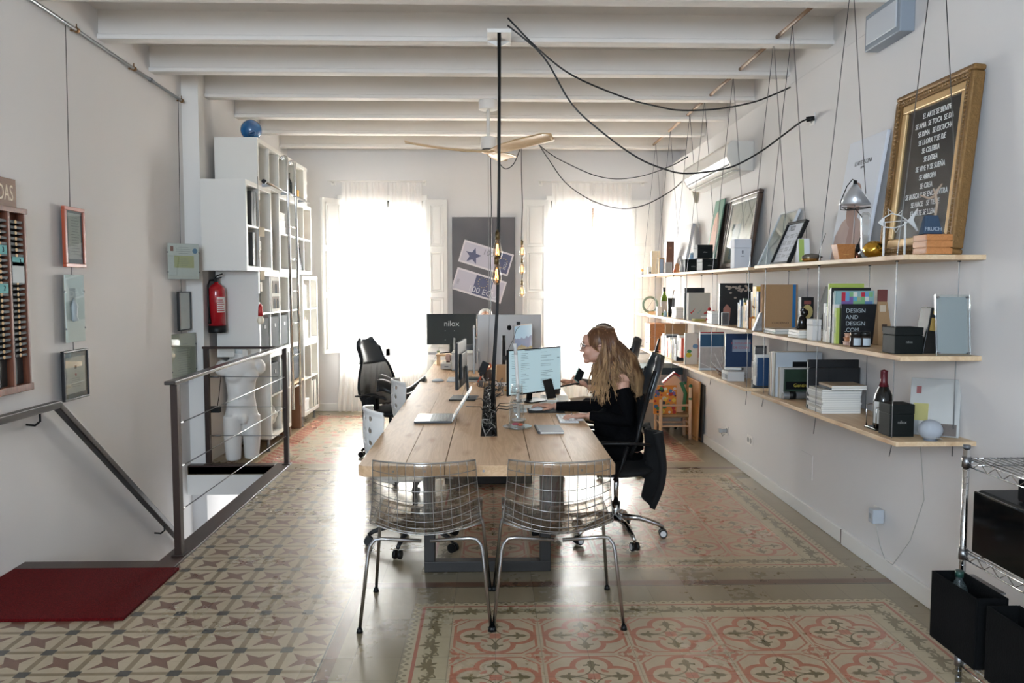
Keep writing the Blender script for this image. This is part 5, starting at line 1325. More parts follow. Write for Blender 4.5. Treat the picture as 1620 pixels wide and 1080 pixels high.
def rainbow(t, w, h):
    r = random.Random(5); cs = ['8fb0b0', 'd08a2e', 'b8283f', '7a5f9a', '6fa0c4', '5fa8bc', '7fb07a', 'a0b08a', 'd8d6cc', '5f7fa8']
    m = M(); nx = 9
    for a in range(nx):
        for b in range(3):
            m.box((w * .06 + (w * .9) * (a + .5) / nx, -.0006, h * .93 - b * h * .085), (w * .9 / nx, .0008, h * .085), (a + (b * a) % 3) % len(cs) if b else (a * 2) % len(cs))
    m.build('colour_grid', [mat(c, .5) for c in cs], t)
book('mid', 1324, 1386, 460, 1.885, .02, '8fb0b0', 'book with a rainbow colour grid behind the black design book', extra=rainbow)[0].location.y += .028
book('mid', 1321, 1384, 455, 1.875, .02, '1c1d1f', 'thin black book with brown top edge, rearmost behind the design book')[0].location.y += .055
book('mid', 1331, 1388, 481, 1.90, .026, '17191c', 'black book lettered DESIGN AND DESIGN.COM on the middle shelf', texts=[('DESIGN', .12, .83, .145, 'a9b4b8', 'LEFT'), ('AND', .12, .67, .145, 'a9b4b8', 'LEFT'), ('DESIGN', .12, .51, .145, 'a9b4b8', 'LEFT'), ('.COM', .10, .35, .145, 'a9b4b8', 'LEFT')])
for k, (pl, lb) in enumerate(((1346, 'left small dark glass jar with white label before the design book'), (1361, 'right small dark glass jar with white label before the design book'))):
    y = on_x(pl, 500, 1.885 + .045 * k).y - .055; x = on_y(pl + 8.5, 500, y).x
    t = thing('candle_jar', lb, 'jar', (x, y, zt('mid', y) + .001), 0, 'dark jars before the design book')
    m = M(); m.lathe([(0, 0), (.026, 0), (.028, .004), (.028, .052), (.024, .058), (0, .058)], 20); m.build('jar_body', mat('2b211c', .15), t)
    m = M(); m.cyl((0, 0, .058), (0, 0, .078), .026, 20); m.build('lid', mat('20201f', .3), t)
    def lbf(u, v): a = -PI / 2 - .75 + u * 1.5; return (.0285 * math.cos(a), .0285 * math.sin(a), .008 + .038 * v)
    m = M(); m.grid(lbf, 8, 1); m.build('label', mat('b9c4ca', .6), t)
for k in range(3):
    y = on_x(1331, 500, 1.885).y - .05; bxthing('soap_bar', '%s wrapped orange bar stacked before the design book' % ('lowest', 'middle', 'top')[k], 'box', (1.905 + .004 * k, y, zt('mid', y) + .001 + k * .0215), (.045, .03, .020), ('c9a596', 'b87a52', 'c99a80')[k], .002)
def coffee():
    y, z0, w, h = near('mid', 1384, 1402, 458, 2.06)
    t = thing('coffee_bag', 'kraft coffee bag with reddish folded top by the design book', 'bag', (2.06 + w / 2, y - .02, z0 + .001))
    m = M(); m.add([(-w * .55, -.035, 0), (w * .8, -.035, 0), (w * .8, .035, 0), (-w * .55, .035, 0), (-w * .45, -.006, h * .8), (w * .35, -.006, h * .8), (w * .35, .006, h * .8), (-w * .45, .006, h * .8)], [(0, 3, 2, 1), (4, 5, 6, 7), (0, 1, 5, 4), (1, 2, 6, 5), (2, 3, 7, 6), (3, 0, 4, 7)]); m.build('bag_body', mat('a3835f', .8, var=.1, vscale=30), t, bevel=.003)
    m = M(); m.bx(-w * .45, w * .35, -.008, .008, h * .78, h); m.build('folded_top', mat('6e3a34', .7), t, bevel=.003)
    m = M(); m.box((-w * .1, -.012, h * .66), (w * .5, .012, h * .12), 0); m.box((0, -.028, h * .32), (w * .4, .006, h * .12), 1); m.build('print', [mat('c9b8a0', .7), mat('3b2a20', .7)], t)
coffee()
carton('mid', 1417, 1462, 518, 1.86, .12, BOXG, 'black_carton', 'single black carton with small logo on the near middle shelf', 'box', 'nilox', ls=.13)
for k, (a, b_, lb, c_) in enumerate(((1462, 1484, 'black and gold printed box leaning behind the black carton', 'a98a4a'), (1478, 1498, 'dark brown book leaning by the clear acrylic frame', '4a3a34'))):
    y, z0, w, h = near('mid', a, b_, 497, 2.0 + .075 * k); t = thing('tall_box' if k == 0 else 'book', lb, 'box' if k == 0 else 'book', (2.01 + .075 * k, y + .02, z0 + .001), 0, None, 0, R_(9))
    m = M(); m.bx(0, .06 if k == 0 else .02, 0, .09 if k == 0 else .13, 0, .215); m.build('box_body' if k == 0 else 'cover', mat('1b1917', .4), t, bevel=.002)
    m = M(); m.box((.028 if k == 0 else .01, -.0006, .14), (.035 if k == 0 else .012, .0008, .06)); m.box((.028 if k == 0 else .01, -.0006, .195), (.03 if k == 0 else .01, .0008, .015)); m.build('print', mat(c_, .5), t)
def acr(t, w, h):
    m = M(); m.bx(-w / 2, w / 2, 0, .008, 0, h); m.build('back_plate', GLASS, t, bevel=.001)
    m = M(); m.bx(-w / 2 + .01, w / 2 - .01, .009, .011, .01, h - .01); m.build('sheet', mat('a9acad', .4), t)
    for x in (-1, 1):
        for z in (.012, h - .012): m = M(); m.cyl((x * (w / 2 - .012), -.006, z), (x * (w / 2 - .012), .016, z), .005, 10); m.build('magnet', STEEL, t)
y_ = on_x(1520, 500, 2.1).y
t = thing('acrylic_photo_holder', 'clear acrylic block frame at the near end of the middle shelf', 'picture', (2.075, y_, zt('mid', y_) + .0015), R_(-3), None, R_(-6)); acr(t, .155, .275)

# ---- bottom shelf
def dbox(zadd, lb):
    y, z0, w, h = near('bot', 1028, 1070, 505, 1.85); hh = .155
    t = thing('drawer_box', lb, 'box', (1.85, y - .0, z0 + .001 + zadd), 0, 'wooden drawer boxes')
    m = M(); m.bx(.012, .29, 0, .30, 0, hh); m.build('case', ORWOOD, t, bevel=.002)
    m = M(); m.bx(0, .011, .004, .296, .004, hh - .004); d = m.build('drawer', PINE, t, bevel=.002); m = M(); m.cyl((-.012, .15, hh * .55), (0, .15, hh * .55), .008, 10); m.build('knob', BLACK, d)
dbox(0, 'lower wooden drawer box at the far end of the bottom shelf'); dbox(.157, 'upper wooden drawer box at the far end of the bottom shelf')
y = on_x(1031, 540, 1.86).y - .15; t = thing('cordless_phone', 'black cordless phone standing in its cradle on the bottom shelf', 'phone', (1.88, y, zt('bot', y) + .001))
m = M(); m.tube([(0, 0, .01), (.015, 0, .08), (.035, 0, .155)], [.022, .022, .018], 10, flat=.6); m.build('handset', BLACK, t); m = M(); m.bx(-.02, .05, -.03, .03, 0, .018); m.build('cradle', BLACK, t, bevel=.004)
y2 = y - .10; m = M(); m.ball((0, 0, .018), (.028, .025, .018), 12, 8); tag(m.build('tape_roll', mat('c8481f', .5), loc=(1.92, y2, zt('bot', y2) + .001)), 'orange round gadget beside the cordless phone', 'ornament')
spines('bot', 1045, 1056, (.20, .22, .24), 1.88, .17, ['b5552c', '35414f', 'dcdad4', 'cfc7b8'], 'book beside the cordless phone', 'books beside the cordless phone', seed=11)
book('bot', 1053, 1088, 512, 1.90, .03, KRAFT, 'brown board folder standing on the far bottom plank', name='folder', cat='folder')
spines('bot', 1057, 1077, (.19, .21, .17, .22, .20), 1.87, .18, ['c0492e', 'dcdad4', '1b1c1e', 'e8e6e0', 'cfc7b8', 'cfa43a', 'dcdad4'], 'book on the far bottom plank', 'books left of the leaf print book', seed=12)
def leaves(t, w, h):
    m = M()
    for (x, z, mi, s_) in ((.3, .3, 0, .03), (.35, .42, 1, .022), (.8, .58, 2, .028)):
        m.prism([(w * x + s_ * math.cos(q * PI / 5), h * z + s_ * .8 * math.sin(q * PI / 5)) for q in range(10)], 0, .0006, mi, T_front(0, -.0006, 0))
    m.build('leaf_print', [mat('c9b82f', .6), mat('3f8a5a', .6), mat('6a8aa8', .6)], t)
book('bot', 1084, 1105, 527, 1.87, .03, 'cfc6ba', 'beige book with small coloured leaf prints on the bottom shelf', extra=leaves)
# middle bottom plank
def sea(t, w, h):
    m = M(); m.bx(0.003, w - .002, -.001, 0, h * .62, h * .94, 0); m.bx(.003, w - .002, -.001, 0, h * .97, h, 1); m.bx(.003, w - .002, -.001, 0, 0.02, h * .6, 2)
    m.build('cover_print', [mat('24506f', .5), mat('a02a34', .5), mat('b9b0a8', .5, var=.3, vscale=20)], t)
book('bot', 1108, 1146, 525, 1.86, .03, 'cfd3d6', 'book with blue sea cover and red top strip behind the wire basket', extra=sea)
y = on_x(1132, 560, 1.9).y - .10
t = thing('skewer_basket', 'bowl of long thin white and brown wooden skewers fanning out', 'basket', (1.95, y, zt('bot', y) + .001))
r = random.Random(4)
for mi, cc, nm in ((0, 'e4e2dd', 'white_skewers'), (1, '7a5236', 'brown_skewers')):
    m = M()
    for k in range(26):
        a = r.uniform(0, 2 * PI); el = r.uniform(.35, 1.1); L = r.uniform(.12, .24) if mi == 0 else r.uniform(.06, .12)
        dx, dy_, dz_ = math.cos(a) * math.cos(el), math.sin(a) * math.cos(el) * .35, math.sin(el)
        m.cyl((dx * .01, dy_ * .01, .012), (dx * L, dy_ * L, .012 + dz_ * L), .0014, 5)
    m.build(nm, mat(cc, .6), t)
m = M(); m.lathe([(0, 0), (.045, 0), (.06, .025), (.056, .025), (.042, .004), (0, .004)], 20); m.build('bowl', mat('8a6a50', .5), t)
def expl(t, w, h):
    m = M(); m.bx(w * .25, w * .93, -.001, 0, h * .60, h * .87, 0); m.bx(.002, w - .002, -.001, 0, 0.0, h * .26, 1); m.build('cover_print', [mat('8d96a4', .5), mat('a9a29c', .6)], t)
book('bot', 1149, 1191, 528, 1.885, .028, '1e3658', 'blue book titled EL EXPLICADOR DE COSAS on the bottom shelf', texts=[('EL EXPLICADOR', .58, .79, .062, 'b04a50', 'CENTER'), ('DE COSAS', .58, .69, .078, 'b04a50', 'CENTER'), ('MANUEL MORA', .5, .06, .045, '7a4a44', 'CENTER')], extra=lambda t, w, h: (expl(t, w, h), [setattr(c, 'location', (0, -.0012, 0)) for c in t.children if c.name.startswith('lettering')]))
t, w, h = carton('bot', 1153, 1180, 588, 1.84, .17, 'cbcac8', 'white_carton', 'low white carton with printed icons lying before the blue book', 'box', lid=False)
m = M()
for k in range(4): m.bx(-w / 2 - .0006, -w / 2, -.07 + .035 * k, -.05 + .035 * k, h * .25, h * .7)
m.build('icon_print', mat('55606a', .6), t)
y = on_x(1150, 590, 1.9).y; t = thing('white_cable_case', 'slim white object with black tip lying on the low white carton', 'gadget', (1.93, y - .08, zt('bot', y) + h + .004), R_(-15)); m = M(); m.bx(-.07, .06, -.02, .02, 0, .018); m.build('case', WHITE, t, bevel=.004); m = M(); m.bx(.06, .075, -.018, .018, 0.002, .016); m.build('tip', BLACK, t, bevel=.003)
spines('bot', 1188, 1199, (.20, .215, .19), 1.88, .2, ['1a3f66', 'dcdad4', 'e8e6e0', '3a3d40'], 'book at the near end of the middle bottom plank', 'books at the near end of the middle bottom plank', seed=14)
def darkcover(t, w, h):
    m = M(); m.bx(w * .05, w * .95, -.001, 0, h * .5, h * .95, 0); m.bx(w * .25, w * .95, -.0014, -.001, 0.02, h * .47, 1); m.build('cover_print', [mat('5c5a58', .5, var=.5, vscale=30), BLKM], t)
book('bot', 1196, 1214, 547, 1.915, .02, '2a2b2e', 'dark grey book with a stony print before the records', extra=darkcover)
# records
y = on_x(1216, 600, 1.87).y
LPN = [('8a8378', 'grey'), ('3b3a38', 'black'), ('a8a095', 'taupe'), ('c9b9a5', 'beige'), ('6a4a34', 'brown'), ('d5d8da', 'white'), ('5c625f', 'slate'), ('b8b4aa', 'stone')]
for k in range(9):
    c_, n_ = LPN[k % 8]; yy = y - k * .012; lb = '%s record sleeve in the row, %s from the far end' % (n_, ORD[k])
    t = thing('vinyl_record', lb, 'record', (1.87, yy, zt('bot', yy) + .001), 0, 'record sleeves on the bottom shelf')
    m = M(); m.bx(0, .305, -.009, .001, 0, .29 + .003 * (k % 4)); m.build('sleeve', mat(c_, .4), t, bevel=.001)
    m = M(); m.bx(.302, .307, -.006, -.002, .02, .27); m.build('disc_edge', BLKM, t)
yl = y - 9 * .012 - .004
t = thing('vinyl_record', 'white record sleeve lettered Sting with a black and white photo', 'record', (1.875, yl, zt('bot', yl) + .001), 0, 'record sleeves on the bottom shelf')
m = M(); m.bx(0, .305, -.009, .001, 0, .295); m.build('sleeve', mat('b9bfc4', .25), t, bevel=.001)
m = M(); m.bx(.11, .295, -.0100, -.009, .10, .235, 0); m.prism([(.14, .15), (.15, .18), (.2, .19), (.23, .17), (.25, .15)], .0, .0006, 1, T_front(0, -.0101, 0)); m.build('photo', [BLKM, mat('8a8c8c', .6)], t)
m = M(); m.text('Sting', .035, T_front(.06, -.0098, .13), .0004); m.build('lettering', BLKM, t)
for k in range(5):
    c_ = ('d5d8da', 'c8c0b4', '6a5a4a', 'cfc7b8', 'b9b4ac')[k]; yy = yl - .012 - k * .011
    t = thing('book', '%s low record box sleeve before the Sting record, %s from the far end' % (('white', 'beige', 'brown', 'cream', 'grey')[k], ORD[k]), 'record', (1.885, yy, zt('bot', yy) + .001), 0, 'low sleeves before the white record')
    m = M(); m.bx(0, .22, -.008, .001, 0, .20); m.build('cover', mat(c_, .4), t, bevel=.001); m = M(); m.bx(.22, .2205, -.006, -.001, .01, .19); m.build('pages', PAPER, t)
yg = yl - .012 - 5 * .011 - .004
t = thing('book', 'dark green book with yellow lettering on the bottom shelf', 'book', (1.905, yg, zt('bot', yg) + .001))
m = M(); m.bx(0, .19, -.016, .001, 0, .19); m.build('cover', mat('2f4033', .3, var=.4, vscale=12), t, bevel=.001)
m = M(); m.bx(.01, .19, -.0165, -.016, .06, .11, 0); m.text('Gentina', .032, T_front(.11, -.0170, .085), .0004, 1); m.build('lettering', [BLKM, mat('b9a83a', .6)], t)
t = thing('silver_torch', 'silver cylinder gadget lying before the green book', 'gadget', (1.90, yg - .06, zt('bot', yg - .06) + .027), 0)
m = M(); m.cyl((-.02, 0, 0), (.13, 0, 0), .024, 20); m.build('barrel', mat('8f9294', .3, .6), t, bevel=.003); m = M(); m.cyl((.02, 0, 0), (.06, 0, 0), .0255, 20); m.build('grip', BLACK, t)
# black folders
yb = on_x(1279, 640, 1.88).y
for k, (w_, h_, lb, rzz) in enumerate(((.34, .285, 'large black folder standing behind the magazine pile', 0), (.30, .24, 'second black folder standing before the large one', 0), (.12, .24, 'narrow black folder with white pages, leftmost of the black folders', .0))):
    yy = yb + .03 - k * .03; ww = min(w_, 2.19 - 1.885)
    t = thing('black_folder', lb, 'folder', (1.885 - (.02 if k == 2 else 0), yy, zt('bot', yy) + .001), 0, 'black folders on the near bottom plank'); m = M(); m.bx(0, ww, 0, .022, 0, h_); m.build('cover', mat('121315', .6), t, bevel=.002)
    m = M(); m.bx(-.001, .0, .008, .014, h_ * .4, h_ * .95); m.build('page_edge', mat('9a9c9e', .6), t)
# magazine pile
z1 = stack('bot', 1303, 1372, 0, 11, .0125, .21, 1.865, 'glossy white magazine in the tall pile', 'tall pile of white magazines', ['c8c7c3', 'dcdad4', 'b8b4aa', 'c8c7c3'], seed=7, w=.23)
yy = on_x(1303, 500, 1.865).y
stack('bot', 1320, 1378, 0, 2, .0125, .19, 1.90, 'book lying on top of the white magazine pile', 'books on top of the magazine pile', ['35414f', 'b9a58c'], seed=8, w=.2, z_add=11 * .0125 + .002, name='book')
# bottle in wire holder
y = on_x(1378, 650, 1.875).y - .0; xw = on_y(1400, 650, y).x; z0 = zt('bot', y)
t = thing('cava_bottle', 'black sparkling wine bottle with long white label in a chrome holder', 'bottle', (xw, y + .02, z0 + .013))
m = M(); m.lathe([(0, 0), (.042, 0), (.046, .01), (.047, .12), (.040, .16), (.022, .20), (.016, .225), (.016, .27), (.018, .275), (0, .278)], 28); m.build('bottle_body', mat('0b0c0c', .08, name='dark_glass'), t)
m = M(); m.lathe([(.0235, .20), (.0175, .226), (.0175, .272), (.020, .279), (.0, .285)], 20); m.build('foil', mat('5a1a22', .35), t)
def lab(u, v): a = -PI / 2 - 1.5 + u * 1.5; rr_ = .0486 if v < .62 else .0483 - (v - .62) * .05; return (rr_ * math.cos(a), rr_ * math.sin(a), .02 + .16 * v)
m = M(); m.grid(lab, 8, 8); m.build('label', mat('c9c8c4', .6), t)
t = thing('bottle_holder', 'chrome wire bottle holder on a black base', 'bottle holder', (xw, y + .02, z0 + .001))
m = M(); m.bx(-.065, .065, -.06, .06, 0, .011); m.build('base', BLKG, t, bevel=.002)
for sx_ in (-1, 1):
    for sy_ in (-1, 1): 
        m = M(); m.tube([(sx_ * .058, sy_ * .052, .011), (sx_ * .058, sy_ * .052, .115), (sx_ * .02 + .0, sy_ * .056, .120)], .003, 6); m.build('wire', CHROME, t)
carton('bot', 1413, 1452, 640, 1.865, .11, BOXG, 'black_carton', 'black carton with small logo on the near bottom shelf', 'box', 'nilox', ls=.14)
# smart speaker
y = on_x(1454, 690, 1.955).y; t = thing('smart_speaker', 'pale grey spherical smart speaker at the near end of the bottom shelf', 'speaker', (1.955 + .052, y, zt('bot', y) + .0005))
m = M(); m.ball((0, 0, .048), (.052, .052, .047), 28, 18); m.build('speaker_body', mat('aab0b8', .8, bump=.3, bscale=600), t)
def cap(u, v): a = u * 2 * PI; p = .35 + v * .9; return (.0524 * math.cos(p) * math.cos(a), .0524 * math.cos(p) * math.sin(a), .048 + .0474 * math.sin(p))
m = M(); m.lathe([(.030, .0008), (.032, .003)], 20); m.build('base_ring', mat('8a8f96', .6), t)
sp = t.location
# glossy panel leaning near the end
def gp(t, w, h):
    m = M(); m.bx(-w / 2, w / 2, 0, .006, 0, h); m.build('panel', mat('b9bcbc', .12, .4, name='glossy_panel'), t, bevel=.002)
    m = M(); m.bx(-w * .42, -w * .12, -.001, 0, h * .25, h * .55, 0); m.bx(-w * .38, -w * .28, -.001, 0, h * .72, h * .85, 1); m.bx(-w * .1, w * .45, -.001, 0, .005, h * .22, 2); m.build('print', [mat('a8a05c', .5), mat('7a3a38', .5), mat('5c5048', .5, var=.4, vscale=30)], t)
y_ = on_x(1478, 640, 2.06).y; t = thing('glossy_display_board', 'glossy white panel with small prints leaning behind the smart speaker', 'panel', (2.08, y_ + .04, zt('bot', y_) + .0015), R_(-35), None, R_(-16)); gp(t, .215, .275)

# cables and wall plates on the right wall
pl = on_x(1386, 812, 2.19)
def plate(px, py, label, n=1, cat='socket'):
    p = on_x(px, py, 2.2); t = thing('wall_socket', label, cat, (2.2, p.y, p.z))
    m = M(); m.bx(-.008, 0, -.04 * (1 + .7 * (n - 1)), .04 * (1 + .7 * (n - 1)), -.04, .04); m.build('plate', WHITE, t, bevel=.003)
    for k in range(n):
        yy = (k - (n - 1) / 2) * .066; m = M(); m.cyl((-.010, yy, 0), (-.0075, yy, 0), .024, 18); m.build('recess', mat('9a9a98', .6), t)
    return t
plate(1151, 681, 'white wall socket with a grey plug, farther one below the shelves')
plate(1187, 696, 'white double wall socket, nearer one below the shelves', 2)
plate(1389, 812, 'white wall socket holding the power adapter near the baseboard')
plate(1286, 189, 'white wall socket high on the wall where the black cable plugs in')
p = on_x(1151, 681, 2.2); t = thing('plug', 'grey plug with dangling leads in the farther low socket', 'plug', (2.17, p.y, p.z)); m = M(); m.cyl((.018, 0, 0), (-.03, 0, .0), .02, 12, 0, .015); m.box((-.035, .01, .0), (.03, .05, .035)); m.build('plug_body', mat('aeb0b0', .5), t, bevel=.004); m = M(); m.tube([(-.03, 0, -.015), (-.02, -.01, -.05), (.0, .0, -.03)], .003, 6); m.build('lead', mat('8a8c8c', .5), t)
p = on_x(1384, 814, 2.15); t = thing('power_adapter', 'small grey power adapter plugged in near the baseboard', 'adapter', (2.155, p.y, p.z)); m = M(); m.bx(-.03, .034, -.03, .03, -.045, .035); m.build('adapter_body', mat('b4bac0', .5), t, bevel=.006); m = M(); m.bx(-.031, -.03, -.012, .012, -.02, .01); m.build('rating_label', mat('9aa0a6', .6), t)
a = on_x(1384, 830, 2.17); b1 = on_x(1392, 862, 2.185); b2 = on_x(1400, 885, 2.185); c0 = on_x(1415, 893, 2.176); c1 = on_x(1440, 855, 2.19); c2 = on_x(1462, 790, 2.19); c3 = on_x(1476, 720, 2.17)
m = M(); m.tube([(2.155, p.y, p.z - .045), (2.16, p.y, p.z - .07), b1, b2, (c0.x - .01, c0.y, c0.z), c1, c2, (2.05, c3.y - .1, .86), (2.02, sp.y - .075, .92), (sp.x, sp.y - .052, sp.z + .02)], .002, 6)
tag(m.build('speaker_cable', mat('b5b5b0', .5)), 'thin pale cable running down the wall from the round speaker to the adapter', 'cable')
p = on_x(1276, 735, 2.2); m = M(); m.bx(2.196, 2.2, p.y - .11, p.y + .11, p.z - .085, p.z + .085); struct(m.build('trim_21', WALL, bevel=.002))
# under shelf: cabinet, child chair, boards
y = 8.75
t = thing('filing_cabinet', 'grey metal pedestal cabinet on castors under the far shelves', 'cabinet', (1.86, 9.0, 0))
m = M(); m.bx(-.27, .27, -.0, .55, .05, .62); m.build('case', mat('b3b0ac', .4), t, bevel=.004)
for k in range(3):
    m = M(); m.bx(-.288, -.271, .02, .53, .07 + .185 * k, .24 + .185 * k); d = m.build('drawer', mat('c5c2be', .4), t, bevel=.003); m = M(); m.bx(-.298, -.288, .2, .36, .2 + .185 * k, .215 + .185 * k); m.build('handle', STEEL, d)
for a_ in ((-.22, .05), (.22, .05), (-.22, .5), (.22, .5)): m = M(); m.cyl((a_[0] - .012, a_[1], .025), (a_[0] + .012, a_[1], .025), .025, 14); m.build('castor', BLACK, t)
m = M(); m.bx(1.60, 2.14, 8.98, 9.55, .625, .70); tag(m.build('storage_case', mat('1c3a44', .5), bevel=.006), 'flat dark teal case lying on the grey pedestal cabinet', 'case')
t = thing('tool_crate', 'small wooden drawer box between cabinet and child chair', 'box', (1.77, 8.82, .001)); m = M(); m.bx(-.16, .05, -.05, .08, .34, .52); m.build('case', PINE, t, bevel=.003); m = M(); m.bx(-.12, .02, -.045, .075, 0, .34); m.build('stand', mat('9a9894', .5), t); m = M(); m.cyl((-.10, -.055, .43), (-.10, -.05, .43), .01, 10); m.build('knob', BLACK, t)
CW = mat('d8b494', .55)
t = thing('child_chair', 'small pale wooden child chair with rush seat and green rings', 'chair', (1.93, 8.55, 0))
for (x, yy, h_) in ((-.15, -.12, .42), (.16, -.12, .55), (-.15, .14, .42), (.16, .14, .55)):
    m = M(); m.cyl((x, yy, 0), (x, yy, h_), .018, 12); l = m.build('leg', CW, t)
    if h_ > .5: m = M(); m.cyl((x, yy, h_ - .13), (x, yy, h_ - .11), .0195, 12); m.ball((x, yy, h_ + .012), .02, 12, 8); m.build('green_ring', mat('2f6a44', .5), l)
for z_, ya in ((.14, -.12), (.14, .14), (.36, -.12), (.36, .14)): m = M(); m.cyl((-.15, ya, z_), (.16, ya, z_), .011, 10); m.build('rail', CW, t)
for z_ in (.17,): 
    for xx in (-.15, .16): m = M(); m.cyl((xx, -.12, z_), (xx, .14, z_), .011, 10); m.build('rail', CW, t)
m = M(); m.bx(-.16, .17, -.13, .15, .235, .265); m.build('seat', mat('a9855a', .8, bump=.5, bscale=150), t, bevel=.008)
t = thing('picture_book', 'bright orange cartoon cover picture book standing on the child chair', 'book', (1.83, 8.46, .267), 0)
m = M(); m.bx(-.12, .12, 0, .02, 0, .30); m.build('cover', mat('d8862e', .4), t, bevel=.002)
r = random.Random(2); m = M(); cs = ['b5302a', '3a6f9a', '3f8a4a', 'e0c04a', '2b2b30', 'd8d0c0', '7a5a9a']
for k in range(46):
    x, z, s_ = r.uniform(-.11, .11), r.uniform(.01, .28), r.uniform(.008, .026); x = max(-.118 + s_, min(.118 - s_, x)); z = max(s_, z)
    m.prism([(x + s_ * math.cos(q * PI / 3 + k), z + s_ * math.sin(q * PI / 3 + k)) for q in range(6)], 0, .0003 + .00002 * k, k % 7, T_front(0, -.0003, 0))
m.build('cover_print', [mat(c, .5) for c in cs], t)
m = M(); m.bx(-.118, .118, .003, .017, .003, .298); m.build('pages', PAPER, t)
t = thing('toy_house', 'wooden toy house with red roof behind the picture book', 'toy', (1.95, 8.60, .267))
m = M(); m.bx(-.1, .1, -.03, .03, 0, .30); m.prism([(-.11, .30), (.11, .30), (0, .40)], -.03, .03, 0, T_front(0, 0, 0)); m.build('house_body', CW, t, bevel=.003)
m = M(); m.bar((-.12, 0, .315), (0.0, 0, .42), .07, .012); m.bar((.06, 0, .38), (0.0, 0, .425), .07, .012); m.build('roof', mat('b8352c', .5), t)
m = M(); m.tube([(.1, -.04, .02), (.12, -.04, .2), (.07, -.04, .32)], .02, 8); m.build('green_track', mat('3f7f52', .5), t)
for k, (c_, lb) in enumerate((('b5824c', 'orange brown wooden board leaning on the wall by the child chair'), ('2f2a26', 'thin dark board leaning on the wall behind the orange board'))):
    t = thing('leaning_board', lb, 'board', (2.13 + .035 * k, 8.62 - .08 * k, 0.001), 0, None, 0, R_(2)); m = M(); m.bx(0, .02, -.3, .22, 0, .62 - .03 * k); m.build('board', mat(c_, .5), t, bevel=.002); m = M(); m.bx(-.0006, 0, -.28, .2, .02, .04); m.build('edge_strip', mat('8a6038', .5), t)
# extra shelf bracket lines not visible; air conditioner, siren, junction box
a = on_x(1094, 250, 2.0); b_ = on_x(1152, 230, 2.0)
t = thing('air_conditioner', 'white wall mounted air conditioner high on the right wall', 'air conditioner', (2.2, 7.0, 2.72))
ya_ = on_x(1086, 240, 2.0).y; yb_ = on_x(1152, 240, 1.98).y; zt_ = on_x(1152, 222, 1.98).z; zb_ = on_x(1152, 270, 1.98).z
t.location = (2.2, (ya_ + yb_) / 2, zb_); L_ = ya_ - yb_; H = zt_ - zb_
prof = [(0, 0), (-.10, 0), (-.19, .05), (-.225, .12), (-.22, .22), (-.19, H), (0, H)]
m = M(); TT = Matrix(((1, 0, 0, 0), (0, 0, 1, -L_ / 2), (0, 1, 0, 0), (0, 0, 0, 1))); m.prism(prof, .02, L_ - .02, 0, TT); m.build('body', mat('dfdcd6', .3), t, bevel=.012)
for s_ in (0, 1): m = M(); m.prism([(p[0] * 1.02, p[1]) for p in prof], L_ - .02 if s_ else 0, L_ if s_ else .02, 0, TT); m.build('end_cap', mat('d0cdc6', .35), t, bevel=.01)
m = M(); m.bar((-.12, -L_ / 2 + .05, .008), (-.12, L_ / 2 - .05, .008), .09, .008); m.build('louvre', mat('c9c6c0', .4), t, bevel=.002); m = M(); m.bar((-.20, -L_ / 2 + .05, .06), (-.20, L_ / 2 - .05, .06), .012, .01); m.build('seam', mat('6a6a68', .5), t)
t = thing('alarm_sensor', 'small grey white triangular alarm sensor under the air conditioner', 'sensor', tuple(on_x(1100, 302, 2.17)))
m = M(); m.add([(.03, -.05, .06), (.03, .05, .06), (-.06, -.045, .06), (-.06, .045, .06), (.03, -.01, -.13), (-.0, .01, -.13)], [(0, 1, 3, 2), (0, 2, 5, 4), (1, 4, 5, 3), (2, 3, 5), (0, 4, 1)]); m.build('housing', mat('a9a394', .4), t, bevel=.006); m = M(); m.box((-.045, 0, .02), (.03, .05, .02)); m.build('lens', mat('55524c', .3), t)
q = on_x(1395, 40, 2.12); t = thing('emergency_light', 'grey rectangular fixture mounted at the top of the right wall', 'light fixture', (2.2, q.y, q.z - .09))
m = M(); m.bx(-.08, 0, -.20, .20, 0, .20); m.build('housing', mat('8b949e', .5), t, bevel=.006); m = M(); m.bx(-.088, -.081, -.17, .17, .03, .17); m.build('diffuser', mat('c9ced4', .3), t, bevel=.003)
# ================================================================ the long table
TZ = .75
t = thing('work_table', 'long light wood plank table on dark steel frames in the middle of the room', 'table', (-.015, 3.84, 0))
X0, X1 = -.62, .615; Y1 = 5.58
hx0, hx1, hy0, hy1 = -.045, .053, .76, 3.35
boards = [(X0, -.3955), (-.395, -.207), (.209, .41), (.4105, X1)]
def plank_poly(a, b):
    c = .03
    pts = [(a + (c if a == X0 else 0), 0), (b - (c if b == X1 else 0), 0)]
    if b == X1: pts.append((b, c))
    pts += [(b, Y1), (a, Y1)]
    if a == X0: pts.append((a, c))
    return pts
for k, (a, b) in enumerate(boards):
    m = M(); m.prism(plank_poly(a, b), TZ - .052, TZ); m.build('top_plank', OAK, t, bevel=.0015 if 0 < k < 3 else .003)
m = M(); m.bx(-.203, .205, 0, hy0, TZ - .052, TZ); m.bx(-.203, hx0, hy0, hy1, TZ - .052, TZ); m.bx(hx1, .205, hy0, hy1, TZ - .052, TZ); m.bx(-.203, .205, hy1, Y1, TZ - .052, TZ)
m.build('top_plank', OAK, t)
for x in (-.45, -.3, -.02, .15, .45): m = M(); m.cyl((x, -.0015, TZ - .026), (x, .001, TZ - .026), .006, 10); m.build('screw', STEEL, t)
FR = mat('231f1c', .5, .2, var=.2, vscale=10, name='raw_steel')
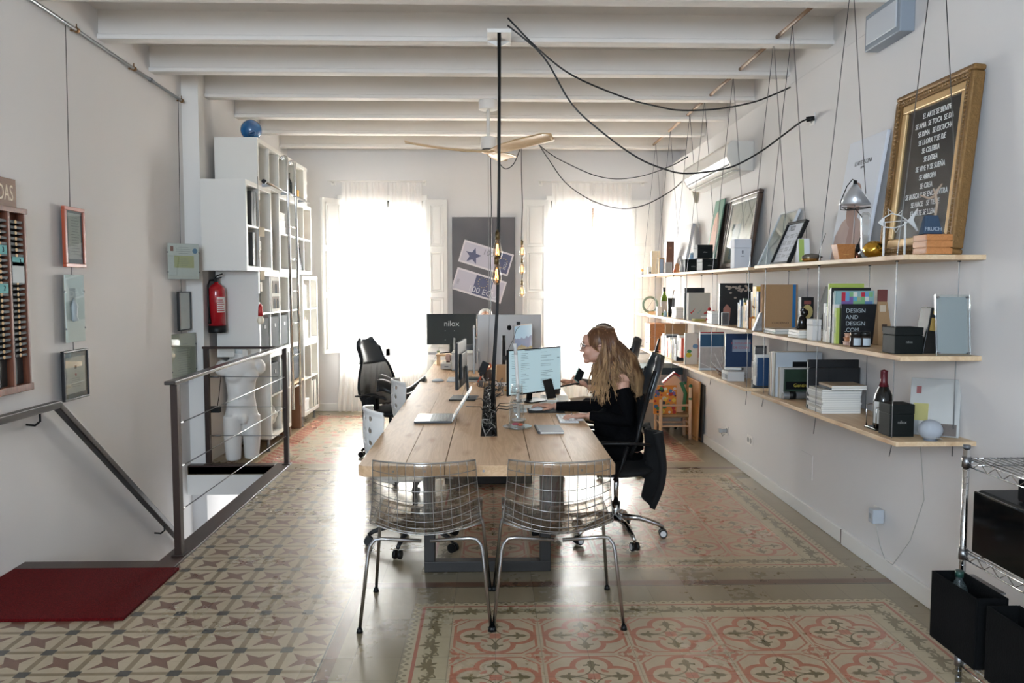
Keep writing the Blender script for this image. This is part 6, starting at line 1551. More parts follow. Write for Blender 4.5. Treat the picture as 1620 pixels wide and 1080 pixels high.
for y in (.65, 2.7, 4.7):
    m = M(); a, b = -.36, .35
    m.bx(a, b, y, y + .07, 0.001, .06); m.bx(a, b, y, y + .07, TZ - .112, TZ - .053); m.bx(a, a + .06, y, y + .07, .06, TZ - .112); m.bx(b - .06, b, y, y + .07, .06, TZ - .112)
    m.build('steel_frame', FR, t, bevel=.003)
m = M(); m.bx(hx0 - .02, hx1 + .02, .5, 5.2, TZ - .112, TZ - .10); m.build('cable_tray', BLACK, t)
def smooth_pts(P, k=4):
    P = [Vector(q) for q in P]; o = []
    for i in range(len(P) - 1):
        a, b, c, d = P[max(i - 1, 0)], P[i], P[i + 1], P[min(i + 2, len(P) - 1)]
        for j in range(k):
            t_ = j / k; o.append(.5 * ((2 * b) + (c - a) * t_ + (2 * a - 5 * b + 4 * c - d) * t_ * t_ + (3 * b - a - 3 * c + d) * t_ ** 3))
    return o + [P[-1]]
# tangled cables in the slot
t = thing('cable_tangle', 'tangle of black and grey cables and power strips in the slot of the table', 'cables', (-.015, 3.84, TZ - .0985))
m = M(); r = random.Random(12)
for k in range(4): m.bx(hx0 + .01, hx0 + .065, .80 + .62 * k, 1.30 + .62 * k, .001, .045)
m.build('power_strip', BLACK, t, bevel=.004)
for mi, (c_, n) in enumerate((('151515', 34), ('8c8a86', 9), ('c9c6c0', 5))):
    m = M()
    for k in range(n):
        y = hy0 + .05 + (hy1 - hy0 - .5) * r.random(); pts = []
        x = r.uniform(hx0 + .01, hx1 - .01); z = .05
        for q in range(6):
            pts.append((x, y, z)); x = min(hx1 - .008, max(hx0 + .008, x + r.uniform(-.05, .05))); y = min(hy1 - .03, y + r.uniform(-.08, .13)); z = min(.16 if y > .9 else .10, max(.05, z + r.uniform(-.03, .05)))
        m.tube(smooth_pts(pts), .0020 if mi else .0036, 5)
    m.build('cable', mat(c_, .5), t)
# cable loops on the table top beyond
m = M(); r = random.Random(3)
for k in range(14):
    x = r.uniform(-.05, .08); y = r.uniform(2.3, 3.3); pts = [(x, y, .10)]
    for q in range(6): x = max(-.09, min(.11, x + r.uniform(-.06, .06))); y += r.uniform(-.05, .1); pts.append((x, y, .104 + abs(r.gauss(0, .04))))
    m.tube(smooth_pts(pts), .0026, 5)
m.build('cable_loops', mat('3a3a3a', .5), t)
for k, (a, b_) in enumerate((((-.19, 2.30), (-.01, 2.15)), ((-.16, 1.9), (-.02, 1.72)), ((.20, 2.0), (.02, 1.75)), ((.22, 2.1), (.03, 1.85)), ((.20, 1.85), (.02, 1.62)))):
    m = M(); m.tube([(a[0], a[1], .104), ((a[0] * .6 + b_[0] * .4), a[1] * .6 + b_[1] * .4 - .03, .106 + .01 * (k % 2)), ((a[0] + b_[0] * 3) / 4, (a[1] + b_[1] * 3) / 4, .12), (b_[0], b_[1], .06)], .003, 6); m.build('cable', BLACK, t)

# ---------------- things on the table
def laptop():
    t = thing('laptop', 'open dark grey laptop facing left near the front of the table', 'laptop', (-.36, 5.20, TZ + .001))
    m = M(); m.bx(-.118, .118, -.16, .16, 0, .014); m.build('base', mat('4b4d50', .35, .7), t, bevel=.004)
    m = M()
    for i in range(6):
        for j in range(13): m.bx(-.02 + i * .019, -.004 + i * .019, -.14 + j * .0215, -.122 + j * .0215, .0142, .0155)
    m.build('keyboard', BLACK, t)
    m = M(); m.bx(-.105, -.04, -.05, .05, .0141, .0147); m.build('touchpad', mat('5c5e61', .3, .6), t)
    T = Matrix.Translation((.118, 0, .012)) @ Matrix.Rotation(R_(32), 4, 'Y')
    m = M(); m.bx(-.003, .003, -.16, .16, 0, .215, 0, T); m.build('lid', mat('b9bbbe', .35, .7), t, bevel=.002)
    m = M(); m.bx(-.0042, -.003, -.152, .152, .01, .205, 0, T); m.build('screen', BLKG, t)
    m = M(); m.bx(.003, .0036, -.1, -.02, .06, .13, 0, T); m.build('sticker', PAPER, t)
laptop()
def display(name, label, loc, rz, w, h, zb, case, screen, tilt=0, stand=True, th=.02, cat='monitor', base=(.20, .17), chin=0, extra=None, stm=None):
    """local: screen faces -y, x along its width"""
    t = thing(name, label, cat, loc, rz)
    T = Matrix.Translation((0, 0, zb)) @ Matrix.Rotation(-tilt, 4, 'X')
    m = M(); m.bx(-w / 2, w / 2, 0, th, 0, h, 0, T)
    m.bx(-w * .3, w * .3, th, th + .018, h * .2, h * .75, 0, T); m.build('case', case, t, bevel=.004)
    m = M(); m.bx(-w / 2 + .008, w / 2 - .008, -.0015, 0, .012 + chin, h - .008, 0, T); s = m.build('screen', screen, t)
    if stand:
        m = M(); m.bar((0, th + .03, zb + h * .45), (0, th + .045, .008), .05, .016); sm_ = m.build('stand', stm or case, t, bevel=.003)
        m = M(); m.bx(-base[0] / 2, base[0] / 2, -base[1] * .35, base[1] * .65, 0, .009); m.build('base', stm or case, t, bevel=.003)
    if extra: extra(t, T, w, h)
    return t
display('monitor', 'dark thin monitor seen nearly edge on, behind the open laptop', (-.235, 6.18, TZ + .001), -PI / 2 - R_(5), .54, .345, .095, BLACK, BLKG, base=(.24, .20))
display('monitor', 'silver monitor seen edge on in front of the grey printer', (-.16, 7.35, TZ + .001), -PI / 2 + R_(1), .52, .40, .09, SILV, BLKG, base=(.18, .17))
def nil(t, T, w, h):
    m = M(); m.text('nilox', .085, T @ T_front(0, -.0018, h * .68), .0005); m.build('lettering', mat('b9bcbc', .5), t)
    m = M()
    for x in (-.05, .05):
        for z in (.12, .02): m.cyl(T @ Vector((x - .02, -.002, z + .03)), T @ Vector((x - .02, .001, z + .03)), .005, 8)
    m.build('screw_cap', mat('8a8d8e', .4), t)
display('monitor', 'black monitor lettered nilox, turned away at the far end of the table', (-.43, 8.98, TZ + .001), R_(3), .545, .335, .215, mat('1d2422', .6), mat('1a211f', .6), extra=nil, tilt=0)
# big screen with the document list
a = Vector((.126, 5.83)); b_ = Vector((.536, 6.20)); c = (a + b_) / 2; an = math.atan2(b_.y - a.y, b_.x - a.x)
m_, nt, bb = new_mat('lit_screen'); bb.inputs['Base Color'].default_value = lin('9fb3b8'); bb.inputs['Roughness'].default_value = .3
bb.inputs['Emission Color'].default_value = lin('a9c3ca'); bb.inputs['Emission Strength'].default_value = .32; SCR = m_
def listing(t, T, w, h):
    m = M(); r = random.Random(3)
    for k in range(22):
        z = h * .90 - k * h * .038
        for x0, l0 in ((-.44, .10), (-.27, .16), (.10, .26)):
            if r.random() < .8: L = l0 * r.uniform(.4, 1) * w; m.bx(x0 * w, x0 * w + L, -.0022, -.0017, z, z + .0022, 0, T)
    m.bx(-.2 * w, .1 * w, -.0022, -.0017, h * .955, h * .965, 0, T); m.bx(.42 * w, .46 * w, -.0022, -.0017, h * .75, h * .765, 0, T)
    m.build('list_text', mat('4a5f6a', .6), t)
    m = M(); m.text('hp', .012, T @ T_front(0, -.002, .007), .0004); m.build('lettering', mat('9a9da0', .5), t)
display('monitor', 'large lit monitor showing a document list, in front of the seated woman', (c.x, c.y, TZ + .001), an, .555, .335, .06, BLACK, SCR, extra=listing, base=(.22, .19))
# aluminium desktop computer, back to the camera
def imac_back(t, T, w, h):
    m = M(); m.prism([(-.018, -.02), (-.024, 0), (-.018, .022), (0, .026), (.018, .022), (.024, 0), (.018, -.02), (0, -.027)], 0, .001, 0, T @ T_front(0, -.0006, h * .74)); m.bar(T @ Vector((.002, -.001, h * .74 + .028)), T @ Vector((.012, -.001, h * .74 + .042)), .006, .002); m.build('fruit_logo', BLKM, t)
t = display('desktop_computer', 'large aluminium desktop computer with its back to the camera, hiding the white haired person', (.19, 8.34, TZ + .001), 0, .655, .52, .045, SILV, SILV, th=.012, cat='computer', extra=imac_back, base=(.20, .18))
m_, nt, bb = new_mat('mountain_wallpaper'); v = nt.nodes.new('ShaderNodeTexCoord'); sp = nt.nodes.new('ShaderNodeSeparateXYZ'); nt.links.new(v.outputs['Object'], sp.inputs[0])
n = noise_tex(9, 3, v.outputs['Object']); Zc = E(sp.outputs[2]) + E(n.outputs['Fac']) * .12
cc = mixc(Zc.gt(.36), mixc(E(n.outputs['Fac']), '4a4a34', '7a7454'), mixc(Zc.gt(.44), '5f7492', '8fb0c4'))
nt.links.new(cc.k, bb.inputs['Base Color']); nt.links.new(cc.k, bb.inputs['Emission Color']); bb.inputs['Emission Strength'].default_value = .35; bb.inputs['Roughness'].default_value = .15; WALLP = m_
display('desktop_computer', 'slim silver computer turned sideways showing a mountain wallpaper', (.305, 7.55, TZ + .001), R_(68), .50, .40, .10, SILV, WALLP, th=.012, cat='computer', base=(.18, .17))
# webcam on a bent black arm
p0 = on_y(797, 570, 7.2); 
t = thing('clamp_pole', 'black clamp pole with joints standing behind the cardboard box', 'monitor arm', (p0.x, 7.2, TZ + .001))
m = M(); m.cyl((0, 0, 0), (0, 0, .42), .016, 14); m.build('pole', BLACK, t)
m = M(); m.box((0, 0, .012), (.09, .08, .024)); m.build('clamp', BLACK, t, bevel=.003)
m = M(); m.box((.02, 0, .22), (.07, .05, .04)); m.box((.07, .02, .225), (.05, .05, .05)); m.bar((.02, 0, .22), (.16, .08, .24), .03, .025); m.build('joint', BLACK, t, bevel=.004)
m = M(); m.tube([(.02, -.02, .24), (.05, -.03, .32), (.09, -.02, .40), (.11, -.01, .47), (.14, -.01, .50)], .0022, 6); m.build('cable', BLACK, t)
q = on_y(820, 501, 7.45); t = thing('webcam', 'small black webcam clipped on top of the sideways computer', 'webcam', (q.x, 7.42, 1.252))
m = M(); m.box((0, 0, .016), (.035, .03, .03)); m.cyl((-.0, -.016, .016), (0, -.02, .016), .010, 12); m.build('camera_body', BLACK, t, bevel=.004); m = M(); m.tube([(-.01, 0, .0), (-.05, -.01, -.02), (-.03, -.02, -.05), (.0, -.01, -.02)], .002, 5); m.build('cable', BLACK, t)
# riser with tablet, printer
t = thing('desk_riser', 'small light wooden riser bench under the far monitor', 'stand', (-.36, 8.92, TZ + .001))
m = M(); m.bx(-.23, .20, -.12, .14, .10, .118); m.build('top_board', LWOOD, t, bevel=.002)
for x in (-.225, .17):
    m = M(); m.bx(x, x + .025, -.12, .14, 0, .10); m.build('leg_panel', LWOOD, t, bevel=.002)
t = thing('tablet_roll', 'black curved strap lying over the wooden riser', 'strap', (-.36, 8.82, TZ + .122))
m = M(); m.tube([(-.19, 0, .012), (-.08, 0, .02), (.05, 0, .01), (.08, -.03, -.02)], [.012, .014, .013, .008], 8, flat=.5); m.build('strap_body', BLACK, t)
t = thing('printer', 'light grey desktop printer on the left half of the table', 'printer', (-.30, 8.42, TZ + .001))
m = M(); m.bx(-.10, .18, -.18, .18, 0.0, .165); m.build('printer_body', mat('c4c1bb', .5), t, bevel=.014, seg=3)
m = M(); m.bx(-.21, -.10, -.16, .16, .012, .07); m.build('paper_tray', mat('b5b2ac', .5), t, bevel=.008)
m = M(); m.bx(-.10, .18, -.17, .17, .168, .18); m.build('lid', mat('cecbc5', .45), t, bevel=.004)
m = M(); m.bx(-.17, -.13, -.162, -.159, .035, .045); m.build('tray_slot', mat('6a6a68', .5), t)
t = thing('pink_figure', 'small pink and brown crumpled ornament on the printer tray', 'ornament', (-.44, 8.40, TZ + .072)); m = M(); m.ball((0, 0, .05), (.03, .03, .045), 12, 8); m.build('ornament_body', mat('c9a596', .7, bump=.6, bscale=60), t); m = M(); m.cyl((0, 0, 0), (0, 0, .015), .02, 10); m.build('base', mat('6a4438', .6), t)
t = thing('small_lamp_post', 'thin grey post with rounded top beside the far monitor', 'post', (-.39, 8.64, TZ + .001)); m = M(); m.cyl((0, 0, .006), (0, 0, .30), .010, 12); m.ball((0, 0, .30), .012, 10, 8); m.build('post_body', mat('9a9894', .5), t); m = M(); m.cyl((0, 0, 0), (0, 0, .006), .03, 16); m.build('base', mat('9a9894', .5), t)
def kb(loc, w, d, label, rz=0, col='cfd1d2'):
    t = thing('keyboard', label, 'keyboard', loc, rz); m = M(); m.bx(-w / 2, w / 2, -d / 2, d / 2, 0, .008); m.build('case', mat(col, .4), t, bevel=.002)
    m = M()
    nx = int(w / .02); ny = int(d / .02)
    for i in range(nx):
        for j in range(ny): m.box((-w / 2 + (i + .5) * w / nx, -d / 2 + (j + .5) * d / ny, .0095), (w / nx - .004, d / ny - .004, .003))
    m.build('keys', mat('e3e4e4', .5), t)
def mouse(loc, label, rz=0, col='e2e3e3', base='b0886a'):
    t = thing('computer_mouse', label, 'mouse', loc, rz); m = M(); m.ball((0, 0, .004), (.055, .03, .022), 20, 10)
    m.v = [Vector((v.x, v.y, max(v.z, .003))) for v in m.v]; m.build('shell', mat(col, .25), t); m = M(); m.ball((0, 0, .0035), (.05, .027, .0035), 16, 6); m.build('foot', mat(base, .5), t)
mouse((-.475, 7.30, TZ + .001), 'white mouse on the far left half of the table', R_(10))
kb((-.33, 7.42, TZ + .001), .13, .30, 'white keyboard on the left half beside the white mouse')
kb((.49, 5.18, TZ + .001), .12, .30, 'white keyboard under the left hand of the woman', R_(0))
m = M(); m.bx(.255, .50, 5.44, 5.64, TZ + .001, TZ + .005); tag(m.build('mouse_pad', mat('2b2c2d', .8), bevel=.0015), 'thin dark mouse pad under the right hand of the woman', 'mouse pad')
t = thing('trackpad', 'flat pale trackpad at the left end of the mouse pad', 'trackpad', (.20, 5.52, TZ + .001)); m = M(); m.bx(-.045, .045, -.06, .06, 0, .012); m.build('pad_body', mat('c9d0d4', .3), t, bevel=.003); m = M(); m.bx(-.04, .04, -.055, .055, .012, .0128); m.build('touch_surface', mat('d8dee0', .2), t)
mouse((.315, 5.53, TZ + .006), 'white mouse held in the right hand of the woman', 0, 'e6e7e7', 'c9c9c9')
# notebook
t = thing('notebook', 'grey spiral notebook lying near the right front of the table', 'notebook', (.345, 4.78, TZ + .001), R_(2))
m = M(); m.bx(-.068, .075, -.12, .12, 0, .003); m.bx(-.068, .075, -.12, .12, .011, .013); m.build('cover', mat('9ea2a6', .6), t, bevel=.001); m = M(); m.bx(-.06, .073, -.118, .118, .003, .011); m.build('pages', PAPER, t)
m = M(); m.bx(-.078, -.062, -.12, .12, 0, .016); m.build('spiral', mat('3a3b3d', .5), t, bevel=.004)
# papers
for k, (x0, x1, y0, y1, rz, lb) in enumerate(((.36, .57, 5.72, 6.02, .05, 'white sheet of paper nearest the phone stand'), (.38, .59, 6.05, 6.34, -.06, 'white printed sheet lying behind the phone stand'), (.16, .34, 5.66, 5.80, .1, 'white sheet of paper under the foot of the big monitor'))):
    t = thing('paper_sheet', lb, 'paper', ((x0 + x1) / 2, (y0 + y1) / 2, TZ + .0012), rz); w_, d_ = x1 - x0, y1 - y0
    m = M(); m.bx(-w_ / 2, w_ / 2, -d_ / 2, d_ / 2, 0, .0008); m.build('sheet', PAPER, t); m = M(); [m.bx(-w_ * .4, w_ * .4 * random.uniform(.5, 1), -d_ * .4 + q * d_ * .08, -d_ * .4 + q * d_ * .08 + .0015, .0008, .001) for q in range(10)]; m.build('printed_lines', GREYTX, t)
t = thing('earbud_case', 'small white shell case beside the keyboard', 'case', (.565, 5.12, TZ + .001)); m = M(); m.ball((0, 0, .008), (.026, .03, .008), 16, 8); m.build('case_body', WHITE, t); m = M(); m.box((.024, 0, .008), (.004, .01, .003)); m.build('hinge', STEEL, t)
# phone on a stand
p = on_z(873, 634, TZ)
t = thing('smartphone', 'black smartphone leaning on a small wooden stand beside the big monitor', 'phone', (p.x, p.y - .02, TZ + .02), R_(12), None, R_(-16), R_(-11)); m = M(); m.bx(-.036, .036, 0, .008, 0, .15); m.build('phone_body', BLACK, t, bevel=.004); m = M(); m.bx(-.033, .033, -.0008, 0, .004, .146); m.build('screen', mat('1c1f20', .12), t)
t = thing('phone_stand', 'small wooden and metal stand carrying the smartphone', 'stand', (p.x, p.y + .01, TZ + .001)); m = M(); m.box((0, 0, .006), (.09, .08, .012)); m.build('base', WHITE, t, bevel=.003); m = M(); m.bar((0, .02, .01), (-.005, .035, .09), .03, .006); m.bar((-.03, -.03, .012), (.03, -.03, .012), .01, .014); m.build('rest', LWOOD, t, bevel=.001)
# glasses stacked upside down
GL2 = glass_mat('tumbler_glass', 'fafbfb', .02, .75)
gx, gy = .155, 4.83
t = thing('glass_tray', 'round glass saucer under the stacked glasses', 'tray', (gx + .005, gy + .04, TZ + .001)); m = M(); m.lathe([(0, 0), (.075, 0), (.088, .010), (.085, .012), (.073, .003), (0, .003)], 32); m.build('dish', GL2, t); m = M(); m.lathe([(.085, .009), (.0885, .012), (.085, .0125)], 32); m.build('rim', GL2, t)
def tumbler(z, r0, r1, h, label, base=.012):
    t = thing('drinking_glass', label, 'glass', (gx, gy, z), 0, 'stacked glasses')
    m = M(); m.lathe([(r0, 0), (r1, h), (0, h), (0, h - base), (r1 - .004, h - base), (r0 - .0025, 0.0), (r0, 0)], 36); m.build('glass_wall', GL2, t)
    m = M(); m.lathe([(r0 + .0006, 0), (r0 + .0008, .003), (r0 - .003, .003), (r0 - .003, 0)], 36); m.build('rim', GL2, t)
tumbler(TZ + .005, .050, .043, .155, 'large upturned glass carafe at the bottom of the glass stack')
tumbler(TZ + .162, .041, .036, .055, 'middle upturned tumbler of the glass stack', .01)
tumbler(TZ + .219, .037, .034, .050, 'topmost upturned tumbler of the glass stack', .01)
t = thing('candy', 'pink and orange sweet under the upturned carafe', 'sweet', (gx, gy, TZ + .006)); m = M(); m.ball((-.008, 0, .026), (.022, .012, .009), 12, 8); m.build('pink_half', mat('b8506a', .4), t); m = M(); m.ball((.02, 0, .022), (.018, .012, .010), 12, 8); m.build('orange_half', mat('c8502f', .4), t)
t = thing('stick_lamp', 'tall thin white stick lamp rising behind the stacked glasses', 'lamp', (.178, 5.15, TZ + .001)); m = M(); m.tube([(0, 0, .01), (-.008, 0, .25), (-.022, 0, .465)], .0105, 10); m.build('stem', WHITE, t); m = M(); m.cyl((0, 0, 0), (0, 0, .010), .045, 24); m.build('base', WHITE, t); m = M(); m.tube([(-.019, 0, .42), (-.024, 0, .49)], .0112, 10); m.build('tip', mat('d8d8d6', .3), t)
# cardboard box, other odds
t = thing('kraft_box', 'small upright cardboard box in the middle of the table', 'box', (.095, 6.98, TZ + .035)); m = M(); m.bx(-.045, .03, -.05, .05, 0, .145); m.build('box_body', mat('b98f66', .8), t, bevel=.002); m = M(); m.bx(.031, .042, -.05, .05, 0, .145); m.build('side_flap', mat('d8c2a0', .8), t)
t = thing('white_dock', 'low white dock under the small cardboard box', 'dock', (.10, 6.98, TZ + .001)); m = M(); m.bx(-.06, .06, -.06, .06, 0, .033); m.build('case', WHITE, t, bevel=.006); m = M(); m.cyl((.03, -.061, .016), (.03, -.058, .016), .006, 8); m.build('port', BLACK, t)
t = thing('tape_box', 'small tan box before the big monitor foot', 'box', (.14, 6.45, TZ + .001)); m = M(); m.bx(-.035, .035, -.03, .03, 0, .022); m.build('box_body', mat('b9a27c', .7), t, bevel=.002); m = M(); m.bx(-.03, .03, -.026, .026, .022, .034); m.build('orange_top', mat('c8863a', .6), t)
t = thing('hard_drive', 'flat dark green and black drive on the left half of the table', 'hard drive', (-.135, 7.38, TZ + .001)); m = M(); m.bx(-.085, .075, -.05, .05, 0, .014); m.build('case', BLACK, t, bevel=.003); m = M(); m.bx(-.08, .07, -.045, .045, .0145, .028); m.build('top_shell', mat('3c4a44', .5), t)
t = thing('phone_tripod', 'mini tripod with orange feet holding a black phone near the cable slot', 'tripod', (-.085, 7.12, TZ + .001))
for k in range(3):
    a = k * 2.094 + .3; m = M(); m.tube([(0, 0, .07), (.045 * math.cos(a), .045 * math.sin(a), .006)], .006, 8); m.build('leg', mat('c9c6c0' if k == 0 else 'c8552f', .5), t)
m = M(); m.ball((0, 0, .075), .012, 10, 8); m.box((0, 0, .09), (.03, .02, .02)); m.build('head', BLACK, t); m = M(); m.bar((-.0, 0, .09), (.045, .0, .19), .012, .065); m.build('phone_clamp', BLACK, t, bevel=.003)
t = thing('scissors', 'orange handled scissors in a dark cup by the cable slot', 'scissors', (-.03, 7.35, TZ + .001)); m = M(); m.lathe([(0, 0), (.035, 0), (.038, .10), (.034, .10), (.031, .006), (0, .006)], 18); m.build('cup', mat('5a4a42', .5), t)
for s_ in (-1, 1): m = M(); m.tube([(.016 * s_ + .016 * math.cos(q * PI / 5), 0, .135 + .022 * math.sin(q * PI / 5)) for q in range(10)], .006, 6, closed=True); m.bar((.005 * s_, 0, .115), (0, 0, .03), .006, .003); m.build('handle', mat('d8602a', .4), t)
t = thing('usb_stick', 'dark grey dangling plug lying beside the drive', 'plug', (-.085, 6.95, TZ + .001)); m = M(); m.bx(-.018, .018, -.03, .03, 0, .05); m.build('plug_body', mat('6a5f5a', .5), t, bevel=.004); m = M(); m.tube([(-.0, .03, .02), (-.05, .05, .03), (-.06, .1, .01)], .003, 6); m.build('cable', mat('c9c6c0', .5), t)
t = thing('desk_cup', 'small red and white cup by the right edge of the table', 'cup', (.52, 6.85, TZ + .001)); m = M(); m.lathe([(0, 0), (.028, 0), (.034, .07), (.031, .07), (.026, .004), (0, .004)], 20); m.build('cup_body', WHITE, t); m = M(); m.lathe([(.0345, .045), (.036, .075), (.034, .076)], 20); m.build('red_band', mat('c0402f', .5), t)
t = thing('desk_fan_arm', 'black bar with grey knob reaching over the right edge of the table', 'gadget', (.53, 6.45, TZ + .04)); m = M(); m.cyl((0, 0, -.039), (0, 0, .03), .022, 14); m.build('knob', mat('5a5a5c', .4), t); m = M(); m.tube([(.0, 0, .012), (.18, .03, .04)], .007, 8); m.build('bar', BLACK, t)
# small paper on far left, cable from monitor
t = thing('cable_wall', 'thin white cable with green plug dropping from the nilox monitor', 'cable', (-.62, 8.95, TZ + .001)); m = M(); m.tube([(.06, 0, .20), (.03, -.02, .12), (.0, -.05, .05), (.0, -.1, .006), (.07, -.12, .006)], .0022, 6); m.build('wire', mat('b0aea4', .5), t); m = M(); m.box((.045, -.01, .14), (.03, .012, .02)); m.build('plug_tip', mat('7f8f5a', .5), t)

# ================================================================ ceiling things: lamps, cords, fan, poster
def block(x, y, label, w=.16, d=.30, z=3.30):
    t = thing('ceiling_bracket', label, 'bracket', (x, y, z)); m = M(); m.bx(-w / 2, w / 2, -d * .35, d * .65, -.03, -.003); m.build('plate', WHITE, t, bevel=.003)
    m = M(); m.prism([(-w / 2, -.03), (w / 2, -.03), (.02, -.06), (-.02, -.06)], -d * .35, -d * .35 + .02, 0, T_front(0, 0, 0) @ Matrix.Rotation(0, 4, 'X')); m.build('gusset', WHITE, t)
    return t
block(.06, 5.60, 'white ceiling bracket nearest the camera carrying black cords')
block(.37, 9.75, 'white ceiling bracket near the windows carrying black cords')
CORD = mat('121314', .5, name='black_cord')
m = M(); 
for k, (x, dx) in enumerate(((.052, -.010), (.062, .006), (.057, .0))):
    m.tube([(x + .004 * k, 5.50, 3.27), (x + .006 * math.sin(k * 2 + 1), 5.50, 2.6), (x - .004 * math.cos(k), 5.52, 2.0), (x - .01, 5.55, 1.5), (.02 + dx, 5.60, 1.0), (.014 + dx, 5.62, .68)], .0058, 7)
tag(m.build('ceiling_cable', CORD), 'bundle of thick black cords running from the ceiling down into the table slot', 'cord')
m = M(); m.tube([(.0, 9.35, 3.30), (.01, 9.35, 2.5), (-.0, 9.34, 1.6), (.0, 9.30, 1.27), (.01, 9.20, .765)], .005, 7); tag(m.build('ceiling_cable', CORD), 'thin black cord hanging from the ceiling to the far end of the table', 'cord')
m = M(); m.tube([(-.02, 7.5, 2.80), (-.018, 7.5, 2.0), (-.012, 7.5, 1.3), (-.03, 7.45, .80)], .0025, 6); tag(m.build('fan_pull_string', mat('8a8a88', .5)), 'thin grey cord hanging below the ceiling fan', 'cord')
FIL = mat('ffb45a', .5, emit=9.0, name='filament')
BULB = glass_mat('bulb_glass', 'f7efe2', .02, .75)
BR = mat('6a5a3a', .35, .8, name='brass_socket')
def pendant(x, y, z, label, s=1.0):
    t = thing('filament_bulb', label, 'light bulb', (x, y, z), 0, 'bare filament bulbs'); t.scale = (s, s, s)
    m = M(); m.lathe([(0, -.14), (.012, -.138), (.028, -.118), (.032, -.10), (.030, -.075), (.020, -.03), (.014, -.01), (.013, 0)], 24); m.build('glass_envelope', BULB, t)
    m = M()
    for k in range(6):
        a = k * PI / 3; m.tube([(.004 * math.cos(a), .004 * math.sin(a), -.035), (.011 * math.cos(a), .011 * math.sin(a), -.105)], .0011, 5)
    m.build('filament', FIL, t)
    m = M(); m.cyl((0, 0, -.004), (0, 0, .045), .017, 18, 0, .014); m.cyl((0, 0, .045), (0, 0, .06), .008, 10); m.build('socket', BR, t)
    return t
def zat(py, y): return 1.6 - (py - 453.4) / 1290 * y * 1.0
pendant(.045, 5.43, on_y(786, 378, 5.43).z, 'upper of the two glowing filament bulbs on the nearer cord')
pendant(.040, 5.43, on_y(786, 417, 5.43).z, 'lower of the two glowing filament bulbs on the nearer cord')
xb = on_y(826, 400, 9.2).x
for k, py in enumerate((387, 415, 450)): pendant(xb, 9.2, on_y(826, py, 9.2).z, '%s of the three filament bulbs on the farther cord' % ('highest', 'middle', 'lowest')[k])
m = M(); m.tube([(.045, 5.452, on_y(786, 417, 5.43).z + .05), (.058, 5.455, on_y(786, 378, 5.43).z - .06), (.06, 5.46, on_y(786, 378, 5.43).z + .03), (.052, 5.48, 2.6), (.058, 5.50, 3.27)], .0045, 7); tag(m.build('bulb_cable', CORD), 'black cord carrying the two nearer bulbs', 'cord')
m = M(); m.tube([(xb, 9.222, on_y(826, 450, 9.2).z + .05), (xb + .01, 9.225, 1.85), (xb - .01, 9.225, 2.1), (xb + .006, 9.24, 2.5), (xb - .004, 9.3, 2.9), (xb + .01, 9.70, 3.27)], .005, 7); tag(m.build('bulb_cable', CORD), 'black cord carrying the three farther bulbs', 'cord')
def swag(pts, y0, y1, label, r=.006, endx=None):
    n = len(pts); out = []
    for k, (px, py) in enumerate(pts):
        y = y0 + (y1 - y0) * (px - pts[0][0]) / (pts[-1][0] - pts[0][0])
        out.append(on_y(px, py, y))
    # smooth by Catmull-Rom
    res = []
    for i in range(n - 1):
        p0, p1, p2, p3 = out[max(i - 1, 0)], out[i], out[i + 1], out[min(i + 2, n - 1)]
        for q in range(5):
            s = q / 5; res.append(.5 * ((2 * p1) + (p2 - p0) * s + (2 * p0 - 5 * p1 + 4 * p2 - p3) * s * s + (3 * p1 - p0 - 3 * p2 + p3) * s ** 3))
    res.append(out[-1]); m = M(); m.tube(res, r, 7); return tag(m.build('ceiling_cable', CORD), label, 'cord')
ye = on_x(1250, 137, 2.19).y
swag([(803, 28), (852, 78), (907, 120), (990, 155), (1043, 169), (1080, 174.5), (1137, 172), (1190, 162), (1223, 150), (1250, 138)], 5.5, ye, 'upper black cord swagging from the near bracket to the right wall')
ye = on_x(1284, 187, 2.16).y
swag([(803, 40), (860, 90), (905, 165), (960, 215), (1010, 250), (1050, 267), (1080, 274), (1117, 272), (1160, 263), (1203, 240), (1240, 213), (1267, 193), (1283, 187)], 5.5, ye, 'lower black cord swagging from the near bracket to the high wall socket')
q = on_x(1283, 187, 2.165); m = M(); m.cyl((2.14, q.y + .02, q.z - .005), (2.19, q.y, q.z), .018, 12, 0, .015); tag(m.build('plug', BLACK), 'black plug in the high wall socket', 'plug')
swag([(838, 217), (873, 245), (907, 263), (940, 277), (975, 283), (1017, 278), (1060, 263), (1088, 248)], 9.7, 7.9, 'upper thin black cord from the far bracket to the air conditioner', .0055)
swag([(845, 217), (870, 255), (893, 287), (923, 310), (957, 325), (990, 330), (1023, 323), (1060, 303), (1079, 287)], 9.7, 8.0, 'lower thin black cord from the far bracket to the right wall', .0055)
swag([(783, 243), (790, 258), (800, 267), (812, 260), (820, 243), (827, 222)], 9.6, 9.7, 'short looping black cord between fan and far bracket', .0055)
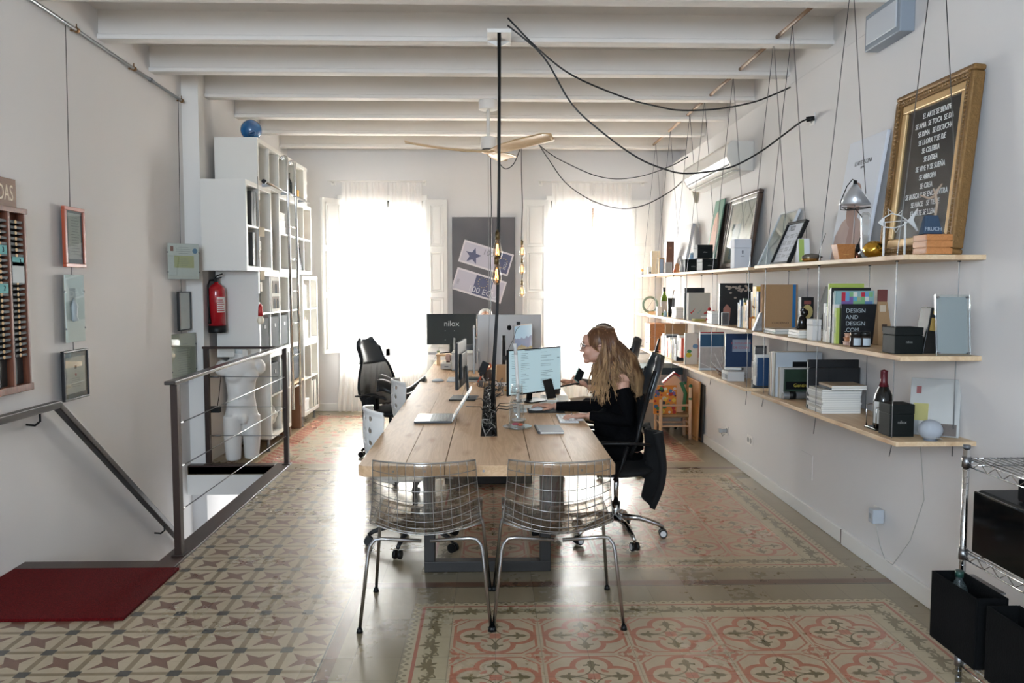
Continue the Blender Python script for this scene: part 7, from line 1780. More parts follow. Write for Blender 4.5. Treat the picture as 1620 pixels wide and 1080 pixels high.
# ceiling fan
FX, FY = -.02, 7.60
t = thing('ceiling_fan', 'white ceiling fan with three curved light wood blades', 'ceiling fan', (FX, FY, 3.30)); BLW = wood_mat('blade_wood', 'd8c09c', 'b9986c', 'X', .4, 1.5, False)
m = M(); m.cyl((0, 0, -.085), (0, 0, -.001), .085, 32); m.build('canopy', WHITE, t, bevel=.004)
m = M(); m.cyl((0, 0, -.34), (0, 0, -.085), .016, 16); m.build('downrod', WHITE, t)
m = M(); m.cyl((0, 0, -.44), (0, 0, -.33), .068, 32); m.build('motor', WHITE, t, bevel=.006); m = M(); m.cyl((0, 0, -.452), (0, 0, -.44), .06, 32); m.build('motor_ring', mat('55565a', .3, .6), t)
for k, ang in enumerate((195, 315, 75)):
    def bl(u, v):
        r_ = .03 + .74 * u; w_ = .045 + .060 * math.sin(min(1, u * 1.25) * PI * .62) ; w_ *= (1 if u < .93 else math.sqrt(max(0.02, 1 - ((u - .93) / .07) ** 2)))
        y = (v - .5) * 2 * w_ * .9 - .04 * math.sin(u * PI) ; z = -.462 - .035 * (v - .5) * min(1, u * 4) + .03 * u * u + .012 * math.sin(v * PI) + .02 * u
        return (r_, y, z)
    m = M(); m.grid(bl, 28, 10, .010, 0, Matrix.Rotation(R_(ang), 4, 'Z')); m.build('blade', BLW, t)
m = M(); m.lathe([(0, -.478), (.05, -.475), (.075, -.462), (.06, -.452), (0, -.452)], 28); m.build('hub', BLW, t)
# poster of two banknotes
def bg_poster():
    m, nt, b = new_mat('poster_print'); v = nt.nodes.new('ShaderNodeTexCoord'); n = noise_tex(1.6, 2, v.outputs['Object']); c = mixc(E(n.outputs['Fac']), '2c2a2c', '6a6668'); nt.links.new(c.k, b.inputs['Base Color']); b.inputs['Roughness'].default_value = .5; return m
pa = on_y(715, 343, 10.44); pb = on_y(815, 345, 10.44); pw = pb.x - pa.x; zb = 1.19; ph = pa.z - zb
t = thing('banknote_poster', 'large dark poster of two tilted banknotes between the windows', 'poster', ((pa.x + pb.x) / 2, 10.455, zb))
m = M(); m.bx(-pw / 2, pw / 2, 0, .03, 0, ph); m.build('panel', bg_poster(), t, bevel=.002)
def note(cx, cz, mirror):
    nw, nh = pw * .82, pw * .36
    T = T_front(cx, -.001, cz, tilt=R_(-17))
    m = M(); m.bx(-nw / 2, nw / 2, -nh / 2, nh / 2, 0, .0006, 0, T); m.bx(-nw * .47, nw * .47, -nh * .42, nh * .42, .0006, .0009, 1, T)
    if mirror:
        m.bx(nw * .22, nw * .47, -nh * .42, nh * .42, .0009, .0012, 2, T)
        sp_ = [(-nw * .25 + nh * .38 * (1 if q % 2 == 0 else .42) * math.sin(q * PI / 5), nh * (-.08) + nh * .38 * (1 if q % 2 == 0 else .42) * math.cos(q * PI / 5)) for q in range(10)]; m.prism(sp_, .0009, .0013, 2, T)
        m.text('100', nh * .34, T @ Matrix.Translation((nw * .02, nh * .22, .0012)), .0003, 3); m.text('ECU', nh * .17, T @ Matrix.Translation((nw * .40, -nh * .1, .0015)) @ Matrix.Rotation(PI / 2, 4, 'Z'), .0003, 4)
    else:
        m.bx(-nw * .10, nw * .25, -nh * .42, nh * .42, .0009, .0012, 2, T)
        m.text('100 ECU', nh * .36, T @ Matrix.Translation((nw * .10, -nh * .24, .0014)), .0003, 4); m.text('100', nh * .16, T @ Matrix.Translation((-nw * .41, -nh * .1, .0014)) @ Matrix.Rotation(PI / 2, 4, 'Z'), .0003, 3)
    for q in range(12):
        a = q * PI / 6; cx_ = (nw * .33 if mirror else nw * .06); m.prism([(cx_ + nh * .22 * math.cos(a) + .006 * math.cos(s_ * PI / 3), nh * (.0 if mirror else .16) + nh * .22 * math.sin(a) + .006 * math.sin(s_ * PI / 3)) for s_ in range(6)], .0012, .0015, 5, T)
    m.build('printed_banknote', [mat('cfc9cc', .5), mat('b5b0bc', .5), mat('4a4c68', .5), mat('77747c', .5), mat('c9c8cc', .5), mat('c9b070', .5)], t)
note(.03, ph * .60, True); note(-.06, ph * .33, False)

# ================================================================ chairs
def clear_chair(x, label):
    t = thing('clear_chair', label, 'chair', (x, 3.70, 0), 0, 'clear grid chairs at the head of the table')
    W2 = .26
    def sh(u, v, k=0):
        s = (u - .5) * 2
        # profile from the seat front over the bend up to the top of the back
        P = [(.50, .450), (.44, .462), (.30, .452), (.16, .440), (.08, .440), (.02, .455), (-.015, .50), (-.035, .58), (-.055, .68), (-.085, .81)]
        f = v * (len(P) - 1); i = min(int(f), len(P) - 2); q = f - i
        p0, p1, p2, p3 = P[max(i - 1, 0)], P[i], P[i + 1], P[min(i + 2, len(P) - 1)]
        c_ = [.5 * ((2 * p1[d]) + (p2[d] - p0[d]) * q + (2 * p0[d] - 5 * p1[d] + 4 * p2[d] - p3[d]) * q * q + (3 * p1[d] - p0[d] - 3 * p2[d] + p3[d]) * q ** 3) for d in (0, 1)]
        y, z = c_
        wid = W2 * (1.0 if v < .55 else 1.0 - .10 * (v - .55) / .45)
        back = max(0, (v - .45) / .55)
        y += s * s * .075 * min(1, back * 2.2); z += s * s * (.05 * (1 - back) + .03 * math.sin(back * PI))
        if v < .5: z -= 0
        return (s * wid, y, z)
    m = M(); m.grid(sh, 20, 36, .006); m.build('shell', ACRYL, t)
    GR = mat('9a958f', .2, .55, name='grid_ribs')
    m = M()
    for i in range(13):
        u = i / 12; m.tube([sh(u, v / 30) for v in range(31)], .0019, 5)
    for j in range(18):
        v = j / 17; m.tube([sh(u / 14, v) for u in range(15)], .0019 if j < 17 else .004, 5)
    m.build('grid', GR, t)
    LG = mat('b0b1b3', .18, 1.0, name='polished_leg')
    for s in (-1, 1):
        for (yt, yb, xb, xt) in ((.04, -.0, .305, .235), (.42, .51, .300, .235)):
            m = M(); z0 = .435 if yt > .1 else .43
            m.tube([(0.02 * s, yt, z0 - .012), (s * (xt - .03), yt, z0), (s * xt, yt, z0 - .004), (s * (xt + .022), yt + (yb - yt) * .08, z0 - .03), (s * (xt + .03), yt + (yb - yt) * .12, z0 - .06), (s * xb, yb, .012)], .0085, 10); l = m.build('leg', LG, t)
            m = M(); m.cyl((s * xb, yb, .001), (s * xb, yb, .022), .016, 14, 0, .011); m.build('foot_cap', BLACK, l)
    return t
clear_chair(-.305, 'left clear grid chair with chrome legs at the near head of the table')
clear_chair(.315, 'right clear grid chair with chrome legs at the near head of the table')

def star_base(t, r, m_leg, zc=.09, rot=0.0, ring=False, zs=.42):
    for k in range(5):
        a = rot + k * 2 * PI / 5; ex, ey = r * math.cos(a), r * math.sin(a)
        m = M(); m.tube([(.02 * math.cos(a), .02 * math.sin(a), zc + .045), (ex * .5, ey * .5, zc + .035), (ex * .9, ey * .9, zc - .005), (ex, ey, zc - .025)], [.022, .018, .014, .012], 8); l = m.build('leg', m_leg, t)
        for s in (-1, 1):
            ox, oy = -math.sin(a) * .016 * s, math.cos(a) * .016 * s
            m = M(); m.cyl((ex + ox * .4, ey + oy * .4, .029), (ex + ox * 1.5, ey + oy * 1.5, .029), .027, 16); w_ = m.build('castor', BLACK, l)
            if ring: m = M(); m.cyl((ex + ox * 1.5, ey + oy * 1.5, .029), (ex + ox * 1.6, ey + oy * 1.6, .029), .019, 16); m.build('castor_ring', mat('d8d8d8', .4), l)
    m = M(); m.cyl((0, 0, zc + .02), (0, 0, zc + .14), .028, 16); m.cyl((0, 0, zc + .14), (0, 0, zs), .016, 14); m.build('gas_column', BLACK if not ring else CHROME, t)
MESHMAT, nt, bb = new_mat('chair_mesh'); bb.inputs['Base Color'].default_value = lin('17181a'); bb.inputs['Roughness'].default_value = .7; bb.inputs['Alpha'].default_value = .78
def office_chair(name, label, loc, rz, chrome=True, back_pts=None, rot=.2, armz=.66):
    """local +x is the sitting direction"""
    t = thing(name, label, 'chair', loc, rz)
    star_base(t, .30, CHROME if chrome else BLACK, rot=rot, ring=chrome)
    m = M(); m.ball((.0, 0, .455), (.25, .25, .045), 24, 8); m.box((0, 0, .425), (.2, .2, .03)); m.build('seat', mat('121314', .75), t)
    bp = back_pts or [(-.22, .56), (-.26, .66), (-.25, .76), (-.27, .88), (-.31, 1.0), (-.36, 1.12)]
    def prof(v):
        f = v * (len(bp) - 1); i = min(int(f), len(bp) - 2); q = f - i; q2 = q
        return bp[i][0] * (1 - q2) + bp[i + 1][0] * q2, bp[i][1] * (1 - q2) + bp[i + 1][1] * q2
    def wv(v): return .21 * (.75 + .45 * math.sin(PI * min(1, v * 1.3 + .1)) - .12 * v)
    def mesh_(u, v): x, z = prof(v * .64); s = (u - .5) * 2; return (x + .05 * s * s, s * wv(v * .64), z)
    MESHM = MESHMAT
    m = M(); m.grid(mesh_, 16, 14, .006); m.build('mesh_back', MESHM, t)
    def pad(u, v): x, z = prof(.62 + .38 * v); s = (u - .5) * 2; return (x + .04 * s * s + .012, s * wv(.62 + .38 * v) * (1 if v < .7 else math.sqrt(max(.05, 1 - .75 * ((v - .7) / .3) ** 2))), z - .02 * s * s * max(0, v - .6))
    m = M(); m.grid(pad, 16, 10, .035); m.build('headrest', mat('34383b', .28, name='black_leather'), t)
    for s in (-1, 1):
        m = M(); m.tube([(prof(v / 12)[0] + .045, s * (wv(v / 12) + .004), prof(v / 12)[1]) for v in [q * .9 for q in range(13)]], .013, 8); m.build('back_frame', BLACK, t)
        m = M(); m.tube([(.05, s * .26, .43), (.02, s * .29, .5), (-.02, s * .29, armz - .02)], .013, 8); m.tube([(-.16, s * .29, armz - .01), (-.02, s * .29, armz), (.16, s * .28, armz), (.19, s * .27, armz - .02)], [.014, .022, .022, .012], 8, flat=.55); m.build('armrest', BLACK, t)
    m = M(); m.tube([(-.1, 0, .43), (-.25, 0, .44), (-.285, 0, .54), (-.27, 0, .68)], .018, 8, flat=1.6); m.build('back_bar', BLACK, t)
    return t
CH1 = office_chair('office_chair', 'black mesh office chair on chrome base under the woman', (.80, 5.12, 0), PI, back_pts=[(-.10, .56), (-.13, .66), (-.15, .76), (-.20, .90), (-.235, 1.0), (-.28, 1.165)], rot=.55)
CH2 = office_chair('office_chair', 'black mesh office chair behind the woman, second on the right side', (1.02, 7.00, 0), PI - .25, back_pts=[(-.12, .56), (-.15, .66), (-.17, .76), (-.20, .90), (-.235, 1.02), (-.26, 1.15)], rot=.2)
CH3 = office_chair('office_chair', 'black mesh office chair with leather headrest on the left, before the window', (-.93, 7.52, 0), R_(-34), chrome=False, back_pts=[(-.17, .50), (-.20, .62), (-.205, .74), (-.23, .88), (-.27, .98), (-.33, 1.11)], rot=.9, armz=.62)
# cloths draped on chairs
def drape(name, label, cat, fn, nu, nv, col, th=.006, rough=.9, extra=None):
    m = M(); m.grid(fn, nu, nv, th); o = m.build(name, mat(col, rough, bump=.15, bscale=80)); return tag(o, label, cat)
def cardi(u, v):
    x = .955 + .045 * math.sin(v * 2.5) + .02 * math.sin(u * 9 + v * 3) + .035 * (1 - v); y = 4.93 + .40 * u + .02 * math.sin(v * 7)
    z = .70 - .47 * v * (.80 + .20 * math.cos(u * 2.6 + .2)) + .0 * u
    return (x + .02 * math.sin(u * 14), y * (1) - .02 * math.sin(v * 5), z)
drape('cardigan', 'black knitted cardigan hanging down from the chair of the woman', 'cardigan', cardi, 30, 26, '0b0b0c', .035)
def coat(u, v):
    x = -1.0 + .42 * v; y = 7.10 + .36 * u + .03 * math.sin(v * 8)
    z = .715 + .06 * math.sin(v * 5.5 + 1 + u) - .09 * (2 * u - 1) ** 2 + .02 * math.sin(u * 12)
    return (x, y, z)
drape('leather_jacket', 'black leather jacket draped over the arms of the left office chair', 'jacket', coat, 26, 22, '141516', .03, .35)
def coat2(u, v): return (-1.10 + .06 * math.sin(u * 8) + .02 * v, 7.12 + .30 * u, .62 - .50 * v + .02 * math.sin(u * 10))
drape('dark_shawl', 'black shawl hanging from the side of the left office chair', 'shawl', coat2, 20, 16, '0e0e0f', .02)

def white_chair(loc, rz, label, base=True):
    t = thing('perforated_chair', label, 'chair', loc, rz, 'white perforated swivel chairs')
    H0, H1 = .44, .87
    def bk(u, v):
        s = (u - .5) * 2; z = H0 + (H1 - H0) * v
        wd = .20 * (1 - .12 * v); x = -.25 - .05 * v - .03 * math.sin(v * PI) + .085 * s * s
        if v > .93: x -= .012 * (v - .93) / .07
        return (x, s * wd, z - .015 * s * s * v)
    holes = [(a, b) for b in (.38, .55, .72, .88) for a in (.25, .42, .58, .75)]
    def keep(u, v):
        for a, b in holes:
            if ((u - a) * .40) ** 2 + ((v - b) * .43) ** 2 < .0165 ** 2: return False
        return True
    m = M(); m.grid(bk, 72, 72, .008, keep=keep); m.build('backrest', mat('e4e2de', .35, name='white_plastic'), t)
    def st(u, v): s = (u - .5) * 2; return (-.25 + .44 * v, s * (.20 + .02 * math.sin(v * PI)), .44 + .02 * s * s - .012 * math.sin(v * PI) - .02 * max(0, v - .85) / .15)
    m = M(); m.grid(st, 24, 24, .010); m.build('seat', mat('e4e2de', .35), t)
    m = M(); m.tube([bk(u / 24, 1.0) for u in range(25)], .007, 8); m.build('rim', mat('eceae6', .3), t)
    star_base(t, .29, mat('1b1c1e', .5), rot=.35, zs=.43)
    return t
white_chair((-.47, 5.0, 0), R_(18), 'white perforated swivel chair at the left edge, nearer to the camera')
white_chair((-.48, 6.50, 0), R_(14), 'white perforated swivel chair at the left edge, beside the black office chair')

# ================================================================ wire rack at the right edge
t = thing('wire_rack', 'chrome wire shelving rack at the right edge of the room', 'rack', (2.03, 2.66, 0))
rx0, rx1, ry0, ry1 = -.155, .145, -.50, .47; ZR = (.925, .555, .12)
for (x, y) in ((rx0, ry0), (rx1, ry0), (rx0, ry1), (rx1, ry1)):
    m = M(); m.cyl((x, y, .02), (x, y, .965), .0125, 14)
    for k in range(36): m.cyl((x, y, .04 + .0254 * k), (x, y, .042 + .0254 * k), .0131, 14)
    m.build('post', CHROME, t)
    m = M(); m.cyl((x, y, .965), (x, y, .978), .014, 14); m.cyl((x, y, 0.001), (x, y, .02), .011, 12); m.build('cap', mat('5a5c60', .4), t)
for z in ZR:
    m = M()
    for (a, b_) in (((rx0, ry0), (rx1, ry0)), ((rx0, ry1), (rx1, ry1)), ((rx0, ry0), (rx0, ry1)), ((rx1, ry0), (rx1, ry1))):
        pa_, pb_ = Vector((*a, z)), Vector((*b_, z)); m.cyl(pa_, pb_, .003, 8); m.cyl(pa_ - Vector((0, 0, .03)), pb_ - Vector((0, 0, .03)), .003, 8)
        L = (pb_ - pa_).length; n = max(3, int(L / .045)); 
        zz = [pa_.lerp(pb_, q / n) - Vector((0, 0, 0 if q % 2 else .03)) for q in range(n + 1)]; m.tube(zz, .0022, 5)
    for k in range(11): x = rx0 + (rx1 - rx0) * (k + .5) / 11; m.cyl((x, ry0, z + .002), (x, ry1, z + .002), .002, 6)
    m.build('wire_shelf', CHROME, t)
    m = M()
    for (x, y) in ((rx0, ry0), (rx1, ry0), (rx0, ry1), (rx1, ry1)): m.cyl((x, y, z - .035), (x, y, z + .008), .017, 14)
    m.build('collar', STEEL, t)
t = thing('microwave', 'black glossy microwave oven on the wire rack', 'microwave', (2.01, 2.74, .5585)); DM = mat('0c0d0e', .08, name='dark_glass_door')
m = M(); m.bx(-.12, .155, -.28, .34, 0.008, .255); m.build('case', BLACK, t, bevel=.012); m = M(); m.bx(-.135, -.121, -.10, .335, .012, .25); m.build('door', DM, t, bevel=.004); m = M(); m.bx(-.134, -.121, -.275, -.105, .012, .25); m.build('control_panel', BLACK, t, bevel=.003)
m = M(); m.tube([(-.137, -.085, .04), (-.155, -.085, .05), (-.155, -.085, .21), (-.137, -.085, .22)], .006, 8); m.build('handle', STEEL, t)
for a_ in (-.25, .3): m = M(); m.cyl((-.1, a_, 0), (-.1, a_, .008), .015, 10); m.cyl((.1, a_, 0), (.1, a_, .008), .015, 10); m.build('foot', BLACK, t)
t = thing('toaster_box', 'matt black appliance on top of the microwave', 'appliance', (2.03, 2.62, .8155)); m = M(); m.bx(-.10, .12, -.2, .28, 0, .085); m.build('case', BLKM, t, bevel=.01); m = M(); m.bx(-.103, -.10, -.1, .18, .03, .05); m.build('trim_strip', mat('2b2c2e', .3), t)
for k, (y0, y1, lb) in enumerate(((2.82, 3.12, 'black fabric bin with a bottle in it hanging on the rack side, farther one'), (2.46, 2.76, 'black fabric bin hanging on the rack side, nearer one'))):
    t = thing('fabric_bin', lb, 'bin', (1.805, (y0 + y1) / 2, .215)); h2 = (y1 - y0) / 2; FB = mat('0d0e0f', .9, bump=.2, bscale=120, spec=.1); hh = .265
    def wall(a, b_, nm):
        m = M(); m.bx(a[0], b_[0], a[1], b_[1], 0, hh); m.build(nm, FB, t, bevel=.003)
    wall((-.06, -h2), (-.052, h2), 'side_panel'); wall((.052, -h2), (.06, h2), 'side_panel'); wall((-.052, -h2), (.052, -h2 + .008), 'side_panel'); wall((-.052, h2 - .008), (.052, h2), 'side_panel')
    m = M(); m.bx(-.058, .058, -h2 + .002, h2 - .002, 0, .008); m.build('bottom_panel', FB, t)
    m = M(); m.bar((.058, 0, .262), (.08, 0, .262), .2, .006); m.build('hanger', STEEL, t)
t = thing('water_bottle', 'clear plastic bottle with dark green cap standing in the farther fabric bin', 'bottle', (1.805, 3.03, .2245)); m = M(); m.lathe([(0, 0), (.033, 0), (.035, .01), (.035, .19), (.028, .225), (.013, .25), (.012, .262), (0, .262)], 24); m.build('bottle_body', mat('7f8c8c', .1, trans=.8, ior=1.2), t); m = M(); m.cyl((0, 0, .262), (0, 0, .285), .0155, 16); m.build('cap', mat('1f4038', .4), t)
# ================================================================ people
SKIN = mat('c99a84', .5, var=.06, vscale=12, name='skin')
KNIT = mat('08080a', .9, bump=.25, bscale=220, name='black_knit', spec=.1)
DENIM = mat('0b0c0e', .9, spec=.1, name='black_trousers')
def hand(wr, d, n, s, curl=.35, flip=1, spread=.09):
    """wr wrist, d forward, n up out of the back of the hand; thumb towards cross(d,n)*flip"""
    d = Vector(d).normalized(); n = Vector(n).normalized(); n = (n - d * n.dot(d)).normalized(); t = d.cross(n) * flip
    wr = Vector(wr); parts = []
    def P(a, b, c): return wr + (d * a + t * b + n * c) * s
    parts.append(('t', [P(-.04, 0, 0), P(0, 0, 0), P(.03, 0, .004), P(.06, 0, .004), P(.085, 0, .0)], [.024 * s, .024 * s, .031 * s, .036 * s, .030 * s], .52))
    for k, (off, L) in enumerate(((.026, .070), (.009, .080), (-.009, .073), (-.026, .057))):
        sp = off * spread * 4; c = curl * (1 + .25 * k)
        pts = [P(.07, off, .004)]; a = 0.25 - c * .3; x, z = .085, .004; pts.append(P(x, off + sp * .2, z))
        for q, f in enumerate((.45, .30, .25)):
            x += math.cos(a) * L * f; z += math.sin(a) * L * f; pts.append(P(x, off + sp * (.5 + q * .25), z)); a -= c
        parts.append(('t', pts, [.0095 * s, .0092 * s, .0088 * s, .008 * s, .0062 * s]))
    parts.append(('t', [P(.015, .020, -.004), P(.04, .042, -.010), P(.065, .052, -.016), P(.088, .052, -.022)], [.014 * s, .0115 * s, .0095 * s, .0075 * s]))
    return parts
def head_parts(c, f, s=1.0, female=True):
    """c centre of the skull, f facing direction (horizontal)"""
    f = Vector(f).normalized(); u = Vector((0, 0, 1)); r = f.cross(u); c = Vector(c)
    rot = Matrix((( f.x, r.x, 0, 0), (f.y, r.y, 0, 0), (0, 0, 1, 0), (0, 0, 0, 1)))
    def el(p, rad, ry=0):
        return ('e', (0, 0, 0), tuple(x * s for x in rad), Matrix.Translation(c) @ rot @ Matrix.Translation(Vector(p) * s) @ Matrix.Rotation(ry, 4, 'Y'))
    P = [el((-.012, 0, .022), (.092, .074, .088)), el((.022, 0, -.025), (.062, .058, .075)), el((.045, 0, -.062), (.036, .036, .036)),
         el((.066, 0, -.088), (.020, .022, .017)), el((.072, 0, .035), (.022, .05, .034)), el((.080, 0, .012), (.010, .042, .009)),
         el((.089, 0, -.012), (.010, .009, .026), -.35), el((.100, 0, -.027), (.012, .011, .0095)), el((.092, .010, -.030), (.007, .006, .006)), el((.092, -.010, -.030), (.007, .006, .006)),
         el((.079, 0, -.051), (.012, .020, .007)), el((.078, 0, -.062), (.011, .018, .007)), el((.070, 0, -.056), (.020, .028, .022)), el((.064, .030, -.030), (.024, .020, .026)), el((.064, -.030, -.030), (.024, .020, .026)),
         el((.008, .038, -.050), (.056, .020, .030), .45), el((.008, -.038, -.050), (.056, .020, .030), .45),
         el((-.012, .075, -.008), (.018, .008, .030), .15), el((-.012, -.075, -.008), (.018, .008, .030), .15)]
    return P, (lambda p: c + rot.to_3x3() @ (Vector(p) * s))
# ---- woman
WY = 5.25
def wp(px, py, y=WY): q = on_y(px, py, y); return (q.x, q.z)
root = thing('person', 'woman with long wavy blonde brown hair, glasses and black sweater, typing at the table', 'person', (.80, WY, 0))
O = Vector((.80, WY, 0))
def L(*p): return Vector(p) - O
hx, hz = wp(946, 547)
HC = Vector((hx, WY, hz)); HS = 1.10
hp, HL = head_parts(L(*HC), (-1, .06, -.10), HS)
sh_n = Vector((.825, WY - .165, 1.0)); sh_f = Vector((.80, WY + .165, 1.0))
el_n = Vector((.86, WY - .22, .76)); wr_n = Vector((.615, WY - .13, .785)); el_f = Vector((.80, WY + .27, .78)); wr_f = Vector((.43, WY + .28, .785))
hip = Vector((.86, WY, .53))
def sub(v): return tuple(Vector(v) - O)
body = hp + [
    ('t', [sub((hx + .035, WY, hz - .07)), sub((.785, WY, 1.06)), sub((.82, WY, 1.0))], [.052, .052, .065]),
    ('t', [sub(sh_n), sub((.82, WY, 1.01)), sub(sh_f)], [.052, .06, .052]),
    ('t', [sub((.82, WY, .98)), sub((.84, WY, .80)), sub((.86, WY, .66)), sub(hip)], [.10, .095, .10, .12]),
    ('t', [sub(sh_n), sub(sh_n.lerp(el_n, .3)), sub(el_n)], [.048, .038, .028]), ('t', [sub(el_n), sub(wr_n)], [.028, .023]),
    ('t', [sub(sh_f), sub(el_f)], [.045, .028]), ('t', [sub(el_f), sub(wr_f)], [.028, .023]),
    ('t', [sub((.84, WY - .09, .54)), sub((.42, WY - .11, .56))], [.075, .055]), ('t', [sub((.42, WY - .11, .56)), sub((.40, WY - .12, .30)), sub((.42, WY - .12, .10))], [.055, .045, .032]),
    ('t', [sub((.84, WY + .09, .54)), sub((.42, WY + .11, .56))], [.075, .055]), ('t', [sub((.42, WY + .11, .56)), sub((.40, WY + .12, .30)), sub((.42, WY + .12, .10))], [.055, .045, .032]),
    ('t', [sub((.42, WY - .12, .07)), sub((.28, WY - .13, .045))], [.038, .03], .8), ('t', [sub((.42, WY + .12, .07)), sub((.28, WY + .13, .045))], [.038, .03], .8)]
body += hand(sub(wr_n), (-1, .05, -.10), (0, 0, 1), 1.0, .30, 1)
body += hand(sub(wr_f), (-1, -.12, .06), (0, 0, 1), 1.0, .42, -1)
blob(body, 'body', SKIN, root, .0046, 5)
# glasses, eyes, earring
def gl():
    m = M()
    for s_ in (-1, 1):
        m.tube([HL((.098 + .004 * math.cos(a * PI / 8), s_ * .031 + .022 * math.cos(a * PI / 8), .002 + .018 * math.sin(a * PI / 8))) for a in range(16)], .0024, 6, closed=True)
        m.tube([HL((.095, s_ * .054, .006)), HL((.04, s_ * .084, .004)), HL((-.02, s_ * .088, .002))], .0024, 6)
    m.tube([HL((.104, -.010, .004)), HL((.106, 0, .008)), HL((.104, .010, .004))], .0016, 6)
    m.build('glasses', mat('6a3f34', .3, .2), root)
gl()
m = M(); 
for s_ in (-1, 1): m.ball(HL((.083, s_ * .030, .004)), .0105, 12, 8)
m.build('eyeballs', mat('d8d2cc', .2), root)
m = M()
for s_ in (-1, 1): m.ball(HL((.0925, s_ * .030, .003)), .004, 8, 6)
m.build('irises', mat('2a211c', .2), root)
m = M()
for s_ in (-1, 1): m.tube([HL((.092, s_ * .014, .020)), HL((.093, s_ * .03, .025)), HL((.082, s_ * .048, .019))], [.002, .0028, .0016], 6)
m.build('eyebrows', mat('6a4a34', .8), root)
m = M(); m.ball(HL((.0870, 0, -.0515)), (.006, .017, .004), 12, 6); m.ball(HL((.0858, 0, -.0600)), (.006, .015, .0045), 12, 6); m.build('lips', mat('a5605a', .4), root)
m = M(); m.tube([HL((-.002 + .008 * math.cos(a * PI / 6), .086 * 1, -.045 + .010 * math.sin(a * PI / 6))) for a in range(12)], .0012, 5, closed=True); m.build('earring', mat('d8c9a0', .2, 1.0), root)
m = M(); m.tube([tuple(Vector(sub(wr_n)) + Vector((-.100, .012 + .0095 * math.cos(a * PI / 6), .010 + .010 * math.sin(a * PI / 6)))) for a in range(12)], .0014, 5, closed=True); m.build('ring', mat('d8d4cc', .2, 1.0), root)
# sweater
sw = [
    ('t', [sub((.825, WY - .150, .968)), sub((.82, WY, .955)), sub((.81, WY + .15, .968))], [.062, .085, .06]),
    ell(sub((.835, WY, .90)), (.105, .165, .085)), ell(sub((.765, WY - .06, .875)), (.07, .065, .06)), ell(sub((.765, WY + .06, .875)), (.07, .065, .06)),
    ('t', [sub((.835, WY, .92)), sub((.845, WY, .76)), sub((.865, WY, .64)), sub((.865, WY, .55))], [.11, .105, .115, .135], 1.25),
    ell(sub((.86, WY, .62)), (.135, .165, .10)), ell(sub((.775, WY, .70)), (.105, .15, .12)),
    ('t', [sub(sh_n + Vector((.0, -.004, -.045))), sub((sh_n + el_n) / 2), sub(el_n), sub((el_n + wr_n) / 2), sub(wr_n + Vector((.015, 0, 0)))], [.056, .055, .048, .042, .032]),
    ('t', [sub(sh_f + Vector((0, 0, -.045))), sub((sh_f + el_f) / 2), sub(el_f), sub((el_f + wr_f) / 2), sub(wr_f + Vector((.015, 0, 0)))], [.056, .055, .048, .042, .032])]
blob(sw, 'sweater', KNIT, root, .007, 5)
tr = [('t', [sub((.86, WY, .56)), sub((.84, WY, .50))], [.16, .16], .9),
      ('t', [sub((.85, WY - .09, .54)), sub((.60, WY - .11, .565)), sub((.41, WY - .11, .56)), sub((.40, WY - .12, .30)), sub((.42, WY - .12, .12))], [.10, .088, .072, .062, .055]),
      ('t', [sub((.85, WY + .09, .54)), sub((.60, WY + .11, .565)), sub((.41, WY + .11, .56)), sub((.40, WY + .12, .30)), sub((.42, WY + .12, .12))], [.10, .088, .072, .062, .055])]
blob(tr, 'trousers', DENIM, root, .009, 5)
for s_ in (-1, 1):
    m = M(); m.tube([sub((.45, WY + s_ * .12, .06)), sub((.38, WY + s_ * .125, .055)), sub((.26, WY + s_ * .13, .04))], [.045, .046, .036], 12, flat=.85)
    m.build('shoe', BLKM, root)
# hair: a shaped cap plus wavy locks
m_, nt, bb = new_mat('wavy_hair'); tc = nt.nodes.new('ShaderNodeTexCoord'); sp = nt.nodes.new('ShaderNodeSeparateXYZ'); nt.links.new(tc.outputs['Object'], sp.inputs[0])
n1 = noise_tex(38, 2, obj_vec((1, 1, .12))); hgt = (1.28 - E(sp.outputs[2])) * 2.2
fr_ = (0.05 - E(sp.outputs[0])).mx(0) * 2.6
fac = (hgt.mx(0) * .75 + E(n1.outputs['Fac']) * 1.9 + fr_ * .6 * hgt.mx(0) - 1.02).mx(0).mn(1)
cc = mixc(fac, '5a3a24', 'd0a878'); nt.links.new(cc.k, bb.inputs['Base Color']); bb.inputs['Roughness'].default_value = .42; bb.inputs['Specular IOR Level'].default_value = .4
HAIR = m_
cap = [('e', (0, 0, 0), tuple(x * HS for x in (.098, .082, .092)), Matrix.Translation(HL((-.022, 0, .030)))),
       ('e', (0, 0, 0), tuple(x * HS for x in (.070, .080, .110)), Matrix.Translation(HL((-.060, 0, -.045)))),
       ('t', [HL((-.07, 0, -.02)), sub((.86, WY, 1.10)), sub((.905, WY, .98)), sub((.93, WY - .01, .88))], [.075, .085, .085, .05], 1.2)]
hroot = blob(cap, 'hair', HAIR, root, .007, 4)
m = M(); r = random.Random(21)
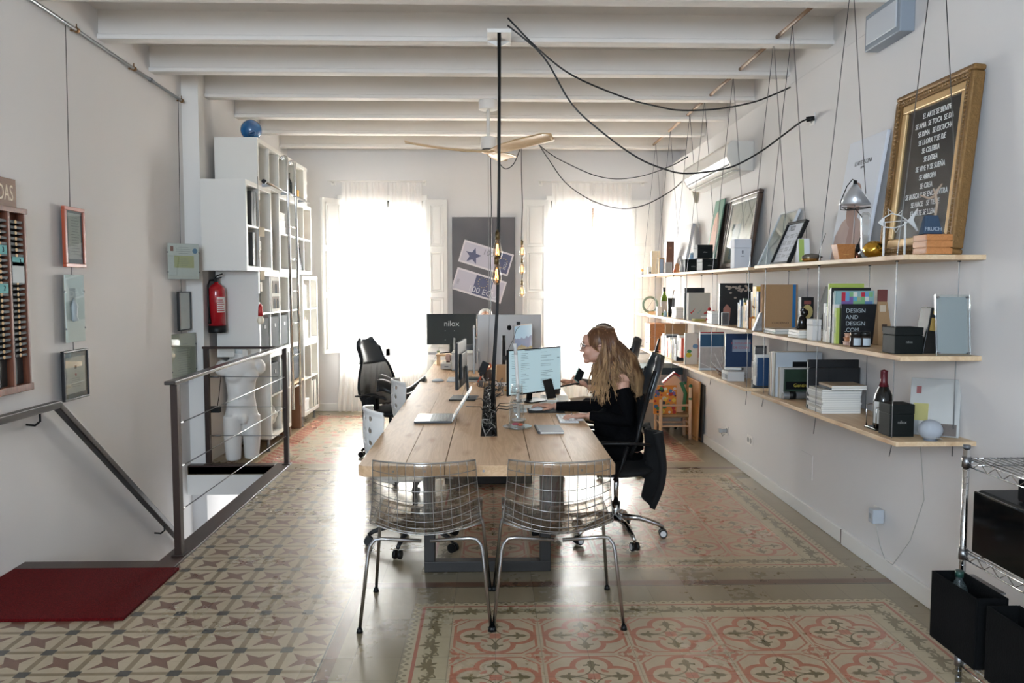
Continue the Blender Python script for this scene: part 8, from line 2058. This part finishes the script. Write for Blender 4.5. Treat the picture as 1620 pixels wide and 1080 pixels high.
def lock(p0, side, fwd, length, thick, wave):
    """a lock from the crown falling over the temple, then down"""
    pts = []; N = 15
    for k in range(N + 1):
        f = k / N
        if f < .28:
            g = f / .28; a = g * PI * .5
            x = p0[0] * (1 - g) + fwd[0] * g; y = side * (.018 + (.088 + .004 * p0[1]) * math.sin(a)) * HS; z = .110 - .093 * (1 - math.cos(a))
            q = HL((x, y * 1.0 / HS, z))
        else:
            g = (f - .28) / .72; st = HL((fwd[0], side * .106, .017)); en = Vector(fwd[1])
            q = st.lerp(en, g); bulge = math.sin(g * PI) * .018; q = q + Vector((math.sin(g * wave + p0[1] * 9) * .014 * g ** .4, -bulge if side > 0 else bulge, 0)); q.y += math.cos(g * wave * .9 + p0[1] * 5) * .010
        pts.append(tuple(q))
    rs = [thick * (.7 + .5 * math.sin(PI * min(1, .15 + k / N))) * (1 if k < N - 2 else .55 if k < N else .2) for k in range(N + 1)]
    m.tube(pts, rs, 6, flat=.6)
# HL: x forward (towards -X world), y: +1 is the camera side of the head
camside = 1 if (HL((0, 1, 0)) - HL((0, 0, 0))).y < 0 else -1
for k in range(330):
    side = camside if k % 3 else -camside
    back = r.random()
    sx = .030 - .12 * back
    # end points: front locks fall to the chest, back locks behind the shoulder
    if back < .38:
        ex, ez = wp(928 + 22 * r.random() + 30 * back, 600 + 36 * r.random())
        ey = WY - (.15 + .05 * r.random()) if side == camside else WY + .13
    else:
        g = (back - .38) / .62
        ex, ez = wp(962 + 42 * g + 6 * r.random(), 590 + 38 * r.random() * (1) + 4 * g)
        ey = WY - (.215 - .16 * g + .03 * r.random()) if side == camside else WY + .14 - .1 * g
    tx = -.022 - .075 * back
    lock((sx, r.uniform(-.5, .5)), side, (tx, tuple(Vector((ex, ey, ez)) - O)), 0, r.uniform(.0032, .0062), r.uniform(7, 13))
# fine flyaway strands
for k in range(70):
    side = camside; back = r.random(); g = back
    ex, ez = wp(925 + 85 * g, 590 + 45 * r.random()); ey = WY - (.22 - .14 * g)
    lock((.03 - .12 * back, r.uniform(-.8, .8)), side, (-.02 - .08 * back, tuple(Vector((ex, ey - .01, ez)) - O)), 0, .0016, r.uniform(6, 16))
m.build('hair_locks', HAIR, root)

# ---- second person behind her
PY = 6.92
r2 = thing('person', 'dark haired person in beige seated behind the woman, looking at a phone', 'person', (.95, PY, 0)); O2 = Vector((.95, PY, 0))
def s2(*p): return tuple(Vector(p) - O2)
hx2 = on_y(951, 530, PY).x
hp2, HL2 = head_parts(s2(hx2, PY, on_y(951, 533, PY).z), (-1, 0, -.3), 1.02)
BEI = mat('b9a893', .85, name='beige_cloth')
hw = on_y(914, 603, PY - .12); 
b2 = hp2 + [('t', [s2(hx2 + .03, PY, 1.10), s2(.98, PY, 1.0)], [.05, .06]), ('t', [s2(.98, PY, .97), s2(1.0, PY, .70), s2(1.02, PY, .53)], [.11, .11, .12]),
    ('t', [s2(.97, PY - .16, .95), s2(.93, PY - .20, .74)], [.045, .036]), ('t', [s2(.93, PY - .20, .74), s2(hw.x + .09, PY - .13, hw.z - .05)], [.036, .024]),
    ('t', [s2(.97, PY + .16, .95), s2(.95, PY + .20, .74)], [.045, .036]), ('t', [s2(.95, PY + .20, .74), s2(.70, PY + .1, .78)], [.036, .024]),
    ('t', [s2(1.0, PY - .09, .54), s2(.62, PY - .1, .57), s2(.60, PY - .1, .2), s2(.60, PY - .1, .08), s2(.48, PY - .1, .05)], [.08, .06, .05, .035, .03]),
    ('t', [s2(1.0, PY + .09, .54), s2(.62, PY + .1, .57), s2(.60, PY + .1, .2), s2(.60, PY + .1, .08), s2(.48, PY + .1, .05)], [.08, .06, .05, .035, .03])]
b2 += hand(s2(hw.x + .08, PY - .13, hw.z - .045), (-.8, 0, .5), (.5, -.6, .6), 1.0, .5, 1) + hand(s2(.70, PY + .1, .78), (-1, 0, 0), (0, 0, 1), 1.0, .4, -1)
blob(b2, 'body', SKIN, r2, .006, 3)
blob([ell(s2(.99, PY, .93), (.12, .19, .10)), ('t', [s2(.985, PY, .93), s2(1.0, PY, .72), s2(1.02, PY, .55)], [.13, .13, .15]),
      ('t', [s2(.97, PY - .16, .95), s2(.93, PY - .20, .74), s2(hw.x + .13, PY - .14, hw.z - .07)], [.058, .05, .035]), ('t', [s2(.97, PY + .16, .95), s2(.95, PY + .20, .74), s2(.74, PY + .11, .78)], [.058, .05, .035])], 'shirt', mat('6a5f58', .85), r2, .009, 5)
blob([('t', [s2(1.02, PY - .09, .53), s2(.80, PY - .1, .565), s2(.61, PY - .1, .57), s2(.60, PY - .1, .3), s2(.60, PY - .1, .12)], [.11, .09, .075, .062, .055]),
      ('t', [s2(1.02, PY + .09, .53), s2(.80, PY + .1, .565), s2(.61, PY + .1, .57), s2(.60, PY + .1, .3), s2(.60, PY + .1, .12)], [.11, .09, .075, .062, .055])], 'trousers', BEI, r2, .009, 5)
blob([('e', (0, 0, 0), (.100, .084, .088), Matrix.Translation(HL2((-.022, 0, .034)))), ('e', (0, 0, 0), (.06, .078, .08), Matrix.Translation(HL2((-.05, 0, -.02))))], 'hair', mat('35291f', .5), r2, .006, 4)
for s_ in (-1, 1): m = M(); m.tube([s2(.63, PY + s_ * .1, .05), s2(.47, PY + s_ * .1, .042)], [.044, .034], 10, flat=.85); m.build('shoe', WHITE, r2)
pq = (hw.x - .01, PY - .16, hw.z + .01)
t = thing('smartphone', 'teal cased smartphone in the hand of the person in beige', 'phone', pq, R_(15), None, R_(-35), R_(40)); m = M(); m.bx(-.035, .035, -.004, .004, -.01, .13); m.build('phone_body', mat('6fa39a', .4), t, bevel=.003); m = M(); m.bx(-.032, .032, -.0048, -.004, -.006, .126); m.build('screen', mat('20262a', .15), t)

# ---- white haired person at the far end
PY3 = 9.72
q = on_y(768, 505, PY3)
r3 = thing('person', 'white haired person at the far end, mostly hidden by the aluminium computer', 'person', (q.x, PY3 + .1, 0)); O3 = Vector((q.x, PY3 + .1, 0))
def s3(*p): return tuple(Vector(p) - O3)
hp3, HL3 = head_parts(s3(q.x, PY3, q.z + .005), (0, -1, -.2), 1.04)
X3 = q.x
b3 = hp3 + [('t', [s3(X3, PY3 + .03, 1.12), s3(X3, PY3 + .06, 1.02)], [.055, .065]), ('t', [s3(X3 - .18, PY3 + .08, .98), s3(X3, PY3 + .08, 1.0), s3(X3 + .18, PY3 + .08, .98)], [.05, .06, .05]), ('t', [s3(X3, PY3 + .08, .97), s3(X3, PY3 + .12, .72), s3(X3, PY3 + .14, .54)], [.12, .12, .13]),
    ('t', [s3(X3 - .19, PY3 + .08, .97), s3(X3 - .22, PY3 + .05, .76), s3(X3 - .12, PY3 - .17, .80)], [.045, .036, .025]), ('t', [s3(X3 + .19, PY3 + .08, .97), s3(X3 + .22, PY3 + .05, .76), s3(X3 + .12, PY3 - .17, .80)], [.045, .036, .025]),
    ('t', [s3(X3 - .1, PY3 + .1, .54), s3(X3 - .1, PY3 - .2, .57), s3(X3 - .1, PY3 - .22, .1), s3(X3 - .1, PY3 - .32, .05)], [.08, .06, .04, .03]), ('t', [s3(X3 + .1, PY3 + .1, .54), s3(X3 + .1, PY3 - .2, .57), s3(X3 + .1, PY3 - .22, .1), s3(X3 + .1, PY3 - .32, .05)], [.08, .06, .04, .03])]
b3 += hand(s3(X3 - .12, PY3 - .17, .80), (.1, -1, -.1), (0, 0, 1), 1.05, .35, 1) + hand(s3(X3 + .12, PY3 - .17, .80), (-.1, -1, -.1), (0, 0, 1), 1.05, .35, -1)
blob(b3, 'body', SKIN, r3, .006, 3)
blob([ell(s3(X3, PY3 + .08, .93), (.20, .12, .11)), ('t', [s3(X3, PY3 + .08, .93), s3(X3, PY3 + .12, .72), s3(X3, PY3 + .14, .56)], [.14, .14, .16]),
      ('t', [s3(X3 - .19, PY3 + .08, .96), s3(X3 - .22, PY3 + .05, .76), s3(X3 - .13, PY3 - .14, .80)], [.06, .05, .036]), ('t', [s3(X3 + .19, PY3 + .08, .96), s3(X3 + .22, PY3 + .05, .76), s3(X3 + .13, PY3 - .14, .80)], [.06, .05, .036])], 'shirt', mat('5a6470', .85), r3, .01, 4)
blob([('t', [s3(X3 - .1, PY3 + .12, .54), s3(X3 - .1, PY3 - .2, .57), s3(X3 - .1, PY3 - .22, .12)], [.10, .075, .055]), ('t', [s3(X3 + .1, PY3 + .12, .54), s3(X3 + .1, PY3 - .2, .57), s3(X3 + .1, PY3 - .22, .12)], [.10, .075, .055])], 'trousers', mat('2a2d33', .85), r3, .01, 4)
blob([('e', (0, 0, 0), (.098, .086, .082), Matrix.Translation(HL3((-.030, 0, .042))) @ Matrix.Rotation(PI / 2, 4, 'Z')), ('e', (0, 0, 0), (.055, .085, .07), Matrix.Translation(HL3((-.05, 0, -.02))))], 'hair', mat('c9c6c2', .6, bump=.6, bscale=70), r3, .006, 3)
t = thing('wooden_stool', 'plain stool under the white haired person', 'stool', (X3, PY3 + .16, 0)); m = M(); m.cyl((0, 0, .38), (0, 0, .41), .19, 24); m.build('seat', LWOOD, t, bevel=.004)
for k in range(4): a = PI / 4 + k * PI / 2; m = M(); m.cyl((.13 * math.cos(a), .13 * math.sin(a), .38), (.17 * math.cos(a), .17 * math.sin(a), .001), .014, 10); m.build('leg', LWOOD, t)
